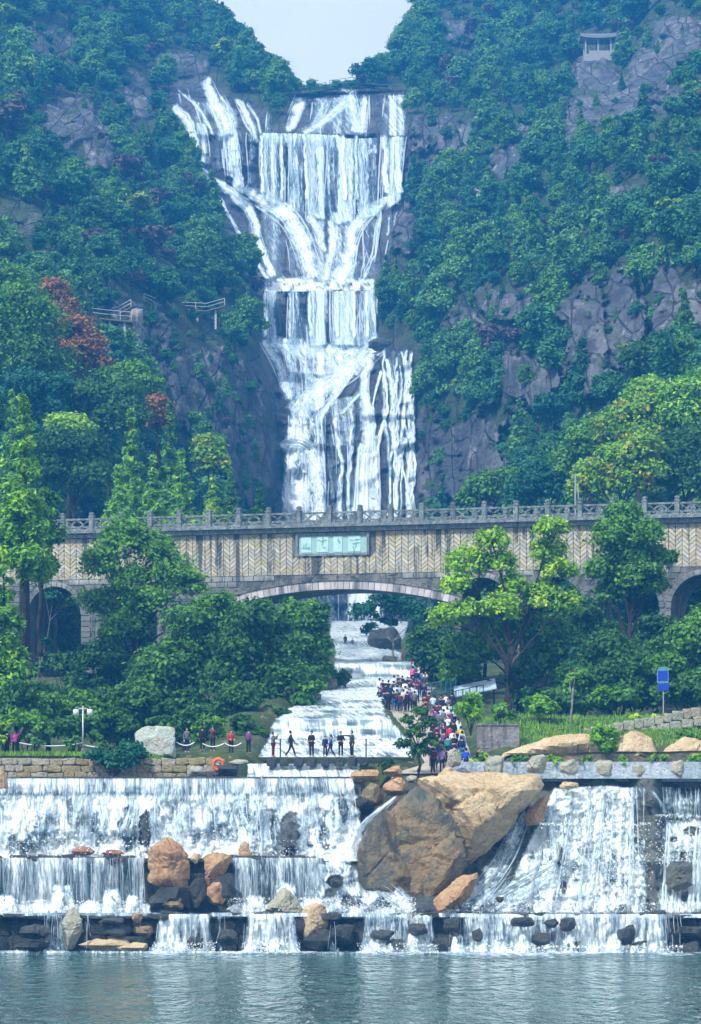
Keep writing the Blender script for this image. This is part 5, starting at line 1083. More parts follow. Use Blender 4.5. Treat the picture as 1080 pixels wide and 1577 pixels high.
        rg = np.random.default_rng(500 + i); tree_px(x, by, Y, [(x + rg.uniform(-.42, .42) * w, by - h * rg.uniform(.3, .95), w * rg.uniform(.2, .3)) for _ in range(9)], mt, lab, 6500, .27, .14, 520 + i)
    # right
    tree_px(784, 1118, 224, [(722, 868, 32), (705, 905, 24), (758, 835, 24), (770, 870, 26), (850, 818, 24), (846, 850, 28), (860, 880, 26), (792, 905, 24), (690, 955, 28), (720, 940, 22), (770, 940, 30), (838, 925, 32), (872, 930, 22)], L_LIME, 'tall lime green tree with forked trunk before the right bridge piers', 13500, .27, .30, 12)
    tree_px(800, 1118, 227, [(720, 1000, 34), (760, 990, 34), (805, 975, 36), (850, 975, 34), (880, 1000, 30), (830, 1020, 30), (705, 1035, 26), (870, 1045, 26)], L_MID, 'shaded green tree just behind the lime green one', 8500, .28, .22, 13)
    tree_px(965, 1075, 234, [(962, 798, 30), (940, 828, 32), (990, 828, 32), (965, 855, 36), (1010, 862, 26), (932, 880, 28), (985, 895, 34), (945, 912, 26), (1005, 905, 22), (1030, 858, 16)], L_MID, 'round topped green tree in front of the right arches', 12500, .28, .22, 14)
    tree_px(940, 1110, 224, [(935, 1005, 36), (965, 1030, 38), (900, 1040, 34), (940, 1065, 40), (985, 1060, 30), (890, 1085, 30)], L_DEEP, 'bushy dark tree below the round topped tree', 8000, .27, .2, 15)
    tree_px(1062, 1100, 222, [(1060, 985, 34), (1085, 960, 30), (1050, 1025, 34), (1080, 1040, 36), (1050, 1070, 32), (1100, 1000, 36)], L_MID, 'green tree at the right edge under the bridge', 8000, .27, .2, 16)
    tree_px(1010, 1100, 226, [(1010, 1045, 24), (1025, 1070, 24), (1000, 1080, 22)], L_DEEP, 'low dark bush tree beside the blue sign', 2600, .27, .12, 17)
    tree_px(606, 1016, 290, [(560, 945, 22), (590, 932, 24), (620, 938, 26), (645, 950, 24), (572, 970, 14), (600, 960, 14), (650, 975, 20)], L_TEAL, 'thin dark tree spreading over the stream under the arch', 3600, .30, .12, 18, M_PALEBARK)
    tree_px(672, 1070, 246, [(660, 985, 28), (690, 1000, 30), (665, 1025, 28), (700, 1040, 26), (650, 1005, 22)], L_DEEP, 'dark tree behind the crowd at the arch foot', 5200, .3, .2, 19)
    tree_px(880, 1128, 205, [(888, 1005, 10), (880, 1022, 8)], L_TEAL, 'bare pale sapling right of the forked tree', 160, .22, .085, 20, M_PALEBARK)
    tree_px(645, 1190, 187.6, [(648, 1098, 13), (628, 1112, 12), (662, 1118, 14), (640, 1130, 15), (622, 1148, 13), (664, 1146, 14), (645, 1160, 16)], L_DEEP, 'small dark pine in front of the crowd', 2600, .17, .11, 21, name='small_pine', kind='broad')
    # behind the bridge, left: bright cypress-like conifers
    for i, (x, top, w, Y, mt, lab) in enumerate(((202, 628, 76, 296, L_BRIGHT, 'tall bright conifer behind the bridge balustrade'), (262, 618, 66, 304, L_MID, 'slim darker conifer right of the tall bright one'), (280, 690, 70, 292, L_BRIGHT, 'broad bright conifer behind the bridge'), (182, 716, 70, 282, L_BRIGHT, 'low bright conifer close behind the balustrade'), (236, 700, 64, 284, L_BRIGHT, 'bright conifer between the two taller ones'),
                                             (328, 735, 56, 290, L_LIME, 'yellowish conifer behind the bridge'), (355, 722, 44, 298, L_MID, 'small conifer nearest the waterfall'), (400, 752, 60, 310, L_DEEP, 'low dark conifer at the foot of the fall'), (20, 600, 90, 300, L_BRIGHT, 'bright conifer rising behind the left edge'))):
        cone_px(x, 870, Y, top, w, mt, lab, 7500, .30, 30 + i)
    for i, (bx, Y, lobes, mt, lab) in enumerate((
        (115, 300, [(95, 690, 34), (130, 690, 34), (112, 720, 40), (140, 740, 34), (85, 730, 30)], L_DEEP, 'round dark tree behind the left bridge end'), (105, 312, [(95, 655, 22), (120, 662, 22), (105, 675, 20)], L_LIME, 'tree with yellow green top behind the left conifer'),
        (40, 330, [(30, 470, 44), (60, 500, 44), (20, 520, 44), (50, 550, 44), (85, 560, 36)], L_MID, 'large green tree high on the left bank'), (10, 340, [(0, 440, 40), (20, 470, 36), (-10, 500, 40)], L_MID, 'green tree at the left edge below the cliff'),
        (122, 340, [(112, 510, 30), (135, 535, 28), (108, 550, 30), (148, 560, 22), (100, 580, 24)], L_RED, 'large rust red tree on the left slope'), (92, 355, [(84, 452, 22), (98, 478, 22), (80, 480, 20)], L_RED, 'narrow red tree above the large rust one'),
        (243, 330, [(242, 628, 20), (240, 650, 18), (248, 640, 16)], L_RED, 'small rust brown tree among the conifers'), (325, 316, [(322, 690, 22), (330, 715, 22), (318, 705, 20)], L_YELLOW, 'autumn yellow tree left of the fall'), (160, 322, [(150, 620, 34), (185, 610, 34), (170, 650, 36), (130, 610, 30), (200, 640, 30)], L_DEEP, 'dark tree below the red ones'),
        (200, 335, [(200, 580, 28), (175, 590, 26), (225, 600, 26)], L_MID, 'green tree under the plank walkway'), (70, 322, [(60, 610, 34), (90, 600, 30), (40, 600, 34), (75, 635, 30)], L_TEAL, 'bluish dark tree behind the left conifer'))):
        tree_px(bx, 860 if Y < 318 else 720, Y, lobes, mt, lab, 6500, .36, .25, 60 + i)
    # behind the bridge, right
    for i, (bx, Y, lobes, mt, lab) in enumerate((
        (960, 288, [(950, 715, 36), (985, 700, 34), (920, 735, 34), (960, 745, 38), (1000, 735, 30), (900, 755, 26)], L_YELLOW, 'yellow green tree behind the right balustrade'), (1045, 290, [(1040, 700, 40), (1075, 690, 40), (1030, 740, 36), (1070, 740, 40), (1100, 720, 40)], L_DEEP, 'dark tree behind the right end of the bridge'),
        (985, 306, [(975, 640, 32), (1000, 630, 28), (950, 660, 34), (1010, 665, 32), (985, 680, 34)], L_YELLOW, 'tree with orange tinged top on the right slope'), (1060, 304, [(1050, 610, 34), (1080, 600, 34), (1060, 645, 38), (1090, 650, 36), (1035, 640, 26)], L_BRIGHT, 'bright tree at the right edge above the bridge'),
        (905, 312, [(900, 690, 34), (925, 670, 32), (880, 715, 32), (935, 700, 30)], L_MID, 'green tree left of the yellow one behind the bridge'), (850, 322, [(845, 730, 34), (870, 715, 30), (820, 750, 34), (860, 755, 34), (800, 765, 26)], L_TEAL, 'teal shrub tree behind the lamp pole'),
        (760, 345, [(750, 755, 30), (780, 750, 30), (730, 770, 26), (800, 745, 26)], L_MID, 'low green tree at the cliff foot on the right'), (1010, 322, [(1000, 600, 26), (1020, 615, 26), (985, 615, 24)], L_LIME, 'light green tree top on the right slope'))):
        tree_px(bx, 850 if Y < 330 else 800, Y, lobes, mt, lab, 6800, .36, .25, 80 + i)
near_trees()

# ================================================================== forest on the slopes
def proto_trees():
    pr = []
    rg = np.random.default_rng(71)
    for i in range(5):
        lobes = [(rg.uniform(-1.5, 1.5), rg.uniform(-1.5, 1.5), rg.uniform(1.6, 5.4), rg.uniform(1.2, 1.9)) for _ in range(8)] + [(0, 0, 3.4, 2.1)]
        tr = trunk_mesh('trunk', (0, 0, 0), [l[:3] for l in lobes], .17, M_BARK, i)
        for mt in ((L_FAR, L_FAR2), (L_FAR, L_TEAL), (L_FAR2, L_MID), (L_FAR, L_DEEP), (L_FAR2, L_FAR))[i]:
            pr.append((tr, crown_mesh('crown', lobes, 5200, .30, mt, 200 + i), 'b'))
    for i in range(2):
        tr = MB().tube([(0, 0, -.5), (0, 0, 4), (0, 0, 7.5)], [.16, .1, .02], 6).mesh('trunk', M_BARK, True)
        pr.append((tr, crown_mesh('crown', cone_lobes(8.2, 2.1, 5 + i), 2200, .40, (L_FAR, L_FAR2)[i], 300 + i, 'spray'), 'c'))
    lobes = [(rg.uniform(-1.3, 1.3), rg.uniform(-1.3, 1.3), rg.uniform(3.2, 5.6), rg.uniform(1.0, 1.6)) for _ in range(6)]
    tr = trunk_mesh('trunk', (0, 0, 0), [l[:3] for l in lobes], .15, M_BARK, 9)
    pr.append((tr, crown_mesh('crown', lobes, 1500, .44, L_PURPLE, 400), 'p')); pr.append((tr, crown_mesh('crown', lobes, 1900, .46, L_YELLOW, 401), 'y'))
    return pr
LAND = [(920, 70, 'the hilltop pavilion'), (480, 150, 'the crest footbridge'), (960, 145, 'the upper right rock slab'), (748, 300, 'the hillside hut'), (690, 205, 'the grey cliff right of the fall'), (905, 515, 'the great right crag'), (775, 470, 'the paired rock ledges'), (815, 585, 'the small undercut crag'), (728, 705, 'the pinkish cliff by the fall foot'), (1036, 470, 'the twin rock pillars'),
        (170, 490, 'the plank walkway'), (305, 475, 'the slope walkway'), (110, 185, 'the upper left crag'), (330, 600, 'the bare slab left of the fall'), (300, 330, 'the left side of the great veil'), (110, 500, 'the rust red tree'), (215, 145, 'the narrow left cliff'), (620, 350, 'the rock beside the middle cascade'), (985, 640, 'the orange tinged tree'), (60, 400, 'the pale rocks at the left edge'), (640, 480, 'the second veil of the fall')]
def make_forest():
    pr = proto_trees(); rg = np.random.default_rng(17); pts = []; cell = {}
    n = 26000; PXc = rg.uniform(-280, 1360, n); PYc = rg.uniform(-165, 985, n); ok = PYc > skyline(PXc) + 3
    rc, pu = rockcover(PXc, PYc); rc = np.maximum(rc, sstep(1.5, 4, pu)); Y0 = _base_depth(PXc, PYc); hp = 4.0 * FPX / Y0; rc2, p2 = rockcover(PXc, PYc - hp * .75); rc3, p3 = rockcover(PXc, PYc - hp * 1.2); rc2 = np.maximum(np.maximum(rc2, sstep(1.5, 4, p2)), rc3 * .8); fm = fallmask(PXc, PYc); Yc = D(PXc, PYc); cov = fbm(PXc / 60, PYc / 60, 0, 44, 3)
    u = rg.random(n)
    for i in range(n):
        if not ok[i] or fm[i] > 0.1: continue
        small = False
        if rc[i] > .45:
            if u[i] > (.30 if PXc[i] < 450 and PYc[i] > 530 else .06): continue
            small = True
        if 128 < PXc[i] < 350 and 484 < PYc[i] < 552:
            if u[i] > .3: continue
            small = True
        if 885 < PXc[i] < 960 and 55 < PYc[i] < 135: continue
        if PYc[i] > 800 and 95 < PXc[i] < 1080 and u[i] > .3: continue
        if 400 < PXc[i] < 660 and PYc[i] > 430: 
            if PXc[i] < 648 and not (PYc[i] < 520 and PXc[i] > 590): continue
        if rc2[i] > .5 and not small:
            if u[i] > .15: continue
            small = True
        r = (1.72 if not small else 1.6) * FPX / Yc[i] * (1.0 + .25 * cov[i]); gx, gy = int(PXc[i] // 40), int(PYc[i] // 40)
        if any((PXc[i] - q[0]) ** 2 + ((PYc[i] - q[1]) * 1.15) ** 2 < (r * .5 + q[2] * .5) ** 2 for a in (-1, 0, 1) for b in (-1, 0, 1) for q in cell.get((gx + a, gy + b), ())): continue
        cell.setdefault((gx, gy), []).append((PXc[i], PYc[i], r)); k = rg.random()
        t = int(np.clip(round(4.5 + 5 * cov[i] + rg.normal() * 2.6), 0, 9)) if k < .74 else (10 + int(rg.integers(2)) if k < .945 else (12 if k < .985 else 13))
        if PXc[i] < 320 and 280 < PYc[i] < 420 and rg.random() < .12: t = 12
        sc = (.42 + .85 * rg.random() ** 1.9) * (.42 if small else 1.0) * (1.0 + .15 * cov[i])
        sink = .35
        pts.append((PXc[i], PYc[i], Yc[i], t, sc, rg.uniform(0, 6.28), small))
    # trees along the crest, seen against the sky
    for x in np.r_[np.linspace(322, 470, 22), np.linspace(484, 640, 20)]:
        y = float(skyline(x)) + 4; pts.append((x, y, float(D(x, y)), int(rg.integers(0, 10)), rg.uniform(.6, 1.05) * (.8 if 440 < x < 560 else 1.15), rg.uniform(0, 6.28), False))
    nc = 42; A = np.array([p[:3] for p in pts]); W = PA(A[:, 0], A[:, 1], A[:, 2] + .5); W[-nc:, 2] -= 1.9; W[-nc:, 1] += 2.0
    infr = (A[:, 0] > -5) & (A[:, 0] < 1085) & (A[:, 1] > 15) & (A[:, 1] < 740); sizepx = np.array([p[4] for p in pts]) * FPX / A[:, 2]
    hid = ((A[:, 0] < 300) & (A[:, 1] > 560)) | ((A[:, 0] > 860) & (A[:, 1] > 640))
    score = np.where(infr & ~hid, sizepx, 0); pick = set(np.argsort(-score)[:300])
    kinds = {'b': ('broadleaf_tree', 'broad crowned'), 'c': ('conifer_tree', 'pointed conifer'), 'p': ('bare_tree', 'purple leafless'), 'y': ('broadleaf_tree', 'yellow green')}
    vi = []; vt = []; vs_ = []; vr = []
    for i, p in enumerate(pts):
        if i in pick:
            tr, cr, kd = pr[p[3]]; nm, adj = kinds[kd]; mk = min(LAND, key=lambda q: (q[0] - p[0]) ** 2 + (q[1] - p[1]) ** 2); szw = 'small' if p[4] < .62 else ('middling' if p[4] < .85 else 'large')
            rel = ('above' if p[1] < mk[1] - 45 else ('below' if p[1] > mk[1] + 45 else ('left of' if p[0] < mk[0] else 'right of')))
            t = empty(nm, W[i], p[5]); t.scale = (p[4],) * 3; tag(t, f'{szw} {adj} tree on the slope {rel} {mk[2]}', 'tree', f'{szw} {adj} trees {rel} {mk[2]}')
            link('trunk', tr, t); link('crown', cr, t)
        else: vi.append(i); vt.append(p[3]); vs_.append(p[4]); vr.append(p[5])
    col = bpy.data.collections.new('forest_kinds')
    for i, (tr, cr, kd) in enumerate(pr):
        V = []; 
        a = bpy.data.objects.new(f'kind_{i:02d}', cr); col.objects.link(a)
    me = bpy.data.meshes.new('forest'); me.from_pydata(W[vi].tolist(), [], [])
    for nm_, typ, dat in (('kindidx', 'INT', vt), ('sc', 'FLOAT', vs_), ('rot', 'FLOAT', vr)):
        at = me.attributes.new(nm_, typ, 'POINT'); at.data.foreach_set('value', np.array(dat, np.int32 if typ == 'INT' else np.float32))
    o = link('forest', me); tag(o, 'dense wood covering the rest of the gorge slopes', 'forest', kind='stuff')
    ng = bpy.data.node_groups.new('forest_scatter', 'GeometryNodeTree'); ng.interface.new_socket('Geometry', in_out='INPUT', socket_type='NodeSocketGeometry'); ng.interface.new_socket('Geometry', in_out='OUTPUT', socket_type='NodeSocketGeometry')
    N = ng.nodes.new; gi = N('NodeGroupInput'); go = N('NodeGroupOutput'); ip = N('GeometryNodeInstanceOnPoints'); ci = N('GeometryNodeCollectionInfo'); ci.inputs[0].default_value = col; ci.inputs['Separate Children'].default_value = True; ci.inputs['Reset Children'].default_value = True
    def na(nm_, dt): q = N('GeometryNodeInputNamedAttribute'); q.data_type = dt; q.inputs[0].default_value = nm_; return q.outputs[0]
    cx = N('ShaderNodeCombineXYZ'); ng.links.new(na('rot', 'FLOAT'), cx.inputs[2]); ip.inputs['Pick Instance'].default_value = True
    mp = N('GeometryNodeMeshToPoints'); ng.links.new(gi.outputs[0], mp.inputs[0]); ng.links.new(mp.outputs[0], ip.inputs['Points']); ng.links.new(ci.outputs[0], ip.inputs['Instance'])
    ng.links.new(na('kindidx', 'INT'), ip.inputs['Instance Index']); ng.links.new(na('sc', 'FLOAT'), ip.inputs['Scale']); ng.links.new(cx.outputs[0], ip.inputs['Rotation']); ng.links.new(ip.outputs[0], go.inputs[0])
    md = o.modifiers.new('scatter', 'NODES'); md.node_group = ng
    print('forest trees', len(pts))
make_forest()
M_DROP = plain('white_foam_fleck', (0.88, 0.95, 0.98), .5, var=.05)
make_spray()
# ================================================================== people
def skin_eval(name, J, E, rad, sub=1):
    keys = list(J); ix = {k: i for i, k in enumerate(keys)}
    me = bpy.data.meshes.new(name); me.from_pydata([J[k] for k in keys], [(ix[a], ix[b]) for a, b in E], []); o = bpy.data.objects.new(name, me); COL.objects.link(o)
    o.modifiers.new('skin', 'SKIN'); s = o.modifiers.new('sub', 'SUBSURF'); s.levels = s.render_levels = sub
    for i, k in enumerate(keys):
        sv = me.skin_vertices[0].data[i]; r = rad(k); sv.radius = (r, r); sv.use_root = (i == 0)
    dg = bpy.context.evaluated_depsgraph_get(); out = bpy.data.meshes.new_from_object(o.evaluated_get(dg)); out.name = name
    for p in out.polygons: p.use_smooth = True
    bpy.data.objects.remove(o); bpy.data.meshes.remove(me); return out
def pose(kind):
    J = {'pelvis': (0, 0, .95), 'spine': (0, 0, 1.14), 'chest': (0, 0, 1.34), 'neck': (0, 0, 1.48), 'chin': (0, -.02, 1.55), 'head': (0, -.015, 1.63), 'crown': (0, 0, 1.68), 'nose': (0, -.10, 1.60)}
    A = {'stand': (((.22, .02, 1.14), (.22, -.06, .90)), ((.10, 0, .50), (.11, .02, .08))), 'walk': (((.22, .08, 1.14), (.22, -.08, .94)), None),
         'photo': (((.24, -.12, 1.22), (.10, -.30, 1.46)), ((.10, 0, .50), (.12, .02, .08))), 'point': None, 'wave': None, 'bag': (((.24, -.02, 1.15), (.16, -.22, 1.08)), ((.10, 0, .50), (.11, .02, .08))), 'sit': (((.22, -.10, 1.14), (.12, -.32, 1.02)), ((.12, -.42, .92), (.12, -.40, .50)))}
    arm, leg = A.get(kind) or (((.22, .02, 1.14), (.22, -.06, .90)), ((.10, 0, .50), (.11, .02, .08))); leg = leg or ((.10, 0, .50), (.11, .02, .08))
    for s, q in ((-1, 'l'), (1, 'r')):
        J['sho' + q] = (s * .165, 0, 1.41); J['elb' + q] = (s * arm[0][0], arm[0][1], arm[0][2]); J['wri' + q] = (s * arm[1][0], arm[1][1], arm[1][2])
        J['hip' + q] = (s * .09, 0, .90); J['kne' + q] = (s * leg[0][0], leg[0][1], leg[0][2]); J['ank' + q] = (s * leg[1][0], leg[1][1], leg[1][2])
    if kind == 'walk':
        J['knel'] = (-.09, -.18, .52); J['ankl'] = (-.09, -.30, .09); J['kner'] = (.09, .08, .50); J['ankr'] = (.09, .36, .12); J['elbl'] = (-.22, .14, 1.15); J['wril'] = (-.21, .10, .92); J['elbr'] = (.22, -.10, 1.15); J['wrir'] = (.20, -.26, .98)
    if kind == 'point': J['elbl'] = (-.30, -.18, 1.42); J['wril'] = (-.40, -.42, 1.44)
    if kind == 'wave': J['elbr'] = (.34, -.05, 1.52); J['wrir'] = (.46, -.08, 1.78)
    for s, q in ((-1, 'l'), (1, 'r')):
        w = Vector(J['wri' + q]); d = (w - Vector(J['elb' + q])).normalized(); sd = Vector((1, 0, 0)) if abs(d.x) < .8 else Vector((0, 0, 1)); pl = w + d * .08; J['palm' + q] = tuple(pl)
        for i, (l, o) in enumerate(((.085, -.036), (.10, -.012), (.095, .012), (.08, .036))): J[f'fin{i}{q}'] = tuple(pl + d * l + sd * o + Vector((0, -.02, 0)))
        J['thu' + q] = tuple(w + d * .06 + sd * .06 * -s + Vector((0, -.03, 0)))
        a = J['ank' + q]; J['toe' + q] = (a[0], a[1] - .17, a[2] - .045); J['heel' + q] = (a[0], a[1] + .04, a[2] - .045)
    return J
RADB = {'pelvis': .12, 'spine': .105, 'chest': .13, 'neck': .05, 'chin': .07, 'head': .092, 'crown': .075, 'nose': .022, 'sho': .055, 'elb': .04, 'wri': .028, 'palm': .03, 'fin': .0095, 'thu': .011, 'hip': .08, 'kne': .055, 'ank': .038, 'toe': .032, 'heel': .032}
def _rb(k):
    for q in (k, k[:-1], k[:3]):
        if q in RADB: return RADB[q]
    return .04
EB = [('pelvis', 'spine'), ('spine', 'chest'), ('chest', 'neck'), ('neck', 'chin'), ('chin', 'head'), ('head', 'crown'), ('head', 'nose')]
for _q in 'lr': EB += [('chest', 'sho' + _q), ('sho' + _q, 'elb' + _q), ('elb' + _q, 'wri' + _q), ('wri' + _q, 'palm' + _q), ('wri' + _q, 'thu' + _q), ('pelvis', 'hip' + _q), ('hip' + _q, 'kne' + _q), ('kne' + _q, 'ank' + _q), ('ank' + _q, 'toe' + _q), ('ank' + _q, 'heel' + _q)] + [('palm' + _q, f'fin{i}{_q}') for i in range(4)]
def person_meshes(kind):
    J = pose(kind); body = skin_eval('body', J, EB, _rb)
    K = {k: J[k] for k in ('pelvis', 'spine', 'chest', 'neck', 'shol', 'shor', 'elbl', 'elbr', 'wril', 'wrir')}; K['pelvis'] = tuple(Vector(J['pelvis']) - Vector((0, 0, .10))); K['neck'] = (0, 0, 1.45)
    RJ = {'pelvis': .165, 'spine': .150, 'chest': .165, 'neck': .072}
    jk = skin_eval('jacket', K, [('pelvis', 'spine'), ('spine', 'chest'), ('chest', 'neck')] + [e for q in 'lr' for e in (('chest', 'sho' + q), ('sho' + q, 'elb' + q), ('elb' + q, 'wri' + q))], lambda k: RJ.get(k, {'sho': .082, 'elb': .062, 'wri': .046}[k[:3]] if k[:3] in ('sho', 'elb', 'wri') else .1))
    T = {k: J[k] for k in ('pelvis', 'hipl', 'hipr', 'knel', 'kner', 'ankl', 'ankr')}
    tr = skin_eval('trousers', T, [e for q in 'lr' for e in (('pelvis', 'hip' + q), ('hip' + q, 'kne' + q), ('kne' + q, 'ank' + q))], lambda k: {'pel': .135, 'hip': .098, 'kne': .072, 'ank': .056}[k[:3]])
    V, F = ICO[2]; V = V * np.array([.098, .108, .11]) + np.array([0, .012, 1.655]); V = V[:]; keep = ~((V[:, 1] < -.045) & (V[:, 2] < 1.665)); F2 = np.array([f for f in F if keep[f].all()])
    hr = mesh_from('hair', V, F2, [], True)
    return body, jk, tr, hr
PM = {k: person_meshes(k) for k in ('stand', 'walk', 'photo', 'point', 'wave', 'bag')}
CLOTH = {'black': (0.012, 0.013, 0.018), 'navy': (0.012, 0.02, 0.085), 'grey': (0.12, 0.13, 0.14), 'white': (0.75, 0.77, 0.8), 'pink': (0.65, 0.08, 0.33), 'red': (0.42, 0.03, 0.05), 'blue': (0.02, 0.05, 0.62), 'denim': (0.06, 0.13, 0.30), 'yellow': (0.62, 0.45, 0.06), 'teal': (0.05, 0.22, 0.26), 'olive': (0.045, 0.055, 0.04), 'purple': (0.16, 0.05, 0.2), 'plaid': (0.42, 0.22, 0.45), 'sky': (0.45, 0.62, 0.85), 'maroon': (0.12, 0.015, 0.04)}
CM = {k: plain('cloth_' + k, c, .9, var=.25, scale=9) for k, c in CLOTH.items()}
M_SKIN = plain('skin', (0.48, 0.30, 0.21), .6, var=.06); M_HAIR = plain('dark_hair', (0.012, 0.010, 0.009), .6)
for _k in PM:
    for _m, _mt in zip(PM[_k], (M_SKIN, CM['black'], CM['black'], M_HAIR)): _m.materials.clear(); _m.materials.append(_mt)
def person(pos, kind, top, bottom, label, rz=0.0, h=1.7, group=None, pack=None):
    b, j, t, hm = PM[kind]; s = h / 1.72
    o = link('person', b, None, pos); o.rotation_euler = (0, 0, rz); o.scale = (s, s, s); tag(o, label, 'person', group)
    for nm, me, mt in (('jacket', j, CM[top]), ('trousers', t, CM[bottom]), ('hair', hm, M_HAIR)):
        c = link(nm, me, o)
        if nm != 'hair': c.material_slots[0].link = 'OBJECT'; c.material_slots[0].material = mt
    if pack:
        mb = MB().box((0, .22, 1.22), (.30, .20, .42)); mb.box((0, .33, 1.13), (.22, .08, .2)); mb.build('backpack', CM[pack], o)
    return o
def make_people():
    # on the stepping stones
    for (x, kind, top, bot, rz, h, lab, pk) in ((421, 'photo', 'grey', 'maroon', 1.2, 1.66, 'person in grey top with raised hands on the first stepping stone', None), (448, 'walk', 'olive', 'black', 1.57, 1.74, 'person in long dark coat striding between stepping stones', None), (480, 'bag', 'black', 'black', -.5, 1.72, 'person in black with white waist holding something on the third stone', None),
                                            (501, 'stand', 'navy', 'navy', .4, 1.40, 'shorter person in navy standing on the middle stone', None), (509.5, 'walk', 'denim', 'navy', -1.4, 1.46, 'person in denim shirt stepping across the stones', None), (525, 'bag', 'black', 'black', .3, 1.70, 'person in black with hands on hips on the stones', None), (542, 'point', 'olive', 'black', -1.0, 1.72, 'person in olive jacket pointing from the last stone', None)):
        Y = 189.1; z = zz(1166, Y); person(((x - 540) / FPX * Y, Y, z), kind, top, bot, lab, rz, h)
    person(P(475.5, 1157, 189.2), 'stand', 'white', 'white', 'small child in pale clothes carried on the third stone', .5, .95)
    # promenade on the left
    for (x, kind, top, bot, rz, Y, lab, pk) in ((23, 'wave', 'pink', 'black', .2, 190.6, 'person in pink shirt raising one arm on the promenade', None), (11, 'stand', 'navy', 'black', 2.8, 191.2, 'person in dark blue beside the pink shirt', 'black'), (288, 'stand', 'grey', 'navy', .3, 193.5, 'person in grey top beside the stone slab', None), (328, 'photo', 'maroon', 'black', -.3, 192.6, 'person in dark red taking a photo on the promenade', None), (356, 'bag', 'red', 'black', .4, 192.8, 'person in bright red jacket on the promenade', None), (383, 'stand', 'purple', 'black', 2.6, 193.2, 'person in dark purple at the promenade end', None), (312, 'stand', 'black', 'black', 3.0, 195.5, 'person in black half hidden behind the promenade', None)):
        X = (x - 540) / FPX * Y; person((X, Y, float(ground_z(X, Y)) + .02), kind, top, bot, lab, rz, 1.68, pack=pk)
    # two on the far footbridge
    for x, lab in ((532, 'distant person in dark clothes on the far footbridge by the fall'), (543, 'distant person crouching lower on the far footbridge')):
        Y = 381.0; person(P(x, 997 if x < 540 else 998, Y), 'stand', 'black' if x < 540 else 'grey', 'black', lab, .3, 1.7 if x < 540 else 1.3)
    # crowd on the steps: named ones first
    FY = ([1048, 1052, 1082, 1102, 1150, 1188], [258, 255, 238, 222, 200, 188])
    def at(x, yf): Y = float(np.interp(yf, *FY)); return ((x - 540) / FPX * Y, Y, float(np.interp(Y, *PATH)) + .02)
    named = [(718, 1190, 'bag', 'blue', 'black', 3.0, 'person in bright blue jacket at the foot of the steps', None), (681, 1196, 'stand', 'plaid', 'black', 2.9, 'person in pink plaid shirt at the front of the crowd', None), (698, 1176, 'stand', 'navy', 'black', 3.1, 'tall person in navy seen from behind on the steps', None), (712, 1160, 'stand', 'sky', 'black', 3.0, 'person in pale blue top with dark trousers', 'grey'), (710, 1152, 'stand', 'yellow', 'black', 3.3, 'person in yellow top higher on the steps', None),
             (693, 1150, 'stand', 'red', 'black', 3.0, 'person in red top in the middle of the crowd', None), (690, 1168, 'stand', 'teal', 'navy', 3.0, 'person in teal jacket beside the tall navy one', 'teal'), (678, 1170, 'photo', 'black', 'black', .2, 'person in black facing downhill with raised hands', None), (689, 1122, 'stand', 'white', 'black', 3.0, 'person in white shirt half way up the steps', None), (700, 1122, 'stand', 'red', 'black', 3.0, 'person in red by the rock half way up', 'sky'),
             (636, 1066, 'stand', 'pink', 'black', 3.0, 'person in bright pink near the top of the steps', None), (646, 1064, 'stand', 'white', 'black', 2.8, 'person in white and black near the top of the steps', None), (653, 1062, 'stand', 'black', 'black', 3.1, 'uppermost person in black by the pale rock', None), (624, 1092, 'stand', 'white', 'denim', 3.2, 'person in white shirt in the upper crowd', None), (667, 1192, 'photo', 'maroon', 'black', 2.5, 'person in maroon behind the small pine', None), (690, 1198, 'stand', 'black', 'black', 3.3, 'person in black beside the pink plaid shirt', None), (738, 1196, 'stand', 'black', 'black', .5, 'lone person in black behind the crest boulders', None)]
    used = []
    for (x, yf, kind, top, bot, rz, lab, pk) in named: person(at(x, yf), kind, top, bot, lab, rz, 1.7, pack=pk); used.append((x, yf))
    rg = np.random.default_rng(12); tops = ['black', 'black', 'navy', 'black', 'grey', 'navy', 'white', 'maroon', 'denim', 'olive', 'purple', 'black', 'sky']
    zones = [(584, 640, 1074, 1098, 34, 'upper'), (630, 656, 1060, 1090, 9, 'top'), (652, 700, 1098, 1130, 22, 'middle'), (662, 712, 1130, 1172, 20, 'lower'), (664, 700, 1176, 1192, 4, 'front')]
    for (x0, x1, y0, y1, n, zn) in zones:
        k = 0; tries = 0
        while k < n and tries < 3000:
            tries += 1; x = rg.uniform(x0, x1); y = rg.uniform(y0, y1)
            if zn == 'upper' and y < 1074 + (640 - x) * .16: continue
            if any(abs(x - a) < 4.6 and abs(y - b) < 4.5 for a, b in used): continue
            used.append((x, y)); k += 1; top = tops[int(rg.integers(len(tops)))]; kind = ('stand', 'photo', 'bag', 'walk', 'stand')[int(rg.integers(5))]
            act = {'stand': 'standing', 'photo': 'holding hands up', 'bag': 'with bent arms', 'walk': 'walking'}[kind]
            person(at(x, y), kind, top, ('black', 'navy', 'denim', 'grey')[int(rg.integers(4))], f'person in {"pale blue" if top == "sky" else top} {act} in the {zn} crowd on the steps', rg.uniform(-.8, .8) + (3.14 if rg.random() < .6 else 0), rg.uniform(1.55, 1.78), f'{top} clad people {act} in the {zn} crowd')
make_people()
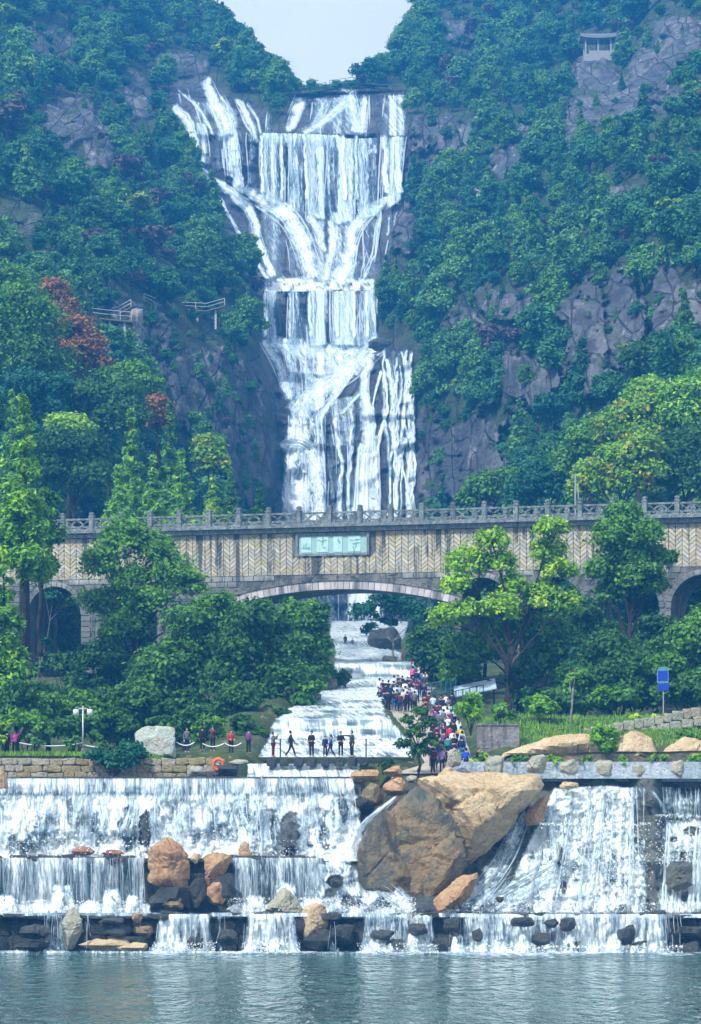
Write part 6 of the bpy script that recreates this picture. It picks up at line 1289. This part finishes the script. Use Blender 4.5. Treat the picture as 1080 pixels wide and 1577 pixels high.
# ================================================================== walls, signs, lamps, walkways
M_STEEL = plain('painted_steel', (0.42, 0.46, 0.50), .45, .5); M_DARKSTEEL = plain('dark_steel', (0.02, 0.025, 0.028), .5, .4); M_WHITEPAINT = plain('white_paint', (0.75, 0.78, 0.80), .5)
M_PALERAIL = plain('pale_rail', (0.40, 0.43, 0.46), .6); M_WOOD = plain('weathered_wood', (0.16, 0.13, 0.10), .85, var=.3)
def gz(x, Y): return float(ground_z(x, Y))
def stone_wall(name, label, x0, x1, z0f, z1f, Y, mts, seed, sw=.62, rows=3, back=None, depth=.5):
    """random rubble wall: every face stone its own part"""
    r = empty(name, ((x0 + x1) / 2, Y, z0f((x0 + x1) / 2))); tag(r, label, 'wall'); rg = np.random.default_rng(seed); o = r.location
    protos = [u for mt in mts for u in unit_blocks('stone', mt, 3, seed)]
    m = MB(); n = 24
    for i in range(n):
        a, b = x0 + (x1 - x0) * i / n, x0 + (x1 - x0) * (i + 1) / n
        m.add([(a - o.x, .12, z0f(a) - o.z), (b - o.x, .12, z0f(b) - o.z), (b - o.x, .12, z1f(b) - .04 - o.z), (a - o.x, .12, z1f(a) - .04 - o.z), (b - o.x, 1.0, z1f(b) - .04 - o.z), (a - o.x, 1.0, z1f(a) - .04 - o.z)], [(0, 1, 2, 3), (3, 2, 4, 5)])
    m.build('mortar_core', back or plain('mortar_' + name, (0.20, 0.18, 0.13), .95), r)
    for k in range(rows):
        x = x0 - rg.uniform(0, .3)
        while x < x1:
            w = sw * rg.uniform(.7, 1.6); xc = min(x + w / 2, x1); z0, z1 = z0f(xc), z1f(xc); hh = (z1 - z0) / rows
            q = link('stone', protos[int(rg.integers(len(protos)))], r, (xc - o.x, .08 + rg.uniform(-.03, .03), z0 + hh * (k + .5) + rg.uniform(-.04, .04) - o.z)); q.scale = (w * .95, .34, hh * rg.uniform(.85, 1.05)); q.rotation_euler = (0, rg.uniform(-.12, .12), 0); x += w
    return r
M_MOSSY = rockmat('mossy_yellow_stone', (0.34, 0.29, 0.13), (0.42, 0.36, 0.22), (0.16, 0.16, 0.08), 1.2); M_PALESTONE = rockmat('pale_wall_stone', (0.40, 0.36, 0.27), (0.48, 0.44, 0.34), (0.20, 0.18, 0.13), 1.2)
def xa(px, Y): return (px - 540) / FPX * Y
def make_walls():
    Y = 187.9; lo = lambda x: zz(1200, Y); hi = lambda x: zz(1168, Y)
    stone_wall('promenade_wall', 'low rubble wall of pale and mossy stones under the promenade', xa(-400, Y), xa(338, Y), lo, hi, Y, (M_MOSSY, M_PALESTONE), 5, .8, 3)
    # pale crest wall on the right with its overhanging slab
    Y = 186.9; c = empty('crest_wall', (xa(880, Y), Y, zz(1199, Y))); tag(c, 'low pale blue concrete wall along the right crest', 'wall'); pb = rockmat('pale_blue_concrete', (0.40, 0.50, 0.58), (0.56, 0.64, 0.70), (0.20, 0.25, 0.24), .7, .8, streak=.5)
    x0, x1 = xa(688, Y), xa(1560, Y); o = c.location
    MB().box(((x0 + x1) / 2 - o.x, .5, .45), (x1 - x0, .5, 1.3)).build('parapet', pb, c); MB().box(((xa(800, Y) + x1) / 2 - o.x, -.15, .17), (x1 - xa(800, Y), 1.5, .34)).build('slab', pb, c)
    MB().box(((xa(800, Y) + x1) / 2 - o.x, .6, -.9), (x1 - xa(800, Y), .6, 1.78)).build('footing', M_BED, c)
    # sloping rubble wall at the right
    Y = 203; top = lambda x: zz(np.interp(x / Y * FPX + 540, [900, 985, 1080, 1240], [1122, 1108, 1088, 1060]), Y); bot = lambda x: top(x) - 1.25 - .012 * (x - 16)
    stone_wall('sloping_wall', 'rough stone wall climbing to the right above the cream rocks', xa(905, Y), xa(1200, Y), bot, top, Y, (M_GREYROCK, M_PALESTONE), 6, .6, 2)
    # concrete block beside the steps
    Y = 197.; b = MB(); x0, x1 = xa(737, Y), xa(800, Y); z0, z1 = zz(1166, Y), zz(1117, Y); b.box(((x0 + x1) / 2, Y + 1, (z0 + z1) / 2), (x1 - x0, 2, z1 - z0)); b.box(((x0 + x1) / 2, Y + 1, z1 + .06), (x1 - x0 + .14, 2.14, .12))
    tag(b.build('planter_wall', rockmat('lilac_grey_concrete', (0.24, 0.23, 0.24), (0.34, 0.32, 0.33), (0.13, 0.13, 0.12), 1.0, .9, streak=.7)), 'grey concrete planter wall beside the crowded steps', 'wall')
    # standing stone
    Y = 189.8; o = boulder(242, 1145, 64, 56, Y, rockmat('greenish_monument_stone', (0.38, 0.44, 0.38), (0.50, 0.54, 0.47), (0.28, 0.20, 0.17), .35), 'large squarish pale green standing stone on the promenade', 404, .45, 0, 4, name='standing_stone', cat='stone', planes=3, rough=.03,
                           sil=[(206, 1169), (207, 1128), (222, 1118), (240, 1117), (270, 1119), (272, 1169)])
    # stepping stones and rope posts
    sm = unit_blocks('stepping_stone', M_WETROCK, 3, 500, .03)
    for i, x in enumerate((419, 438, 460, 480, 501, 523, 543, 561)):
        Y = 189.1; o = link('stepping_stone', sm[i % 3], None, P(x, 1173, Y)); o.scale = (.56, .8, .62); o.rotation_euler = (0, 0, .2 * (i % 3 - 1))
        tag(o, f'{("first", "second", "third", "fourth", "fifth", "sixth", "seventh", "last")[i]} dark square stepping stone from the left bank', 'stepping stone', 'stepping stones across the stream')
    for x, lab in ((432, 'thin black post between the first two stepping stones'), (564, 'thin black post by the last stepping stone')):
        Y = 189.3; m = MB().tube([(0, 0, -.3), (0, 0, 1.25)], .045); m.box((0, 0, 1.27), (.12, .12, .05)); tag(m.build('rope_post', M_DARKSTEEL, None, False, P(x, 1168, Y)), lab, 'post')
    # far footbridge slab
    Y = 381; m = MB().box(((xa(505, Y) + xa(575, Y)) / 2, Y, zz(999, Y)), (xa(575, Y) - xa(505, Y), 1.6, .35)); tag(m.build('footbridge', plain('dark_slab', (0.08, 0.085, 0.09), .8)), 'dark slab footbridge in front of the fall', 'footbridge')
    # path
    V = []; F = []; ys = np.linspace(188.3, 256, 50)
    for i, y in enumerate(ys):
        r = float(np.interp(y, *RBX)); a, b = r + .8, (8.3 if y < 225 else max(r + 3.5, np.interp(y, [225, 240, 256], [7.5, 6.4, 9.0]))); z = float(np.interp(y, *PATH)) + .012
        V += [(a, y, z), (b, y, z)]
        if i: F.append((2 * i - 2, 2 * i - 1, 2 * i + 1, 2 * i))
    tag(link('path', mesh_from('path', V, F, [plain('path_stone', (0.36, 0.33, 0.27), .9, var=.3, scale=1.5)], True)), 'pale stone steps climbing beside the stream', 'path', kind='structure')
make_walls()
def make_furniture():
    # double lamp
    Y = 190.4; x = xa(128, Y); z0 = gz(x, Y); t = empty('street_lamp', (x, Y, z0)); tag(t, 'white double headed lamp post on the promenade', 'lamp'); h = zz(1087, Y) - z0
    MB().tube([(0, 0, 0), (0, 0, h)], [.075, .05], 10).build('pole', M_STEEL, t, True); MB().tube([(-.52, 0, h - .18), (.52, 0, h - .18)], .03).build('crossarm', M_STEEL, t); MB().tube([(0, 0, 0), (0, 0, .5)], .11).build('base', M_STEEL, t)
    for s in (-1, 1):
        g = MB(); n = 10; V = []
        for r_, zz_ in ((.19, -.62), (.19, -.28), (.10, -.16), (.04, -.10)): V += [(s * .46 + r_ * math.cos(2 * math.pi * i / n), r_ * math.sin(2 * math.pi * i / n), h + zz_) for i in range(n)]
        g.add(V, [(a * n + i, a * n + (i + 1) % n, (a + 1) * n + (i + 1) % n, (a + 1) * n + i) for a in range(3) for i in range(n)] + [tuple(range(n))[::-1]])
        hd = g.build('lamp_head', M_WHITEPAINT, t, True); MB().tube([(s * .46, 0, h - .20), (s * .46, 0, h - .12)], .15, 10).build('lamp_cap', M_DARKSTEEL, hd)
    # barrier tape along the promenade
    Y = 190.0
    for i, (a, b, yl) in enumerate(((30, 128, 1149), (128, 205, 1152), (272, 300, 1148), (312, 345, 1150), (346, 372, 1149))):
        m = MB(); n = 10
        for k in range(n):
            p0, p1 = a + (b - a) * k / n, a + (b - a) * (k + 1) / n; s0, s1 = [5 * (1 - (2 * q / n - 1) ** 2) - 2 for q in (k, k + 1)]
            A, B = Vector(P(p0, yl + s0 - 3, Y)), Vector(P(p1, yl + s1 - 3, Y)); m.tube([A, B], .035, 4, False)
        tag(m.build('barrier_tape', M_WHITEPAINT), ('white barrier tape left of the lamp post', 'white barrier tape between lamp post and standing stone', 'short white tape right of the standing stone', 'white tape in front of the dark red person', 'white tape in front of the bright red jacket')[i], 'tape')
    # lifebuoy
    V = []; F = []; n, k = 26, 10
    for i in range(n):
        a = 2 * math.pi * i / n
        for j in range(k):
            b = 2 * math.pi * j / k; V.append(((.30 + .11 * math.cos(b)) * math.cos(a), .11 * math.sin(b), (.36 + .11 * math.cos(b)) * math.sin(a)))
    F = [(i * k + j, ((i + 1) % n) * k + j, ((i + 1) % n) * k + (j + 1) % k, i * k + (j + 1) % k) for i in range(n) for j in range(k)]
    lb = link('lifebuoy', mesh_from('lifebuoy', V, F, [plain('orange_plastic', (0.75, 0.16, 0.03), .5)], True), None, P(336, 1177, 187.45)); lb.rotation_euler = (.15, .2, 0); tag(lb, 'orange lifebuoy leaning against the promenade wall', 'lifebuoy')
    MB().tube([(-.34, -.02, 0), (.34, -.02, 0)], .02).build('rope', M_WHITEPAINT, lb)
    # blue signs
    Y = 207; x = xa(1021, Y); z0 = gz(x, Y); t = empty('blue_sign', (x, Y, zz(1085, Y) - 1.0)); tag(t, 'blue round topped sign with white triangle on a pole', 'sign'); zb = 1.0
    MB().tube([(.04, .05, 0), (.04, .05, zb + 1.9)], .04).build('pole', M_STEEL, t)
    bl = plain('sign_blue', (0.02, 0.05, 0.42), .4); lb2 = plain('sign_light_blue', (0.10, 0.26, 0.42), .4); n = 20
    pts = [(math.cos(math.pi * i / n) * .42, zb + 2.3 + math.sin(math.pi * i / n) * .42) for i in range(n + 1)] + [(-.42, zb + 1.55), (.42, zb + 1.55)]
    MB().add([(a, 0, b) for a, b in pts] + [(a, .05, b) for a, b in pts], [tuple(range(len(pts))), tuple(range(len(pts), 2 * len(pts)))[::-1]] + [(i, i + len(pts), (i + 1) % len(pts) + len(pts), (i + 1) % len(pts)) for i in range(len(pts))]).build('disc_panel', lb2, t)
    MB().box((0.03, -.03, zb + 1.25), (.78, .06, .5)).build('lower_panel', bl, t); MB().add([(-.2, -.02, zb + 1.78), (.2, -.02, zb + 1.78), (0, -.02, zb + 2.34)], [(0, 1, 2)]).build('triangle_mark', M_WHITEPAINT, t)
    MB().box((0, -.012, zb + 1.78 + .3), (.7, .02, .75)).build('dark_field', bl, t)
    Y = 212; t = empty('notice_board', P(868, 1112, Y)); tag(t, 'small blue notice board in the shade under the bridge', 'sign'); MB().box((0, 0, .8), (1.0, .08, .9)).build('board', bl, t); MB().tube([(0, .06, -.3), (0, .06, .9)], .05).build('pole', M_STEEL, t)
    # shade canopy and railing above the steps
    Y = 226; t = empty('canopy', P(730, 1082, Y)); tag(t, 'pale blue sloping canopy roof above the steps', 'canopy'); pb = plain('pale_blue_sheet', (0.36, 0.50, 0.62), .4)
    x0, x1 = xa(700, Y) - t.location.x, xa(764, Y) - t.location.x; za, zb_ = zz(1063, Y) - t.location.z, zz(1050, Y) - t.location.z
    MB().add([(x0, -1, za - .5), (x1, -1, zb_ - .5), (x1, 1.8, zb_ + .35), (x0, 1.8, za + .35), (x0, -1, za - .58), (x1, -1, zb_ - .58), (x1, 1.8, zb_ + .27), (x0, 1.8, za + .27)], [(0, 1, 2, 3), (7, 6, 5, 4), (0, 4, 5, 1), (1, 5, 6, 2), (2, 6, 7, 3), (3, 7, 4, 0)]).build('roof_sheet', pb, t)
    for q in (x0 + .1, (x0 + x1) / 2, x1 - .1): MB().tube([(q, 1.2, -1.2), (q, 1.2, za + .2)], .06).build('post', M_DARKSTEEL, t)
    def railing(name, label, A, B, Y0, Y1, n, h, mt):
        A = Vector(P(*A, Y0)); B = Vector(P(*B, Y1)); t = empty(name, A); tag(t, label, 'railing')
        for i in range(n + 1):
            p = (B - A) * (i / n); MB().tube([p, p + Vector((0, 0, h))], .035, 6).build('post', mt, t)
        for f in (.5, .98): MB().tube([Vector((0, 0, h * f)), B - A + Vector((0, 0, h * f))], .03, 6).build('rail', mt, t)
        m = MB()
        for i in range(n * 4): p = (B - A) * ((i + .5) / (n * 4)); m.tube([p, p + Vector((0, 0, h))], .012, 4, False)
        mo = m.build('bars', mt, t); mo['kind'] = 'stuff'
    railing('step_railing', 'dark steel railing along the upper steps', (660, 1098), (745, 1080), 226, 222, 8, 1.3, M_DARKSTEEL); teal = plain('teal_net', (0.03, 0.13, 0.17), .7)
    railing('net_fence', 'teal net fence above the crowd', (650, 1086), (702, 1076), 238, 230, 7, 1.7, teal)
    railing('arch_railing', 'pale railing seen through the right arch', (975, 985), (1030, 975), 268, 264, 6, 1.2, M_DARKSTEEL)
    # left lamp on the slope
    Y = float(D(30, 470)) - 4; t = empty('slope_lamp', P(30, 466, Y)); tag(t, 'white lamp post among trees on the left slope', 'lamp'); MB().tube([(0, 0, 0), (0, 0, 2.6)], .09).build('pole', M_WHITEPAINT, t); MB().tube([(.45, 0, 0), (.45, 0, 1.6)], .07).build('stay', M_WHITEPAINT, t); MB().box((0, 0, 2.8), (.4, .4, .5)).build('lamp_head', M_WHITEPAINT, t)
make_furniture()
def walkway(name, label, pts, off, wide=1.6, h=1.1, mt=None, deck=None, posts=True, step=1.6, legs=0, group=None):
    mt = mt or M_PALERAIL; Ys = [float(D(x, y)) - off for x, y in pts]; Ym = sum(Ys) / len(Ys); W = [Vector(P(x, y, Ym)) for x, y in pts]; t = empty(name, W[0]); tag(t, label, 'walkway', group); o = W[0]
    m = MB()
    for a, b in zip(W[:-1], W[1:]):
        d = Vector((0, wide, 0)); u = Vector((0, 0, .18)); A, B = a - o, b - o
        m.add([A, B, B + d, A + d, A - u, B - u, B + d - u, A + d - u], [(0, 1, 2, 3), (7, 6, 5, 4), (0, 4, 5, 1), (2, 6, 7, 3), (1, 5, 6, 2), (0, 3, 7, 4)])
    m.build('deck', deck or M_WOOD, t)
    L = 0
    for a, b in zip(W[:-1], W[1:]):
        A, B = a - o, b - o; MB().tube([A + Vector((0, 0, h)), B + Vector((0, 0, h))], .05, 5).build('rail', mt, t); MB().tube([A + Vector((0, 0, h * .5)), B + Vector((0, 0, h * .5))], .05, 5).build('rail', mt, t)
        n = max(1, int((B - A).length / step))
        for i in range(n + 1): p = A.lerp(B, i / n); MB().box(p + Vector((0, 0, h / 2)), (.10, .10, h)).build('post', mt, t)
    for i in range(legs):
        p = (W[0].lerp(W[-1], (i + .5) / legs)) - o; MB().box(p + Vector((0, .6, -1.8)), (.3, .3, 3.4)).build('leg', mt, t)
    return t
def make_hillside():
    walkway('plank_walkway', 'plank walkway with white rails on the left cliff', [(134, 487), (168, 491), (203, 494)], 5, 3.0, 1.2, legs=3)
    walkway('stair_flight', 'flight of white railed stairs above the plank walkway', [(166, 489), (188, 480), (202, 472)], 4.2, 1.4, 1.0)
    walkway('slope_walkway', 'white railed walkway through trees left of the fall', [(262, 484), (285, 476), (318, 478), (346, 470)], 4, 1.4, 1.1, legs=3)
    walkway('upper_walkway', 'white railed stairs right of the cliff pillar', [(222, 462), (240, 470), (240, 476)], 4, 1.2, 1.0)
    dk = plain('dark_walkway', (0.07, 0.075, 0.09), .8)
    walkway('crest_footbridge', 'dark railed footbridge at the head of the fall', [(448, 146), (478, 141), (502, 137)], 3, 1.6, 1.4, M_DARKSTEEL, dk); walkway('crest_walkway', 'long dark walkway above the upper fall', [(508, 133), (545, 128), (598, 130)], 4, 1.6, 1.3, M_DARKSTEEL, dk)
    walkway('pale_walkway', 'pale railed walkway high on the right slope', [(672, 116), (700, 113), (742, 113)], 4, 1.3, 1.1)
    # pavilion
    Y = float(D(920, 88)) - 4; k = Y / FPX; c = Vector(P(921, 86, Y)); t = empty('pavilion', c); tag(t, 'small open pavilion with flat flared roof high on the right slope', 'pavilion'); w = 46 * k; h = 36 * k
    pale = plain('pavilion_stone', (0.30, 0.29, 0.30), .8); rd = plain('pavilion_roof', (0.20, 0.21, 0.24), .8)
    MB().box((0, 1.5, -.6), (w * .95, 5, 1.6)).build('platform', pale, t); MB().box((w * .1, 1, .55), (w * .8, 4, .7)).build('bench_wall', pale, t); MB().box((0, 1.5, -4.0), (w * .9, 4.6, 5.2)).build('plinth', M_GREYROCK, t)
    for x in (-w * .42, 0, w * .42):
        for y in (-.6, 3.6): MB().box((x, y, h * .42), (.36, .36, h * .86)).build('column', pale, t)
    n = 14; V = []; F = []
    for i in range(n + 1):
        u = -1 + 2 * i / n; e = .35 * abs(u) ** 3
        V += [(u * w * .60, -1.6, h * .84 + e), (u * w * .52, 1.5, h * 1.02 + e * .4), (u * w * .60, 4.6, h * .84 + e), (u * w * .60, -1.6, h * .70 + e), (u * w * .60, 4.6, h * .70 + e)]
        if i: a, b = (i - 1) * 5, i * 5; F += [(a, b, b + 1, a + 1), (a + 1, b + 1, b + 2, a + 2), (a + 3, a, b, b + 3)[::-1], (a + 3, b + 3, b + 4, a + 4)[::-1], (a + 2, b + 2, b + 4, a + 4)]
    F += [(0, 1, 2, 4, 3), tuple(q + n * 5 for q in (3, 4, 2, 1, 0))]
    rf = mesh_from('roof', V, F, [rd]); link('roof', rf, t); MB().box((0, -.7, h * .80), (w * .9, .3, .28)).build('beam', pale, t)
    # small roof peeping out of the trees
    Y = float(D(745, 300)) - 6; t = empty('hillside_hut', P(748, 304, Y)); tag(t, 'small hut with upturned grey roof among the right slope trees', 'hut'); k = Y / FPX; w = 34 * k
    MB().box((0, 1.2, .1), (w * .8, 2.6, 1.6)).build('wall', M_WHITEPAINT, t); V = []; F = []; n = 10
    for i in range(n + 1):
        u = -1 + 2 * i / n; e = .5 * abs(u) ** 3; V += [(u * w * .55, -.6, .85 + e), (u * w * .42, 1.2, 1.5 + e), (u * w * .55, 3.0, .85 + e)]
        if i: a, b = (i - 1) * 3, i * 3; F += [(a, b, b + 1, a + 1), (a + 1, b + 1, b + 2, a + 2), (a + 2, b + 2, b, a)]
    F += [(0, 1, 2), tuple(q + n * 3 for q in (2, 1, 0))]
    link('roof', mesh_from('roof', V, F, [rd]), t)
    # cliff pillar by the walkway
    Y = float(D(208, 500)) - 3; boulder(210, 500, 26, 60, Y, rockmat('pillar_rock', (0.28, 0.26, 0.24), (0.38, 0.33, 0.29), (0.12, 0.12, 0.12), .3, streak=.6), 'pale rock pillar holding the end of the plank walkway', 611, .8, 0, 4, name='rock_pillar', cat='rock')
    boulder(590, 530, 60, 26, float(D(590, 530)) - 2.5, M_WETROCK, 'dark rock shelf right of the second veil of the fall', 612, .6, 0, 4, name='rock_shelf', cat='rock')
make_hillside()
def shrub(px, py, w, h, Y, mt, label, n, size, seed, name='shrub', z=None, kind='broad', group=None):
    k = Y / FPX; rg = np.random.default_rng(seed); b = Vector(P(px, py, Y)); t = empty(name, b); tag(t, label, 'shrub', group); W, H = w * k / 2, h * k
    lobes = [(rg.uniform(-.6, .6) * W, rg.uniform(-.5, .5) * W, rg.uniform(.35, .8) * H, rg.uniform(.35, .5) * min(W, H * .9)) for _ in range(6)]
    m = MB()
    for l in lobes: m.tube([(0, 0, -.2), (l[0] * .5, l[1] * .5, l[2] * .55), l[:3]], [.05, .03, .012], 5, False)
    m.build('stems', M_BARK, t); link('foliage', crown_mesh('foliage', lobes, n, size, mt, seed, kind), t)
def make_plants():
    S = shrub
    S(174, 1197, 100, 50, 187.3, L_TEAL, 'big dark round bush in front of the promenade wall', 3800, .17, 701)
    for i, x in enumerate((54, 110, 157)): S(x, 1168, 30, 42, 189.4, L_YELLOW if i == 3 else L_FAR2, ('pale feathery shrub next to the pink shirt', 'pale feathery shrub left of the lamp post', 'pale feathery shrub right of the lamp post')[i], 500, .13, 705 + i)
    S(8, 1168, 40, 70, 190.5, L_LIME, 'lime leafy plant at the left end of the promenade', 700, .20, 710)
    S(725, 1128, 60, 62, 200, L_BRIGHT, 'spiky bright bush above the planter wall', 1500, .20, 711, kind='spray'); S(840, 1130, 70, 70, 206, L_BRIGHT, 'leafy bush at the foot of the forked tree', 1500, .22, 712); S(770, 1122, 50, 40, 203, L_MID, 'low bush on the planter wall', 800, .2, 713)
    S(930, 1180, 60, 62, 188.9, L_BRIGHT, 'grassy green bush growing between the cream rocks', 2000, .15, 714, kind='spray'); S(785, 1266, 34, 34, 183.0, L_DEEP, 'dark tuft growing under the cream boulder', 500, .15, 715)
    for i, (x, w) in enumerate(((798, 40), (852, 30), (905, 34), (960, 26), (1012, 34), (1066, 36), (735, 26))): S(x, 1186, w, 24, 187.6, L_BRIGHT if i % 2 else L_MID, f'small leafy plant {("left of the pointed", "between the pointed and next", "left of the middle", "right of the middle", "left of the last", "right of the last", "behind the leftmost tall")[i]} crest boulder', 260, .14, 720 + i)
    S(1000, 1130, 90, 30, 206, L_LIME, 'yellow green scrub along the sloping wall', 1200, .2, 730); S(1065, 1165, 60, 40, 194, L_MID, 'greyish scrub below the sloping wall', 900, .18, 731); S(590, 1188, 40, 16, 188.6, L_DEEP, 'low dark plants beside the last stepping stone', 350, .15, 732)
    S(700, 1180, 30, 26, 188.4, L_BRIGHT, 'bright plant beside the blue jacket', 350, .15, 733); S(742, 1186, 30, 34, 187.8, L_LIME, 'yellow green plant left of the tall pale crest boulder', 350, .15, 734)
    for i, (x, y, w, h, Y) in enumerate(((520, 1075, 50, 60, 238), (475, 1108, 60, 60, 220), (430, 1140, 50, 60, 212), (385, 1165, 60, 70, 205), (330, 1165, 80, 60, 203), (250, 1165, 80, 60, 205), (120, 1165, 100, 60, 206), (40, 1165, 90, 70, 207), (690, 1075, 50, 60, 244), (860, 1115, 90, 50, 212), (950, 1105, 90, 50, 214), (1050, 1100, 90, 60, 212), (900, 1060, 100, 70, 235), (1010, 1050, 100, 70, 236), (100, 1080, 90, 80, 245), (190, 1090, 90, 80, 240))):
        S(x, y, w, h, Y, (L_DEEP, L_MID, L_DEEP)[i % 3], ('dark shrub overhanging the stream terraces', 'shrub on the left stream bank by the low curtain', 'shrub behind the first stepping stone', 'dark shrub behind the promenade end', 'dark shrub behind the red jackets', 'dark shrub behind the standing stone', 'dark shrub behind the lamp post', 'dark shrub behind the pink shirt', 'dark shrub right of the upper crowd', 'dark shrub behind the bare sapling', 'dark shrub left of the blue sign', 'dark shrub right of the blue sign', 'shrub in the shade before the right arch', 'shrub at the foot of the right pier', 'shrub inside the left arch', 'shrub at the foot of the left pier')[i], 2200, .24, 740 + i)
    # grass along the wall tops
    rg = np.random.default_rng(33); C = []
    for (x0, x1, y0, y1, n) in ((-30, 2.0, 0, 0, 0), (-25.5, -8.7, 188.2, 189.4, 2600), (9, 26, 197, 206, 4000), (9.5, 26, 204, 212, 2000)):
        if n: q = np.stack([rg.uniform(x0, x1, n), rg.uniform(y0, y1, n)], -1); C.append(q)
    C = np.concatenate(C); z = ground_z(C[:, 0], C[:, 1]); B = np.stack([C[:, 0], C[:, 1], z], -1); n = len(B); hgt = rg.uniform(.12, .38, n); lean = rg.normal(size=(n, 2)) * .09; wv = rg.normal(size=(n, 2)); wv = wv / np.linalg.norm(wv, axis=1, keepdims=True) * .035
    V = np.stack([np.c_[B[:, :2] - wv, B[:, 2] - .03], np.c_[B[:, :2] + wv, B[:, 2] - .03], np.c_[B[:, :2] + lean + wv * .2, B[:, 2] + hgt], np.c_[B[:, :2] + lean - wv * .2, B[:, 2] + hgt]], 1).reshape(-1, 3)
    tag(link('grass', mesh_from('grass', V, np.arange(4 * n).reshape(n, 4), [L_BRIGHT], False, attrs={'rnd': np.repeat(rg.random(n), 4), 'clump': np.repeat(rg.random(n), 4)})), 'rough grass along the promenade edge and right bank', 'grass', kind='stuff')
make_plants()
# ================================================================== haze
def make_haze():
    m = MB(); lo = (-420, -60, -2.5); hi = (420, 875, 285)
    m.box([(a + b) / 2 for a, b in zip(lo, hi)], [b - a for a, b in zip(lo, hi)])
    mt = bpy.data.materials.new('valley_haze'); mt.use_nodes = True; t = mt.node_tree; t.nodes.clear()
    v = t.nodes.new('ShaderNodeVolumePrincipled'); v.inputs['Color'].default_value = (0.05, 0.38, 1.0, 1); v.inputs['Density'].default_value = HAZE_DENSITY
    v.inputs['Anisotropy'].default_value = 0.0
    o = t.nodes.new('ShaderNodeOutputMaterial'); t.links.new(v.outputs[0], o.inputs['Volume'])
    tag(m.build('haze', mt), 'pale blue haze filling the gorge', 'haze', kind='stuff')
HAZE_DENSITY = 0.00054
make_haze()
